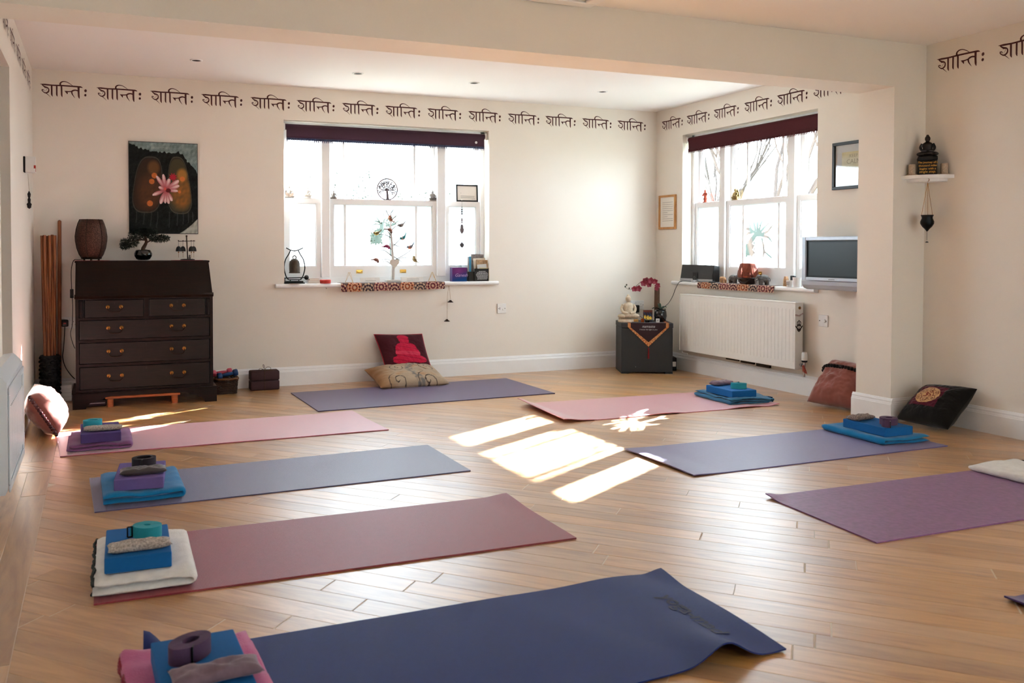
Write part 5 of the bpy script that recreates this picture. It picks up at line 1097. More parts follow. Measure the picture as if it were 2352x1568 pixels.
for x0 in (-.004, W_-.001): b = MB(); b.bbox(x0, x0+.005, -dF, -dF+.076, rz0, rz1+.006, .002, 1); b.obj('side_panel', enamel, rad)
b = MB()
for x in (.12, W_-.15): b.box(x, x+.03, -dF+.07, 0, rz0+.1, rz1-.08)
b.obj('wall_brackets', mat('grey_plastic'), rad)
for k in range(3): b = MB(); z = rz0-.004; x = W_*(.42+k*.13); b.bbox(x, x+W_*.11, -dF+.03, -dF+.05, z-.012-k*.006, z+.006, .003, 1); b.obj('dark_block', mat('dark_brown_mottled', (60, 46, 32), .95, var=.5), rad)  # mottled dark brown blocks below the radiator's lower edge
b = MB(); b.tube(smoothpath([(.02, -dF+.02, rz0), (.02, -dF+.02, rz0-.022), (.09, -dF+.02, rz0-.026)], 4), .005, 7); b.obj('hanging_rod', enamel, rad)
xe = W_+.0045                           # the near end panel with its stickers
b = MB(); yc = -dF+.036; b.lathe([(.011, 0), (.011, .004), (.006, .006), (0, .006)], 18); b.xform(Matrix.Translation((xe, yc+.004, rz1-.035)) @ Matrix.Rotation(PI/2, 4, 'Y')); b.obj('bleed_plug', brassd, rad, smooth='auto')
dec = mat('black_sticker', (34, 26, 24), .6)
def deco(pts, y0, z0, k, m, name, d=.0006):
    b = MB(); b.prism([(a*k, c*k) for a, c in pts], lambda a, c, x: (x, y0+a, z0+c), xe, xe+d); return b.obj(name, m, rad)
hand = [(-3, -7), (-5, -3), (-7, -1), (-7.5, 1), (-6, 1), (-4, -1), (-4, 7), (-2.2, 8), (-1.6, 7.5), (-1.4, 9), (0, 9.8), (1.4, 9), (1.6, 7.5), (2.2, 8), (4, 7), (4, -1), (6, 1), (7.5, 1), (7, -1), (5, -3), (3, -7), (0, -9)]
deco(hand, yc, rz1-.172, .0048, dec, 'hamsa_sticker')
for pts, k in (([(math.cos(a)*3.2, math.sin(a)*1.9-1.5) for a in np.linspace(0, 2*PI, 17)[:-1]], .0048), ([(-2.8, 3), (-1.7, 3), (-1.7, 6.4), (-2.8, 6.4)], .0048), ([(1.7, 3), (2.8, 3), (2.8, 6.4), (1.7, 6.4)], .0048), ([(-.5, 4), (.5, 4), (.5, 8), (-.5, 8)], .0048)): deco(pts, yc, rz1-.172, k, enamel, 'sticker_detail', .0012)
deco([(math.cos(a), math.sin(a)-1.5) for a in np.linspace(0, 2*PI, 13)[:-1]], yc, rz1-.172, .0048, dec, 'sticker_eye', .0018)
b = MB(); 
for k in range(7): y = yc-.033+k*.011; z = rz1-.088+.014*abs(k-3)/3*(1 if k > 3 else .4); b.prism([(y-.0045, z), (y+.0045, z), (y, z-.016)], lambda a, c, x: (x, a, c), xe, xe+.0008)
b.obj('bunting_sticker', mat('pink_grey_sticker', (170, 132, 126), .7, var=.4, vscale=200), rad)
# valve with ribbon
pv = onx(1849, 822, XR-.07); vl = thing('radiator_valve', 'white thermostatic valve with a spotted ribbon at the radiator end', 'valve', (XR-.075, pv.y, 0)); zz = lambda v: onx(1849, v, XR-.075).z
b = MB(); b.lathe([(.020, zz(828)), (.022, zz(822)), (.020, zz(812)), (.017, zz(809)), (0, zz(808.5))], 20); b.obj('valve_head', whitep, vl, smooth='auto')
b = MB(); b.lathe([(.016, zz(832)), (.021, zz(831)), (.021, zz(827.5)), (.016, zz(827))], 18); b.obj('collar', blackmat, vl, smooth='auto')
chrome = mat('chrome', (190, 192, 196), .15, 1.0, var=.05)
b = MB(); b.cyl((0, 0, zz(842)), (0, 0, zz(831)), .009, n=12); b.cyl((0, 0, zz(839)), (-.0, .045, zz(839)), .009, n=12); b.cyl((0, 0, zz(842)), (0, 0, .151), .007, n=10); b.obj('valve_body', chrome, vl, smooth='auto')
b = MB(); b.cyl((0, .018, zz(839)), (0, .034, zz(839)), .016, .016, 6); b.obj('nut', chrome, vl)
spot = mat('spotted_ribbon', (206, 92, 74), .8, var=.85, vscale=160)
for dx, dy, ln in ((-.010, -.012, .055), (-.006, -.020, .06), (-.014, -.004, .05)):
    b = MB(); z0 = zz(838); b.grid(lambda s__, u_, dx=dx, dy=dy, ln=ln: (dx-.012+.014*u_*.4, -.010+dy*u_+.011*(s__-.5)*(1+u_), z0-ln*u_+.006*math.sin(s__*6+u_*4)*u_), 5, 10); b.grid(lambda s__, u_, dx=dx, dy=dy, ln=ln: (dx-.0112+.014*u_*.4, -.010+dy*u_+.011*(s__-.5)*(1+u_), z0-ln*u_+.006*math.sin(s__*6+u_*4)*u_), 5, 10); b.obj('ribbon_tail', spot, vl, fix=False)
p = onx(1892.5, 736.5, XR); faceplate('switch_plate', 'white square switch plate on the wall right of the radiator', 'switch', (XR, p.y, p.z), RZ, .086, .086, 'switch')

# ---------------------------------------------------------------- black chest in the corner with its little altar
ca, cb = onz(1427, 857.5), onz(1545, 858.5); vx = (cb-ca).normalized(); vy = Vector((-vx.y, vx.x, 0)); CWd = (cb-ca).length; ang = math.atan2(vx.y, vx.x); CH = 0.448
ch_ = thing('black_chest', 'square matt black chest standing in the corner', 'chest', ca, ang); chm = mat('black_painted_chest', (34, 36, 40), .55, var=.12, vscale=12)
DPT = .33
b = MB(); b.bbox(0, CWd, 0, DPT, .012, CH-.045, .004, 1); b.box(0, CWd*.14, .0, DPT, 0, .014); b.box(CWd*.86, CWd, 0, DPT, 0, .014); b.prism([(CWd*.14, .001), (CWd*.2, .013), (CWd*.14, .014)], lambda x, z, y: (x, y, z), 0, .02); b.obj('body', chm, ch_)
b = MB(); b.bbox(-.003, CWd+.003, -.003, DPT, CH-.044, CH, .004, 1); b.obj('lid', chm, ch_)
b = MB(); b.ball((CWd*.28, -.001, .060), .0035, 8, 5); b.obj('stud', chrome, ch_)
def onchest(u, d, z=CH):
    """a point on the chest top at depth d behind its front edge, under photo column u"""
    base = ca+vy*d; r_ = ray(u, 700); den = r_.x*vx.y-r_.y*vx.x; t_ = (base.x*vx.y-base.y*vx.x)/den; return Vector((r_.x*t_, r_.y*t_, z))
# namaste cloth
def napaint(Sx, Tz): 
    C = np.zeros(Sx.shape+(3,)); C[:] = (44, 20, 26); return C
nc = thing('namaste_cloth', 'dark maroon pointed cloth with an orange patterned border hanging over the chest', 'cloth', ca, ang); wx = CWd; xa, xb, xm, dz = CWd*.12, CWd*.92, CWd*.525, CH*.33*1.0
marc = mat('dark_maroon_cloth', (44, 20, 26), .9, sheen=.2); zt = CH+.0015; yf = -.0055; tip = onx(1489, 795, ca.x+.2).z; ztip = CH-(795-741)*S(ca)*1.0
zc_ = CH-.035
b = MB(); b.add([(xa, .16, zt), (xb, .16, zt), (xb, yf, zt), (xa, yf, zt), (xb, yf, zc_), (xa, yf, zc_), (xm, yf, ztip)], [(0, 3, 2, 1), (3, 5, 4, 2), (5, 6, 4)]); b.obj('cloth', marc, nc, fix=False)
bd = .026; P_ = [(xa, CH), (xa, zc_), (xm, ztip), (xb, zc_), (xb, CH)]; Q_ = [(xa+bd, CH), (xa+bd, zc_-.004), (xm, ztip+bd*1.5), (xb-bd, zc_-.004), (xb-bd, CH)]
vsb, cb_ = [], []
for i in range(4):
    n = 40
    for j in range(n):
        for k in range(9):
            t_, w2 = j/(n-1), k/8; a = [P_[i][m_]+(P_[i+1][m_]-P_[i][m_])*t_ for m_ in (0, 1)]; c = [Q_[i][m_]+(Q_[i+1][m_]-Q_[i][m_])*t_ for m_ in (0, 1)]
            x = a[0]+(c[0]-a[0])*w2; z = a[1]+(c[1]-a[1])*w2; vsb.append((x, yf-.0012, z)); m1 = (math.sin(x*520)*math.sin(z*520)); col = (206, 122, 66) if m1 > .12 else ((120, 34, 36) if m1 < -.35 else (222, 176, 120)); cb_.append([s2l(q_) for q_ in col]+[1])
fsb = [(i*360+j*9+k, i*360+(j+1)*9+k, i*360+(j+1)*9+k+1, i*360+j*9+k+1) for i in range(4) for j in range(39) for k in range(8)]
b = MB(); b.add(vsb, fsb); b.obj('border', clothprint, nc, cols=cb_, fix=False)
for x0, x1 in ((xa, xa+bd), (xb-bd, xb)): b = MB(); b.add([(x0, .16, zt+.0008), (x1, .16, zt+.0008), (x1, yf-.001, zt+.0008), (x0, yf-.001, zt+.0008)], [(0, 3, 2, 1)]); b.obj('border_top', mat('orange_border', (196, 112, 62), .9, var=.5, vscale=160), nc, fix=False)
wi = mat('white_ink')
b = MB()
for txt, z, sz in (('namaste', CH-.040, .034), ('I honor the light in you.', CH-.062, .0165)): tb = text_mb(txt, sz, italic=.15); tb.xform(Matrix.Translation((xm, yf-.0014, z)) @ Matrix.Rotation(PI/2, 4, 'X')); b.add(tb.v, tb.f)
b.obj('lettering', wi, nc, fix=False)
tsl = mat('red_tassel', (122, 16, 26), .8, var=.2); b = MB(); b.cyl((xm, yf-.004, ztip), (xm, yf-.004, ztip-.012), .0015, n=6); b.ball((xm, yf-.006, ztip-.016), .007, 10, 6)
for k in range(14): a = k*.45; b.cyl((xm+.004*math.cos(a), yf-.007+.003*math.sin(a), ztip-.018), (xm+.007*math.cos(a), yf-.007+.0035*math.sin(a), ztip-.105), .0016, n=5)
o = b.obj('tassel', tsl, nc)
# Buddha statue
ivory = mat('ivory_resin', (206, 190, 166), .7, var=.25, vscale=60, bump=.3, bscale=90)
q = onchest(1443, .10); s_ = S(q); sitting_figure('buddha_statue', 'ivory seated Buddha statue on the left of the chest', q, 62*s_, ivory, base=ivory, rz=ang)
zt2 = CH+.0025
q = onchest(1461, .035, zt2); b = MB(); b.bbox(-.020, .020, -.004, .004, 0, .028, .002, 1); o = b.obj('photo_card', mat('golden_print', (196, 140, 62), .5, var=.6, vscale=90), loc=q); o.rotation_euler = (0, 0, ang); tag(o, 'small golden picture card standing beside the Buddha statue', 'card')
q = onchest(1476, .06, zt2); b = MB(); b.lathe([(.012, 0), (.015, .006), (.015, .030), (.011, .034), (0, .034)], 18); tag(b.obj('amber_jar', mat('amber_glass', (150, 70, 30), .2, var=.3), smooth='auto', loc=q), 'small amber candle jar in front of the blue picture', 'jar')
q = onchest(1488, .15); t = thing('picture_box', 'small canvas picture of blue and brown swirls on the chest', 'picture', q, ang)
b = MB(); b.box(-.040, .040, -.008, .008, 0, .105); b.obj('canvas', mat('canvas_edge', (60, 40, 36), .8), t)
def bluep(Sx, Tz):
    nz = nzgrid(Sx, Tz, 14, 8); n2 = nzgrid(Sx, Tz, 22, 9); C = np.zeros(Sx.shape+(3,)); C[:] = (66, 42, 38); C = lerp(C, (44, 78, 130), np.clip(nz*1.3+Tz*.9-.1, 0, 1)); C = lerp(C, (110, 150, 180), np.clip(n2*1.6-.3, 0, 1)*Tz); C = lerp(C, (120, 66, 56), (Tz < .18)); return C
b, C = print_panel(.080, .105, 30, 36, bluep, -.040, -.0086, 0); b.obj('print', printm, t, cols=C, fix=False)
q = onchest(1487, .055, zt2); t = thing('yellow_flowers', 'yellow artificial flowers in a small dark pot on the chest', 'flowers', q)
b = MB(); b.lathe([(.018, 0), (.024, .012), (.022, .022), (0, .022)], 20); b.obj('pot', black, t, smooth='auto'); yel = mat('yellow_petal', (238, 200, 84), .7, var=.15)
for k, (x, y, z) in enumerate(((-.030, -.005, .044), (-.012, -.015, .042), (.004, -.010, .038), (.022, -.008, .044), (.034, 0, .034), (-.020, .01, .052), (.010, .01, .05))):
    b = MB()
    for j in range(6): a = j*PI/3+k; d = Vector((math.cos(a), -.5, math.sin(a))).normalized(); sd = d.cross(Vector((0, 1, 0))).normalized(); c = Vector((x, y, z)); b.add([c, c+d*.009+sd*.004, c+d*.017, c+d*.009-sd*.004], [(0, 1, 2, 3)])
    b.cyl((x, y, z), (x*.4, y*.4, .02), .0012, n=5); b.obj('flower', yel, t, fix=False)
q = onchest(1511, .045, zt2); t = thing('symbol_card', 'tiny white card with a dark symbol on the chest', 'card', q, ang); b = MB(); b.bbox(-.016, .016, -.003, .003, 0, .034, .0015, 1); b.obj('card', whitep, t)
b = MB(); b.tube([(.008*math.cos(a)*(1-.05*k), -.0035, .017+.009*math.sin(a)*(1-.05*k)) for k, a in enumerate(np.linspace(.3, 9, 22))], .0013, 5); b.obj('symbol', blackmat, t)
q = onchest(1459, .02, zt2); b = MB(); b.bbox(-.026, .026, -.006, .006, 0, .007, .002, 1); o = b.obj('incense_tray', mat('grey_stone'), loc=q); o.rotation_euler = (0, 0, ang); tag(o, 'flat grey stone tray at the front edge of the chest', 'tray')
# wooden post vase, orchid
q = onchest(1509, .24); pv_ = thing('wooden_post', 'tall rough brown bamboo vase at the back of the chest', 'vase', q); h = (735-659)*S(q)
b = MB(); b.lathe([(.024, 0), (.0245, h*.5), (.0235, h), (.020, h), (.019, h-.02), (0, h-.02)], 18); b.obj('trunk_section', wood_mat('rough_bark_wood', (58, 34, 22), (104, 72, 50), .85, (30, 30, 3), bump=.5), pv_, smooth='auto')
q = onchest(1517, .13); s_ = S(q); orc = thing('orchid', 'dark red artificial orchid arching out of a black pot', 'plant', q, ang)
b = MB(); b.lathe([(8*s_, 0), (12*s_, 3*s_), (14.5*s_, 14*s_), (13.5*s_, 24*s_), (11.5*s_, 28*s_), (10.5*s_, 26*s_), (0, 25*s_)], 28); b.obj('pot', mat('black_glaze'), orc, smooth=True)
leafm = mat('orchid_leaf', (30, 58, 42), .4, var=.25, vscale=20)
for tx, ty, tz, wd in ((-20, -6, 30, 6), (-8, -10, 22, 7.5), (10, -9, 27, 7), (-4, 4, 40, 6), (14, 3, 33, 5)):
    b = MB(); e0 = Vector((0, 0, 25)); e1 = Vector((tx*.5, ty*.5, tz+6)); e2 = Vector((tx, ty, tz)); side_ = (e2-e0).cross(Vector((0, 0, 1))); side_ = side_.normalized() if side_.length > 1e-3 else Vector((1, 0, 0))
    b.grid(lambda s__, u_: (e0*(1-u_)**2+e1*2*u_*(1-u_)+e2*u_*u_+side_*(s__-.5)*2*wd*math.sin(PI*min(.98, .12+u_*.86))**.7+Vector((0, 0, abs(s__-.5)*3)))*s_, 7, 10); b.obj('leaf', leafm, orc, fix=False, smooth=True)
def ou(u, v): return Vector(((u-1517)*s_, 0, (735-v)*s_+.0))
stem = smoothpath([ou(1516, 708), ou(1514, 690), ou(1511, 668), ou(1507, 645), ou(1497, 636), ou(1484, 637), ou(1470, 645), ou(1458, 656), ou(1448, 661), ou(1440, 658), ou(1436, 655)], 4)
b = MB(); b.tube(stem, [.0028-.0018*k/len(stem) for k in range(len(stem))], 6); b.obj('stem', mat('orchid_stem', (74, 60, 44), .6), orc, smooth=True)
ptl = mat('orchid_petal', (132, 26, 52), .55, var=.3, vscale=50); rr = random.Random(8)
for u, v, r in ((1509, 651, 7), (1503, 642, 7), (1494, 640, 8), (1484, 641, 9), (1478, 646, 8), (1490, 649, 7), (1507, 658, 6), (1466, 658, 8), (1456, 659, 7)):
    c = ou(u, v)+Vector((0, rr.uniform(-.02, .01), 0)); b = MB(); roll = rr.random()*6
    for j in range(5):
        a = roll+j*2*PI/5; d = Vector((math.cos(a), -.25, math.sin(a))).normalized(); sd = d.cross(Vector((0, 1, 0))).normalized(); R__ = r*s_
        b.grid(lambda s__, u_: c+d*R__*u_+sd*(s__-.5)*R__*.95*math.sin(PI*min(.97, .08+u_*.9))**.8+Vector((0, -.12*R__*math.sin(u_*2), 0)), 4, 5)
    b.obj('flower', ptl, orc, fix=False, smooth=True)
for u, v in ((1437, 654), (1440, 650), (1446, 658)): b = MB(); b.ball(ou(u, v), (1.7*s_, 1.7*s_, 2.1*s_), 8, 6); b.obj('bud', mat('green_bud', (60, 66, 52), .6), orc, smooth=True)
# socket with adapter behind, black box on the floor
p = ony(1463, 700, YB); sk = faceplate('wall_socket', 'white double wall socket behind the corner chest', 'socket', (p.x, YB, p.z), 0)
q = ony(1460, 708, YB-.03); ad = thing('power_adapter', 'black power adapter plugged into the corner socket', 'adapter', (q.x, YB-.011, q.z)); b = MB(); b.bbox(-.026, .026, -.045, 0, -.038, .032, .006, 2); b.obj('adapter_body', black, ad); b = MB(); b.tube(smoothpath([(0, -.03, -.036), (.01, -.035, -.06), (.05, -.03, -.08), (.09, -.02, -.10)], 4), .0025, 6); b.obj('cable', cordm, ad)
q0 = onz(1556, 851); bb = thing('black_subwoofer', 'small black box with a white label on the floor beside the chest', 'box', (q0.x-.035, q0.y+.075, 0), ang); b = MB(); b.bbox(-.055, .055, -.06, .06, 0, .118, .006, 2); b.obj('body', blackmat, bb)
b = MB(); b.box(.0, .048, -.0612, -.0598, .038, .082); b.obj('label_plate', mat('paper'), bb)
b = MB(); b.tube([(-.035+.018*math.cos(a), -.061, .06+.018*math.sin(a)) for a in np.linspace(0, 2*PI, 25)[:-1]], .0022, 6, True); b.obj('ring', chrome, bb)

# ---------------------------------------------------------------- corner shelf
cz = onx(2135, 402, XR-.10).z
cs = Vector((XR-.0, BY0, cz)); sh = thing('corner_shelf', 'white quarter-round corner shelf by the pilaster', 'shelf', cs); RS = .205
arc = [(-RS*math.cos(a), -RS*math.sin(a)) for a in np.linspace(0, PI/2, 14)]
b = MB(); b.prism([(0, 0)]+arc, lambda x, y, z: (x, y, z), -.022, 0); b.obj('shelf_board', trimm, sh)
b = MB(); b.prism([(0, 0)]+[(x*.78, y*.78) for x, y in arc], lambda x, y, z: (x, y, z), -.040, -.022); b.obj('bracket', trimm, sh)
bc = Vector((XR-.085, BY0-.085, cz)); s_ = S(bc); rz_ = -PI/4-.05
bst = sitting_figure('buddha_statue', 'black seated Buddha statue on an inscribed block on the corner shelf', bc+Vector((0, 0, 36*s_)), 56*s_, black, rz=rz_, base=black); 
b = MB(); b.bbox(-19*s_, 19*s_, -15*s_, 15*s_, -36*s_, -2*s_, .002, 1); b.bbox(-20*s_, 20*s_, -16*s_, 16*s_, -2*s_, 6*s_, .003, 2); pdb = b.obj('inscribed_block', black, bst)
b = MB()
for k, txt in enumerate(('The journey of a', 'thousand miles', 'begins with a', 'single step.')): tb = text_mb(txt, (6.0, 6.0, 6.2, 7.6)[k]*s_, italic=.1, bold=.0004); tb.xform(Matrix.Translation((0, -15.2*s_-.0008, (-9-k*7.2)*s_)) @ Matrix.Rotation(PI/2, 4, 'X')); b.add(tb.v, tb.f)
b.obj('lettering', mat('gold_ink', (206, 150, 66), .5), pdb, fix=False)
stonec = mat('speckled_cream', (206, 184, 160), .75, var=.4, vscale=160)
for u, d, nm in ((2099, (-.155, -.035), 'cream pillar candle on the left end of the corner shelf'), (2172, (-.03, -.160), 'cream pillar candle on the right end of the corner shelf')):
    t = thing('pillar_candle', nm, 'candle', cs+Vector((d[0], d[1], 0)), 0, 'candles on the corner shelf'); b = MB(); b.lathe([(11*s_, 0), (12*s_, 1*s_), (10*s_, 3*s_), (0, 3*s_)], 20); b.obj('dish', stonec, t, smooth='auto'); b = MB(); b.lathe([(7.6*s_, 3*s_), (7.6*s_, 25*s_), (6.8*s_, 26*s_), (0, 25*s_)], 20); b.obj('wax', stonec, t, smooth='auto')
q = Vector((XR-.11, BY0-.11, 0)); hl = thing('hanging_lantern', 'dark metal hanging oil lantern on three chains under the corner shelf', 'lantern', q); zz = lambda v: (CAM+ray(2127, v)*(FW.dot(q-CAM)+0)/1.0).z
dkm = mat('dark_teal_metal', (22, 30, 36), .35, .6, var=.3)
b = MB(); b.tube([(0, .010*math.cos(a), zz(414)+.010*math.sin(a)) for a in np.linspace(0, 2*PI, 17)[:-1]], .002, 6, True); b.cyl((0, 0, cz-.040), (0, 0, zz(411)), .0016, n=6); b.obj('ring', brassd, hl)
k_ = S(q); b = MB(); b.lathe([(0, zz(532)), (1.5*k_, zz(531)), (5*k_, zz(526)), (10*k_, zz(521)), (14*k_, zz(514)), (14.3*k_, zz(509)), (11*k_, zz(501)), (12*k_, zz(497)), (13.5*k_, zz(494)), (12.5*k_, zz(494)), (10*k_, zz(502)), (0, zz(508))], 26); b.obj('bowl', dkm, hl, smooth='auto')
for j in range(3): a = j*2*PI/3+.6; b = MB(); b.cyl((0, 0, zz(420)), (12.5*k_*math.cos(a), 12.5*k_*math.sin(a), zz(494)), .0013, n=6); b.obj('chain', brassd, hl)
b = MB(); b.cyl((0, 0, zz(532)), (0, 0, zz(552)), .0011, n=6); b.lathe([(3*k_, zz(557)), (3*k_, zz(555)), (0, zz(554))], 10); b.obj('pendant', dkm, hl)
# ================================================================ yoga mats
def sheet(name, label, c, th, lift, m, nu=70, nv=26, cat='yoga mat', edge=None):
    """c = near-left, near-right, far-right, far-left on the floor; lift(u, v) raises the sheet"""
    A, B, C_, D = [Vector(x) for x in c]
    def P(u, v, k): q = A*(1-u)*(1-v)+B*u*(1-v)+C_*u*v+D*(1-u)*v; return (q.x, q.y, lift(u, v)+k*th+.0004)
    vs_ = [P(i/(nu-1), j/(nv-1), k) for k in (0, 1) for j in range(nv) for i in range(nu)]; n = nu*nv; fs_ = []
    for j in range(nv-1):
        for i in range(nu-1): a = j*nu+i; fs_.append((a, a+nu, a+nu+1, a+1)); fs_.append((n+a, n+a+1, n+a+nu+1, n+a+nu))
    rim = [j for j in range(nu)]+[j*nu+nu-1 for j in range(1, nv)]+[(nv-1)*nu+i for i in range(nu-2, -1, -1)]+[j*nu for j in range(nv-2, 0, -1)]
    for i in range(len(rim)): a, c2 = rim[i], rim[(i+1) % len(rim)]; fs_.append((a, c2, n+c2, n+a))
    ctr = (A+B+C_+D)/4; b = MB(); b.add([(x-ctr.x, y-ctr.y, z) for x, y, z in vs_], fs_); o = b.obj(name, m, smooth='auto', loc=(ctr.x, ctr.y, 0)); return tag(o, label, cat)
def matm(name, col, rough=.75, rib=0.0, ribdir='X', var=.10, vscale=60, spec=.5, coat=.5, sheen=.15):
    m = mat(name, col, rough, var=var, vscale=vscale, bump=.2, bscale=500, spec=spec, sheen=sheen, coat=coat, crough=.40)
    if rib:
        N = m.node_tree.nodes; L = m.node_tree.links; tc = [n for n in N if n.type == 'TEX_COORD'][0]; wv = N.new('ShaderNodeTexWave'); wv.bands_direction = ribdir; wv.inputs['Scale'].default_value = rib; L.new(tc.outputs['Object'], wv.inputs['Vector'])
        b2 = N.new('ShaderNodeBump'); b2.inputs['Strength'].default_value = .5; b2.inputs['Distance'].default_value = .002; old = [n for n in N if n.type == 'BUMP' and n != b2][0]; L.new(wv.outputs['Fac'], b2.inputs['Height']); L.new(old.outputs[0], b2.inputs['Normal']); L.new(b2.outputs[0], N['Principled BSDF'].inputs['Normal'])
    return m
def z0(u, v): return onz(u, v, 0)
def para(nl, nr, fr): nl, nr, fr = z0(*nl), z0(*nr), z0(*fr); return (nl, nr, fr, nl+(fr-nr))
flat = lambda u, v: 0.0
ss = lambda a, b_, x: (lambda t: t*t*(3-2*t))(min(1, max(0, (x-a)/(b_-a))))
sheet('yoga_mat', 'wide dark purple yoga mat lying in front of the back wall', [z0(731, 945.7), z0(1274.7, 904), z0(1162, 869.6), z0(668, 903.3)], .006, flat, matm('mat_dark_purple', (74, 56, 98), .46, coat=.3))
M2 = para((138, 1050), (893, 988), (808, 946)); sheet('yoga_mat', 'pink yoga mat with a mauve blanket on its left end', M2, .005, lambda u, v: .006*ss(.85, 1, u)*ss(.5, 1, v)+.0015*abs(math.sin(u*9))*(1-v), matm('mat_pink', (206, 96, 122), .46, coat=1.0, sheen=.8))
M3 = [z0(217, 1178), z0(1081, 1082), z0(982, 1023), z0(205, 1100)]; sheet('yoga_mat', 'slate purple ribbed yoga mat with a bright blue blanket on it', M3, .005, flat, matm('mat_slate', (90, 86, 128), .46, 70, coat=.5, sheen=.3))
M4 = para((215, 1391), (1324, 1238), (1163, 1140)); sheet('yoga_mat', 'dusty red ribbed yoga mat with a white blanket on it', M4, .006, lambda u, v: .010*ss(.93, 1, u)*ss(.6, 1, v), matm('mat_red', (152, 58, 70), .5, 70, coat=.25))
a_, b_, c_ = z0(1806, 1497), z0(1518, 1313), z0(330, 1510); near = a_-b_; M5 = [c_+near, a_, b_, c_]
def l5(u, v): return .055*math.exp(-((u-.88)/.045)**2)*(1-v)**3+.006*abs(math.sin(u*11+v*2))*ss(.35, 1, u)*(1-.4*v)+.012*ss(.95, 1, u)*ss(.75, 1, v)+.07*ss(.05, 0, u)*ss(.82, 1, v)+.004*math.sin(u*25+v*5)*ss(.5, 1, u)
mat5 = sheet('yoga_mat', 'crumpled navy blue yoga mat nearest the camera', M5, .004, l5, matm('mat_navy', (18, 44, 116), .55, 90, spec=.25, coat=.04, sheen=.05), 110, 40)
A6, B6 = z0(1296, 971), z0(1790, 931); n6 = Vector((0.02, .66, 0)); M6 = [A6, B6, B6+n6, A6+n6*1.05]
def l6(u, v): return .042*ss(.08, 0, u)*(.35+.65*v)+.008*max(0, math.sin(u*16+.8))*(1-v)**3+.012*ss(.95, 1, u)*(1-v)
sheet('yoga_mat', 'pale red yoga mat with curled left edge near the black chest', M6, .004, l6, matm('mat_rose', (204, 84, 104), .46, coat=1.0, sheen=.8), 90, 26)
M7 = para((1593, 1094), (2177, 1025), (2015, 974)); M7[0]; A7, B7 = z0(1593, 1095), z0(2177, 1025); n7 = z0(1432, 1034)-A7; M7 = [A7, B7, B7+n7, A7+n7]
sheet('yoga_mat', 'lavender grey yoga mat reaching to the pilaster', M7, .005, lambda u, v: .010*ss(.12, 0, u)*(.55+.45*math.sin(v*3.2)), matm('mat_lavender', (102, 90, 146), .5, coat=.5, sheen=.2), 80, 26)
A8, D8 = z0(2013, 1248), z0(1758, 1142); e8 = Vector((1.73, -.02, 0)); M8 = [A8, A8+e8, D8+e8, D8]
sheet('yoga_mat', 'plum yoga mat with an embossed leaf pattern by the right wall', M8, .005, lambda u, v: .014*ss(.05, 0, u)*ss(.85, 1, v), matm('mat_plum', (138, 84, 138), .5, coat=.2, var=.32, vscale=42), 60, 26)
D9 = z0(2306, 1379); e9 = Vector((1.73, 0.02, 0)); n9 = Vector((0, .61, 0)); sheet('yoga_mat', 'violet yoga mat mostly out of view at the lower right', [D9-n9, D9-n9+e9, D9+e9, D9], .006, lambda u, v: .010*ss(.03, 0, u), matm('mat_violet', (62, 40, 120), .46))
b = text_mb('yoga-mad', .075, res=3, bold=.002); vs5 = []
for x, y, z in b.v:                        # embossed lettering that follows the mat's waves
    v5 = .44-x/.61; u5 = .915+y/1.70; q5 = M5[0]*(1-u5)*(1-v5)+M5[1]*u5*(1-v5)+M5[2]*u5*v5+M5[3]*(1-u5)*v5; vs5.append((q5.x-mat5.location.x, q5.y-mat5.location.y, l5(u5, v5)+.0056))
b.v = vs5; b.obj('embossed_lettering', mat('embossed_navy', (22, 32, 74), .6), mat5, fix=False)

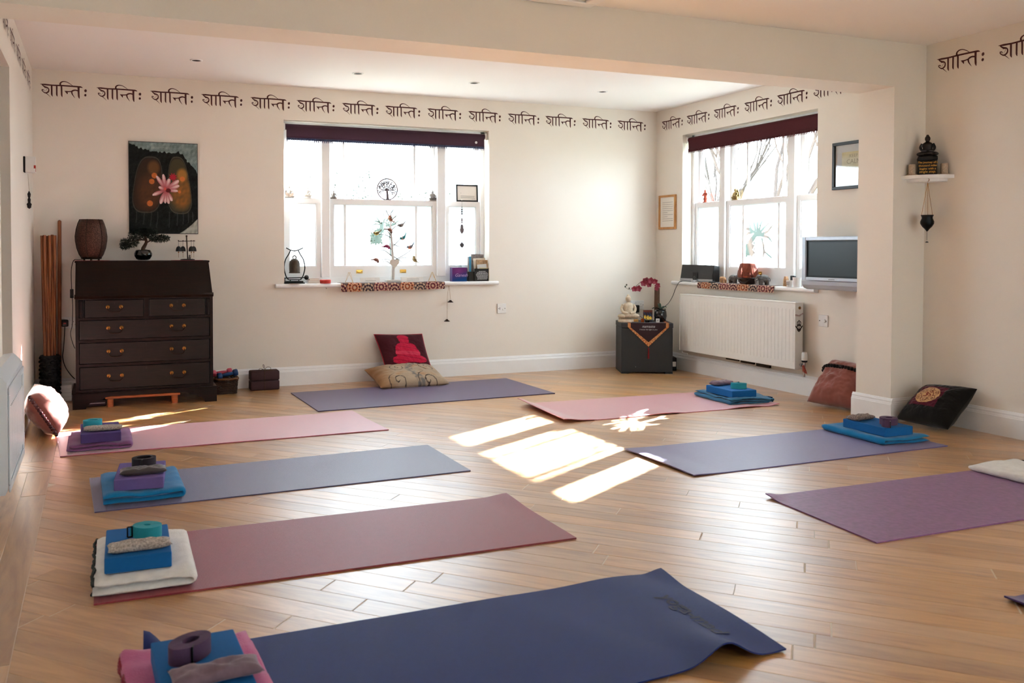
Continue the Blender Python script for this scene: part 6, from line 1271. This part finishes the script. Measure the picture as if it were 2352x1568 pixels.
# ================================================================ props on the mats
def blanket(label, loc, w, d, layers, t, m, rz, seed, name='folded_blanket', edge=None):
    """felted cloth folded back on itself; the folds face local +x, open edges local -x"""
    rr = random.Random(seed); root = thing(name, label, 'blanket', loc, rz); r = t/2; path = []
    for k in range(layers):
        z = r+k*t*1.02; a, c = (-w/2+rr.uniform(0, .02), w/2-r)
        xs = np.linspace(a, c, 16) if k % 2 == 0 else np.linspace(c, a, 16)
        if k % 2 == 1 and k > 0: pass
        path += [(x, z) for x in xs]
        if k < layers-1:
            s_ = 1 if k % 2 == 0 else -1; x0 = (c if s_ == 1 else a+.004)
            for q in np.linspace(-PI/2, PI/2, 7)[1:-1]: path.append((x0+s_*math.cos(q)*t*.52, z+t*.51+math.sin(q)*t*.51))
    n = len(path); nd = 20; ns = 8; vs_, fs_ = [], []
    for j in range(nd+1):
        v = -1+2*j/nd; y = v*d/2; e = max(0, (abs(v)-.86)/.14); rs = math.sqrt(max(0.02, 1-e*e)) if j not in (0, nd) else .12
        for i, (x, z) in enumerate(path):
            p0 = path[max(i-1, 0)]; p1 = path[min(i+1, n-1)]; dx, dz = p1[0]-p0[0], p1[1]-p0[1]; l = math.hypot(dx, dz) or 1; nx, nz = -dz/l, dx/l
            endr = 1.0 if 0 < i < n-1 else .5; wob = fbm(x*9+seed, y*9, z*20)*.006*(z/t); wy = y+fbm(x*5, z*9, seed)*.008*(1 if abs(v) > .5 else .3)
            for s__ in (-1, 1): vs_.append((x+nx*s__*r*.96*rs*endr, wy, max(.0006, z+nz*s__*r*.96*rs*endr+wob)))
    m2 = 2*n
    for j in range(nd):
        for i in range(n-1):
            a = j*m2+2*i; fs_ += [(a, a+2, a+m2+2, a+m2), (a+1, a+m2+1, a+m2+3, a+3)]
        a = j*m2; fs_.append((a, a+m2, a+m2+1, a+1)); a = j*m2+2*(n-1); fs_.append((a, a+1, a+m2+1, a+m2))
    for j in (0, nd):
        for i in range(n-1): a = j*m2+2*i; fs_.append((a, a+1, a+3, a+2))
    b = MB(); b.add(vs_, fs_); b.obj('cloth', m, root, smooth=True)
    if edge:
        for k in range(layers):
            z = r+k*t*1.02
            if True: b = MB(); b.tube([(-w/2+.006+.004*math.sin(y*60+k), y, z+.003*math.sin(y*40)) for y in np.linspace(-d/2+.01, d/2-.01, 40)], [.0045+.0015*(i % 2) for i in range(40)], 6); b.obj('stitched_edge', edge, root, smooth=True)
    return root, layers*t*1.02
def block(label, loc, rz, m, w=.205, d=.305, h=.05):
    b = MB(); b.bbox(-w/2, w/2, -d/2, d/2, 0, h, .004, 2); o = b.obj('yoga_block', m, loc=loc); o.rotation_euler = (0, 0, rz); return tag(o, label, 'yoga block')
def strap(label, loc, r1, r0, m, rz=0, sq=1.0, w=.038, tail=0.0, th=.0028, loop=None, buckle=True):
    root = thing('yoga_strap', label, 'yoga strap', loc, rz); turns = (r1-r0)/(th*1.25); N = int(turns*26); pts_ = []
    for i in range(N+1): a = i/26*2*PI; r = r0+(r1-r0)*i/N; pts_.append((r*math.cos(a), r*sq*math.sin(a)))
    if loop:                               # a loose outer loop standing off the roll
        x, y = pts_[-1]; pts_ += [(x+loop*(1-math.cos(q))*-1.0*.9, y+loop*.8*math.sin(q)) for q in np.linspace(.2, PI*1.2, 16)]
    if tail: x, y = pts_[-1]; pts_ += [(x+tail*k/8*.3, y+tail*k/8) for k in range(1, 9)]
    vs_, fs_ = [], []
    for i, p in enumerate(pts_):
        a, c = pts_[max(i-1, 0)], pts_[min(i+1, len(pts_)-1)]; dx, dy = c[0]-a[0], c[1]-a[1]; l = math.hypot(dx, dy) or 1; nx, ny = -dy/l*th/2, dx/l*th/2
        for z in (0, w): vs_ += [(p[0]+nx, p[1]+ny, z), (p[0]-nx, p[1]-ny, z)]
    for i in range(len(pts_)-1): a = 4*i; fs_ += [(a, a+4, a+6, a+2), (a+1, a+3, a+7, a+5), (a, a+1, a+5, a+4), (a+2, a+6, a+7, a+3)]
    fs_ += [(0, 2, 3, 1), tuple(4*(len(pts_)-1)+k for k in (0, 1, 3, 2))]
    b = MB(); b.add(vs_, fs_); b.obj('webbing', m, root, smooth='auto')
    if buckle:
        x, y = pts_[-1]; b = MB(); b.tube([(x-.004, y-.003, z) for z in (.002, w-.002)], .0025, 6); b.tube([(x+.008, y+.006, z) for z in (.002, w-.002)], .0025, 6); b.cyl((x-.004, y-.003, .002), (x+.008, y+.006, .002), .0025, n=6); b.cyl((x-.004, y-.003, w-.002), (x+.008, y+.006, w-.002), .0025, n=6); b.obj('buckle', mat('black_lacquer'), root)
    return root
def eyepillow(label, loc, L, W, H, m, rz, seed):
    b = MB(); nu, nv = 26, 14
    def P(u, v, k):
        s1, t1 = 2*u-1, 2*v-1; x = s1*L/2*(1-.04*(1-t1*t1)); y = t1*W/2*(1-.10*(1-s1*s1))+.006*fbm(s1*1.5, seed, 2); q = fbm(s1*2.2+seed, t1*1.6, k)
        h = H*.5*((1-abs(s1)**5)*(1-abs(t1)**4))**.5; return (x, y, H*.5+k*h*(1+.5*q) if k > 0 else max(.0005, H*.5-h))
    for k in (1, -1): b.grid(lambda u, v: P(u, v, k), nu, nv)
    o = b.obj('eye_pillow', m, loc=loc, smooth=True); o.rotation_euler = (0, 0, rz); return tag(o, label, 'eye pillow')
felt = lambda n, c: mat(n, c, .95, var=.12, vscale=30, bump=.5, bscale=260, sheen=.35, spec=.15)
foamm = lambda n, c: mat(n, c, .75, var=.05, vscale=80, bump=.12, bscale=600, spec=.3)
blueb, bluefl, purpb = foamm('blue_foam', (14, 98, 166)), felt('blue_fleece', (26, 128, 186)), foamm('purple_foam', (112, 96, 158))
teal = mat('teal_webbing', (32, 158, 172), .7, var=.1, vscale=200, bump=.3, bscale=800); aub = mat('aubergine_webbing', (88, 62, 92), .75, var=.12, vscale=200, bump=.3, bscale=800); blkw = mat('black_webbing', (28, 20, 32), .6, var=.1)
speck = mat('speckled_fleece', (206, 196, 186), .95, var=.6, vscale=150, bump=.6, bscale=200); darks = mat('dark_silk', (72, 66, 70), .35, var=.5, vscale=14, sheen=.3); mauves = mat('mauve_suede', (132, 110, 124), .85, var=.3, vscale=30, sheen=.3)
def ctr(pts_, z): q = [onz(u, v, z) for u, v in pts_]; return sum(q, Vector((0, 0, 0)))/len(q)
TM = .0065
# M2
c = Vector((-.002, 5.185, TM)); blanket('folded mauve blanket on the pink mat', c, .33, .40, 2, .021, felt('mauve_fleece', (146, 96, 146)), 0, 1)
block('purple foam block on the mauve blanket', c+Vector((.008, -.045, .045)), .02, foamm('purple_foam_dark', (84, 70, 132)))
zt = TM+.045+.05; eyepillow('cream speckled eye pillow on the purple block of the pink mat', Vector((.020, 5.065, zt)), .205, .08, .026, speck, -.02, 1)
strap('rolled bright teal strap on the purple block of the pink mat', Vector((-.035, 5.195, zt)), .052, .030, mat('bright_teal_webbing', (40, 166, 186), .7, var=.1), .3, .75)
# M3
c = Vector((.165, 4.10, TM)); blanket('folded bright blue blanket on the slate purple mat', c, .35, .43, 2, .023, bluefl, .02, 2)
block('lilac foam block on the bright blue blanket', c+Vector((.008, -.025, .048)), -.10, purpb); zt = TM+.048+.05
eyepillow('dark grey silky eye pillow on the lilac block', Vector((.180, 4.000, zt)), .20, .085, .03, darks, -.02, 2)
strap('rolled black strap on the lilac block', Vector((.190, 4.135, zt)), .054, .034, blkw, .2, .8, w=.042)
# M4
c = Vector((.130, 3.085, TM)); blanket('folded white blanket with dark stitched edge on the dusty red mat', c, .31, .47, 2, .027, felt('white_fleece', (240, 239, 236)), -.02, 3, edge=mat('dark_green_yarn', (40, 52, 52), .95, var=.3))
block('blue foam block on the white blanket', c+Vector((-.012, -.030, .056)), -.03, blueb); zt = TM+.056+.05
eyepillow('cream speckled eye pillow on the blue block over the white blanket', Vector((.120, 2.965, zt)), .20, .075, .028, speck, .04, 4)
strap('loosely rolled teal strap on the blue block over the white blanket', Vector((.150, 3.095, zt)), .050, .012, teal, 2.6, .8, tail=.06)
# M5
c = Vector((.215, 2.150, TM)); blanket('folded pink blanket on the navy mat', c, .335, .40, 3, .017, felt('pink_fleece', (206, 112, 158)), 0.04, 5, edge=felt('crimson_fleece', (140, 22, 52)))
block('blue foam block on the pink blanket', Vector((.222, 2.10, TM+.053)), .03, blueb); zt = TM+.053+.05
strap('tightly rolled aubergine strap on the blue block nearest the camera', Vector((.200, 2.135, zt)), .058, .024, aub, .6, .62, w=.042)
eyepillow('mauve grey eye pillow on the blue block nearest the camera', Vector((.245, 2.010, zt)), .205, .085, .03, mauves, .06, 6)
# M6
c = Vector((4.305, 5.045, TM)); blanket('folded blue blanket on the pale red mat', c, .36, .44, 3, .013, felt('steel_blue_fleece', (56, 120, 160)), PI-.06, 7, edge=felt('navy_fleece', (22, 58, 92)))
block('blue foam block on the pale red mat by the radiator', Vector((4.262, 5.020, TM+.042)), -.06, blueb); zt = TM+.042+.05
eyepillow('crumpled mauve eye pillow on the blue block by the radiator', Vector((4.275, 5.135, zt)), .19, .075, .034, mauves, .15, 8)
strap('loosely folded teal strap on the blue block by the radiator', Vector((4.275, 4.955, zt)), .055, .012, teal, -.6, .45, w=.04, tail=.03)
# M7
c = Vector((4.225, 3.745, TM)); blanket('folded bright blue blanket on the lavender grey mat', c, .33, .47, 2, .018, bluefl, PI-.05, 9)
block('blue foam block on the lavender grey mat', Vector((4.200, 3.705, TM+.038)), -.04, blueb); zt = TM+.038+.05
eyepillow('speckled beaded eye pillow on the blue block by the pilaster', Vector((4.170, 3.795, zt)), .17, .08, .03, mat('dark_speckled', (176, 160, 150), .8, var=.85, vscale=150), .1, 10)
strap('rolled aubergine strap with a loose loop on the blue block by the pilaster', Vector((4.215, 3.640, zt)), .054, .020, aub, .2, .85, loop=.05)
# M8: white blanket end just inside the frame
q = onz(2300, 1090, .02); blanket('white folded blanket at the right edge on the plum mat', Vector((q.x+.16, q.y-.05, TM)), .34, .42, 2, .016, felt('white_fleece', (240, 239, 236)), PI, 11, edge=mat('dark_green_yarn'))

# ================================================================ cushions
def cushion(name, label, c, T, m, paint=None, N=40, pinch=.07, seed=0, wr=.012, puff=.5, root=None, flip=False):
    """c = four corners round the seam; the cushion swells to both sides of them"""
    A, B, C_, D = [Vector(x) for x in c]; nrm = (B-A).cross(D-A).normalized()
    if flip: nrm = -nrm
    ctr_ = (A+B+C_+D)/4
    vs_, cols = [], []
    for side in (1, -1):
        for j in range(N):
            for i in range(N):
                u, v = i/(N-1), j/(N-1); s1, t1 = 2*u-1, 2*v-1; u2 = .5+(u-.5)*(1-pinch*(1-t1*t1)); v2 = .5+(v-.5)*(1-pinch*(1-s1*s1))
                p = A*(1-u2)*(1-v2)+B*u2*(1-v2)+C_*u2*v2+D*(1-u2)*v2; h = T*((1-abs(s1)**2.4)*(1-abs(t1)**2.4))**puff
                h *= 1+wr*9*fbm(s1*2.5+seed, t1*2.5, side); p = p+nrm*side*h+nrm*side*wr*T*2*fbm(s1*9+seed, t1*9, side)*(1-abs(s1)**6)*(1-abs(t1)**6)
                vs_.append(p-ctr_)
    fs_ = []
    for k in (0, 1):
        for j in range(N-1):
            for i in range(N-1): a = k*N*N+j*N+i; q = (a, a+1, a+N+1, a+N); fs_.append(q if (k == 0) != flip else q[::-1])
    if paint:
        U, V = np.meshgrid(np.linspace(0, 1, N), np.linspace(0, 1, N)); C1 = np.clip(paint(U, 1-V, True), 0, 255)/255; C2 = np.clip(paint(U, 1-V, False), 0, 255)/255; CC = np.concatenate([C1.reshape(-1, 3), C2.reshape(-1, 3)]); CC = np.where(CC <= .04045, CC/12.92, ((CC+.055)/1.055)**2.4); cols = np.concatenate([CC, np.ones((len(CC), 1))], 1)
    rt = thing(name, label, 'cushion', ctr_); b = MB(); b.add(vs_, fs_); b.obj('cover', m, rt, smooth=True, cols=cols if paint else None, fix=not paint)
    return rt, ctr_
def buddhap(U, T, front):
    C = np.zeros(U.shape+(3,)); C[:] = (70, 24, 34)
    if front:
        e = lambda cx, cy, rx, ry, p=2.0: (np.abs((U-cx)/rx)**p+np.abs((T-cy)/ry)**p) < 1
        m = e(.53, .13, .12, .09)|e(.53, .22, .11, .08, 3)|e(.52, .32, .10, .07)|e(.53, .52, .24, .22, 2.6)|e(.40, .60, .13, .16)|e(.68, .60, .13, .17)|e(.55, .77, .37, .10, 2.5)|e(.36, .82, .18, .08)|e(.76, .80, .17, .08)|e(.53, .42, .20, .12)
        C = lerp(C, (196, 32, 66), m*1.0); fold = np.sin((T*1.0-U*.25)*46) > .93; C = lerp(C, (130, 18, 44), (m & fold)*.8); C = lerp(C, (214, 70, 94), (m & (np.abs(T-.6-.08*(U-.5)) < .05))*.7)
    return C
def swirl(U, T, front):
    C = np.zeros(U.shape+(3,)); C[:] = (176, 156, 132); nz = nzgrid(U, T, 20, 5); C = lerp(C, (150, 104, 64), np.clip(.9-U*3.2, 0, .8)); C += (nz*10)[..., None]; C = lerp(C, (170, 120, 80), np.clip(nz*1.2-.3, 0, 1)*.6)
    for cx, cy, r0 in ((.36, .45, .17), (.82, .42, .2), (.28, .92, .22), (.72, .95, .24), (.60, .30, .1)):
        dx, dy = (U-cx)*1.5, T-cy; r = np.hypot(dx, dy); a = np.arctan2(dy, dx); sp = np.abs(((r/r0*1.6-a/(2*PI)) % 1)-.5); C = lerp(C, (52, 44, 44), ((sp > .43)*(r < r0*1.05))*.9)
    C = lerp(C, (104, 104, 104), (np.abs(U-.55-.05*np.sin(T*8)) < .06)*(T > .3)*np.clip(nzgrid(U, T, 70, 2)+.5, 0, 1)*.8); return C
def cv(u, v, Y): return ony(u, v, Y)
cushion('scatter_cushion', 'beige and grey swirl-patterned cushion lying at the back wall', [z0(874, 896)+Vector((0, 0, .02)), z0(1033, 886)+Vector((0, 0, .02)), ony(990, 838, 6.80), ony(836, 849, 6.80)], .078, clothprint, swirl, 90, .05, 3, .014)
r_, cc = cushion('scatter_cushion', 'maroon cushion with a red seated Buddha figure propped against the wall', [ony(886, 848, 6.70), ony(991, 846, 6.70), ony(969, 767, 6.845), ony(859, 768, 6.845)], .052, clothprint, buddhap, 100, .04, 5, .012)
A, B, C_, D = ony(886, 848, 6.70), ony(991, 846, 6.70), ony(969, 767, 6.845), ony(859, 768, 6.845)
pipe = mat('red_piping', (178, 40, 60), .7); loop_ = []
for p, q in ((A, B), (B, C_), (C_, D), (D, A)):
    for k in range(8): t = k/8; m_ = p*(1-t)+q*t; inw = ((A+B+C_+D)/4-m_)*.04*4*t*(1-t); loop_.append(m_+inw-cc)
b = MB(); b.tube(loop_, .0045, 6, True); b.obj('piping', pipe, r_, smooth=True)
def omp(U, T, front):
    C = np.zeros(U.shape+(3,)); C[:] = (16, 14, 13)
    if front:
        x, y = (U-.43)/.27, (T-.46)/.27; sq = (np.abs(x) < 1)*(np.abs(y) < 1); C = lerp(C, (84, 14, 36), sq*1.0); r = np.hypot(x, y); C = lerp(C, (206, 160, 112), (r < .82)*1.0); ln = (92, 24, 30)
        C = lerp(C, ln, (np.abs(r-.40) < .020)*1.0); a = np.arctan2(y, x)
        for k in range(6):
            c0, s0 = math.cos(k*PI/3+PI/6), math.sin(k*PI/3+PI/6); px, py = x*c0+y*s0, -x*s0+y*c0; d = np.hypot((px-.42)/.32, py/.24); C = lerp(C, ln, (np.abs(d-1) < .07)*(r > .42)*(px > 0)); C = lerp(C, ln, (np.abs(np.hypot(px-.58, py)-.06) < .022)*1.0)
        segs = [(-.22, -.12, -.08, -.2), (-.08, -.2, .04, -.12), (.04, -.12, -.06, -.02), (-.06, -.02, .06, .08), (.06, .08, -.02, .22), (-.02, .22, -.2, .2), (0, .02, .18, -.06), (.18, -.06, .27, .06), (.27, .06, .2, .18), (.10, -.26, .22, -.22), (.22, -.22, .3, -.3)]
        for x0, y0, x1, y1 in segs: dx, dy = x1-x0, y1-y0; t = np.clip(((x-x0)*dx+(y-y0)*dy)/(dx*dx+dy*dy), 0, 1); C = lerp(C, (120, 26, 30), (np.hypot(x-x0-dx*t, y-y0-dy*t) < .035)*1.0)
    return C
omv = mat('black_velvet_print', attr='Col', rough=.8, var=.2, vscale=40, sheen=.25, spec=.2)
oA, oB = z0(2058, 972)+Vector((0, 0, .03)), z0(2177, 998)+Vector((0, 0, .03)); oC, oD = onx(2245, 893, XR-.035), onx(2127, 884, XR-.06)
cushion('floor_cushion', 'black cushion with a golden om symbol leaning in the near corner', [oA, oB, oC, oD], .085, omv, omp, 130, .05, 9, .012)
velv = mat('terracotta_velvet', (150, 84, 74), .85, var=.2, vscale=12, sheen=.6, bump=.2, bscale=30)
def trim_along(rt, cc, p, q, nrm, n, m, r, bulge, name='pompom'):
    for k in range(n): t = (k+.5)/n; x = p*(1-t)+q*t+nrm*bulge*(1-(2*t-1)**4); b = MB(); b.ball(x-cc, r, 8, 6); b.obj(name, m, rt, smooth=True)
bA, bB = z0(1853, 928)+Vector((0, 0, .02)), z0(1966, 948)+Vector((0, 0, .02)); bD = onx(1911, 826, XR-.035); bC = Vector((XR-.05, bB.y-.02, bD.z))
rt, cc = cushion('floor_cushion', 'terracotta velvet cushion with dark pompom trim behind the pilaster', [bA, bB, bC, bD], .105, velv, None, 44, .05, 12, .02); nrm = (bB-bA).cross(bD-bA).normalized()
pm = mat('dark_pompom', (34, 20, 22), .95, var=.4, vscale=200, bump=.6)
trim_along(rt, cc, bA*.30+bD*.70-(bB-bA)*.02, bB*.30+bC*.70, nrm, 17, pm, .0130, .104)
b = MB(); n = 30; L = [bA*.25+bD*.75, bB*.25+bC*.75]
b.tube([L[0]*(1-t)+L[1]*t+nrm*.102*(1-(2*t-1)**4)-cc for t in np.linspace(.02, 1, n)], [.004+.0012*(k % 2) for k in range(n)], 6); b.obj('braid', mat('braid_trim', (150, 100, 92), .8, var=.6, vscale=300), rt)
lA, lB = Vector((-.225, 5.40, .02)), Vector((-.195, 5.90, .02)); lC, lD = Vector((-.375, 5.92, .255)), Vector((-.375, 5.44, .255))
rt, cc = cushion('floor_cushion', 'terracotta velvet cushion with beaded edge against the left wall', [lA, lB, lC, lD], .095, velv, None, 44, .04, 15, .02); nrm = (lB-lA).cross(lD-lA).normalized()
trim_along(rt, cc, lA+(lB-lA)*.0, lD+(lC-lD)*.0, Vector((0, -1, 0)), 15, mat('glossy_bead', (92, 50, 52), .2, var=.2), .0115, -.006, 'bead')

# ================================================================ basket, weights, tied blocks by the back wall
p0, p1 = z0(500, 907), z0(549, 903); bk = Vector(((p0.x+p1.x)/2-.012, 6.735, 0)); wick = mat('dark_wicker', (66, 42, 28), .7, var=.5, vscale=50)
ba = thing('wicker_basket', 'small rectangular dark wicker basket beside the bureau', 'basket', bk); W0, D0_, HB = .088, .10, .115
def rr_(t, k): # rounded rectangle
    w_, d_ = W0*k, D0_*k; a = t*2*PI; c, s__ = math.cos(a), math.sin(a); e = .35; return (w_*math.copysign(abs(c)**e, c), d_*math.copysign(abs(s__)**e, s__))
for k in range(9):
    z = .006+k*.0125; sc = .88+.12*z/HB; b = MB(); n = 64; b.tube([(rr_(i/n, sc+.02*math.sin(i*PI/2+k*PI))+(z+.003*math.sin(i*1.3+k),)) for i in range(n)], .0055, 6, True); b.obj('woven_row', wick, ba, smooth=True)
for i in range(24): a = i/24; b = MB(); b.cyl(rr_(a, .88)+(.0,), rr_(a, 1.0)+(HB,), .003, n=5); b.obj('stake', wick, ba)
b = MB(); n = 64; b.tube([rr_(i/n, 1.03)+(HB+.002*math.sin(i),) for i in range(n)], .008, 6, True); b.obj('rim', mat('light_wicker', (120, 78, 48), .7, var=.4, vscale=60), ba, smooth=True)
b = MB(); b.box(-W0*.84, W0*.84, -D0_*.84, D0_*.84, .0, .008); b.obj('floor', wick, ba)
def dumbbell(label, loc, rot, m):
    t = thing('dumbbell', label, 'dumbbell', loc, 0, rot=rot); b = MB(); b.lathe([(.011, -.045), (.014, 0), (.011, .045)], 14); b.obj('grip', m, t, smooth=True)
    for s__ in (-1, 1): b = MB(); b.lathe([(0, s__*.078), (.022, s__*.078), (.026, s__*.072), (.026, s__*.050), (.020, s__*.042), (.010, s__*.040)], 16); b.obj('head', m, t, smooth='auto')
dumbbell('blue dumbbell lying on top of the wicker basket', bk+Vector((.012, -.050, HB+.030)), (0, PI/2-.18, .05), mat('blue_vinyl', (16, 66, 120), .4))
dumbbell('pink dumbbell behind the blue one in the wicker basket', bk+Vector((-.022, .025, HB+.036)), (0, PI/2-.08, .08), mat('pink_vinyl', (210, 84, 104), .4))
cork = foamm('brown_foam', (66, 44, 48)); q0, q1 = z0(572, 895), z0(640, 891.5); bx = (q0.x+q1.x)/2
for z, l in ((0, 'lower of two dark brown foam bricks tied together by the back wall'), (.0755, 'upper of two dark brown foam bricks tied together by the back wall')):
    b = MB(); b.bbox(-.112, .112, -.055, .055, 0, .074, .010, 3); tag(b.obj('foam_brick', cork, loc=(bx, 6.775, z), smooth='auto'), l, 'yoga block', 'dark brown foam bricks')
tw_ = thing('twine_bow', 'brown twine bow tied around the two dark brown bricks', 'twine', (bx, 6.775, .150)); twm = mat('brown_twine', (88, 66, 40), .9, var=.4)
b = MB(); b.tube([(-.005, -.057, 0.003), (-.005, .057, .003), (-.005, .0575, -.150), (-.005, -.0575, -.1495)], .0018, 6, True); b.obj('loop_round', twm, tw_)
for pts_ in ([(0, -.02, .003), (-.03, -.03, .02), (-.045, -.03, .010), (-.02, -.03, .004)], [(0, -.02, .003), (.02, -.03, .028), (.045, -.035, .022), (.04, -.04, .006), (.01, -.03, .004)], [(0, -.02, .004), (-.012, -.02, .04), (-.005, -.02, .045), (.004, -.02, .01)], [(0, -.02, .004), (.05, -.045, .004), (.062, -.05, .003)]): b = MB(); b.tube(smoothpath(pts_, 5), .0018, 6); b.obj('bow_loop', twm, tw_)
# ================================================================ garden seen through the clear panes
barkp = mat('winter_bark', (62, 54, 50), .9, var=.3, vscale=20)
def bare_tree(name, label, loc, h, seed, depth=5, spread=.5, r0=.07):
    rr = random.Random(seed); t = thing(name, label, 'tree', loc, 0, 'bare winter trees in the garden'); tr = MB(); br = MB()
    def grow(p, d, L, r, k):
        q = p+d*L; mid = p+d*L*.5+Vector((rr.uniform(-1, 1), rr.uniform(-1, 1), 0))*L*.06; (tr if k >= depth-1 else br).tube([p, mid, q], [r, r*.85, r*.68], 7 if k > 2 else 4)
        if k == 0: return
        for _ in range(3 if k > 1 else 2):
            a = rr.uniform(0, 2*PI); sp = rr.uniform(.3, 1.0)*spread; nd = (d+Vector((math.cos(a)*sp, math.sin(a)*sp, rr.uniform(-.05, .25)))).normalized(); grow(p+d*L*rr.uniform(.6, 1.0), nd, L*rr.uniform(.62, .85), r*.58, k-1)
    grow(Vector((0, 0, -.0)), Vector((0, 0, 1)), h*.28, r0, depth)
    tr.obj('trunk', barkp, t); o = br.obj('branches', barkp, t, fix=False); o['kind'] = 'stuff'
d1 = ray(1745, 420); p = CAM+d1*9.0; bare_tree('bare_tree', 'bare winter tree seen through the middle of the right window', (p.x, p.y, -.35), 5.4, 4, 5, .62, .06)
d1 = ray(1640, 420); p = CAM+d1*12.5; bare_tree('bare_tree', 'bare winter tree seen through the left pane of the right window', (p.x, p.y, -.35), 5.0, 9, 4, .5, .06)
def shrub(label, loc, r, h, seed, n, col, leaf=.05):
    rr = random.Random(seed); t = thing('garden_shrub', label, 'shrub', loc, 0, 'shrubs outside the back window'); b = MB(); b2 = MB()
    for k in range(7): a = rr.random()*6.28; b2.tube([(0, 0, 0), (r*.3*math.cos(a), r*.3*math.sin(a), h*.5), (r*.6*math.cos(a), r*.6*math.sin(a), h*.9)], [.03, .02, .006], 5)
    for _ in range(n):
        a, e, q = rr.random()*6.28, rr.random(), rr.random()**.4; c = Vector((r*q*math.cos(a)*math.sqrt(1-e*e*.6), r*q*math.sin(a)*math.sqrt(1-e*e*.6), h*(.15+.85*e*q+.1*rr.random())))
        u = Vector((rr.uniform(-1, 1), rr.uniform(-1, 1), rr.uniform(-1, 1))).normalized(); v = u.cross(Vector((rr.random(), rr.random(), rr.random()))).normalized(); L = leaf*rr.uniform(.6, 1.3); b.add([c, c+u*L*.5+v*L*.3, c+u*L, c+u*L*.5-v*L*.3], [(0, 1, 2, 3)])
    b2.obj('stems', barkp, t); o = b.obj('foliage', mat('shrub_%d' % seed, col, .8, var=.4, vscale=3), t, fix=False); o['kind'] = 'stuff'
for k, (u, dist, h, r, c, l) in enumerate(((682, 12, 2.35, .55, (52, 64, 54), 'pale shrub outside the left light of the back window'), (802, 12.5, 2.5, .45, (46, 62, 54), 'leafy shrub seen left of the tree of life disc'), (940, 12, 2.3, .4, (54, 66, 56), 'low shrub seen right of the tree of life disc'), (1040, 12, 2.25, .5, (52, 62, 52), 'pale shrub outside the right light of the back window'))):
    p = CAM+ray(u, 470)*(dist/ray(u, 470).y); shrub(l, (p.x, dist, -.35), r, h, 30+k, 4500, c, .035)
def hedge(label, p0, p1, h, th, seed):
    t = thing('garden_hedge', label, 'hedge', p0); d = Vector(p1)-Vector(p0); L = d.length; t.rotation_euler = (0, 0, math.atan2(d.y, d.x)); rr = random.Random(seed); hm_ = mat('hedge_leaves', (48, 60, 50), .8, var=.5, vscale=2.5)
    b = MB(); b.grid(lambda u, v: (u*L, (math.cos(v*PI)*th*.5)*(1+.25*fbm(u*L*1.5, v*3, seed)), h*math.sin(max(.0, min(PI, v*PI)))**.35*(1+.06*fbm(u*L*2, v, seed+3))), int(L*6), 16); b.obj('core', hm_, t, fix=False, smooth=True)
    b = MB()
    for _ in range(int(L*420)):
        c = Vector((rr.random()*L, rr.uniform(-.55, .55)*th, h*rr.random()**.7*1.02)); u = Vector((rr.uniform(-1, 1), rr.uniform(-1, 1), rr.uniform(-.3, 1))).normalized(); v = u.cross(Vector((rr.random(), rr.random(), rr.random()))).normalized(); K = .07*rr.uniform(.6, 1.4); b.add([c, c+u*K*.5+v*K*.3, c+u*K, c+u*K*.5-v*K*.3], [(0, 1, 2, 3)])
    o = b.obj('foliage', hm_, t, fix=False); o['kind'] = 'stuff'
hedge('clipped evergreen hedge beyond the back window', (-1.5, 14.5, -.35), (9.5, 14.5, -.35), 2.15, .8, 61)
hedge('clipped evergreen hedge beyond the right window', (12.0, 20.0, -.35), (12.0, 4.0, -.35), 2.0, .8, 62)
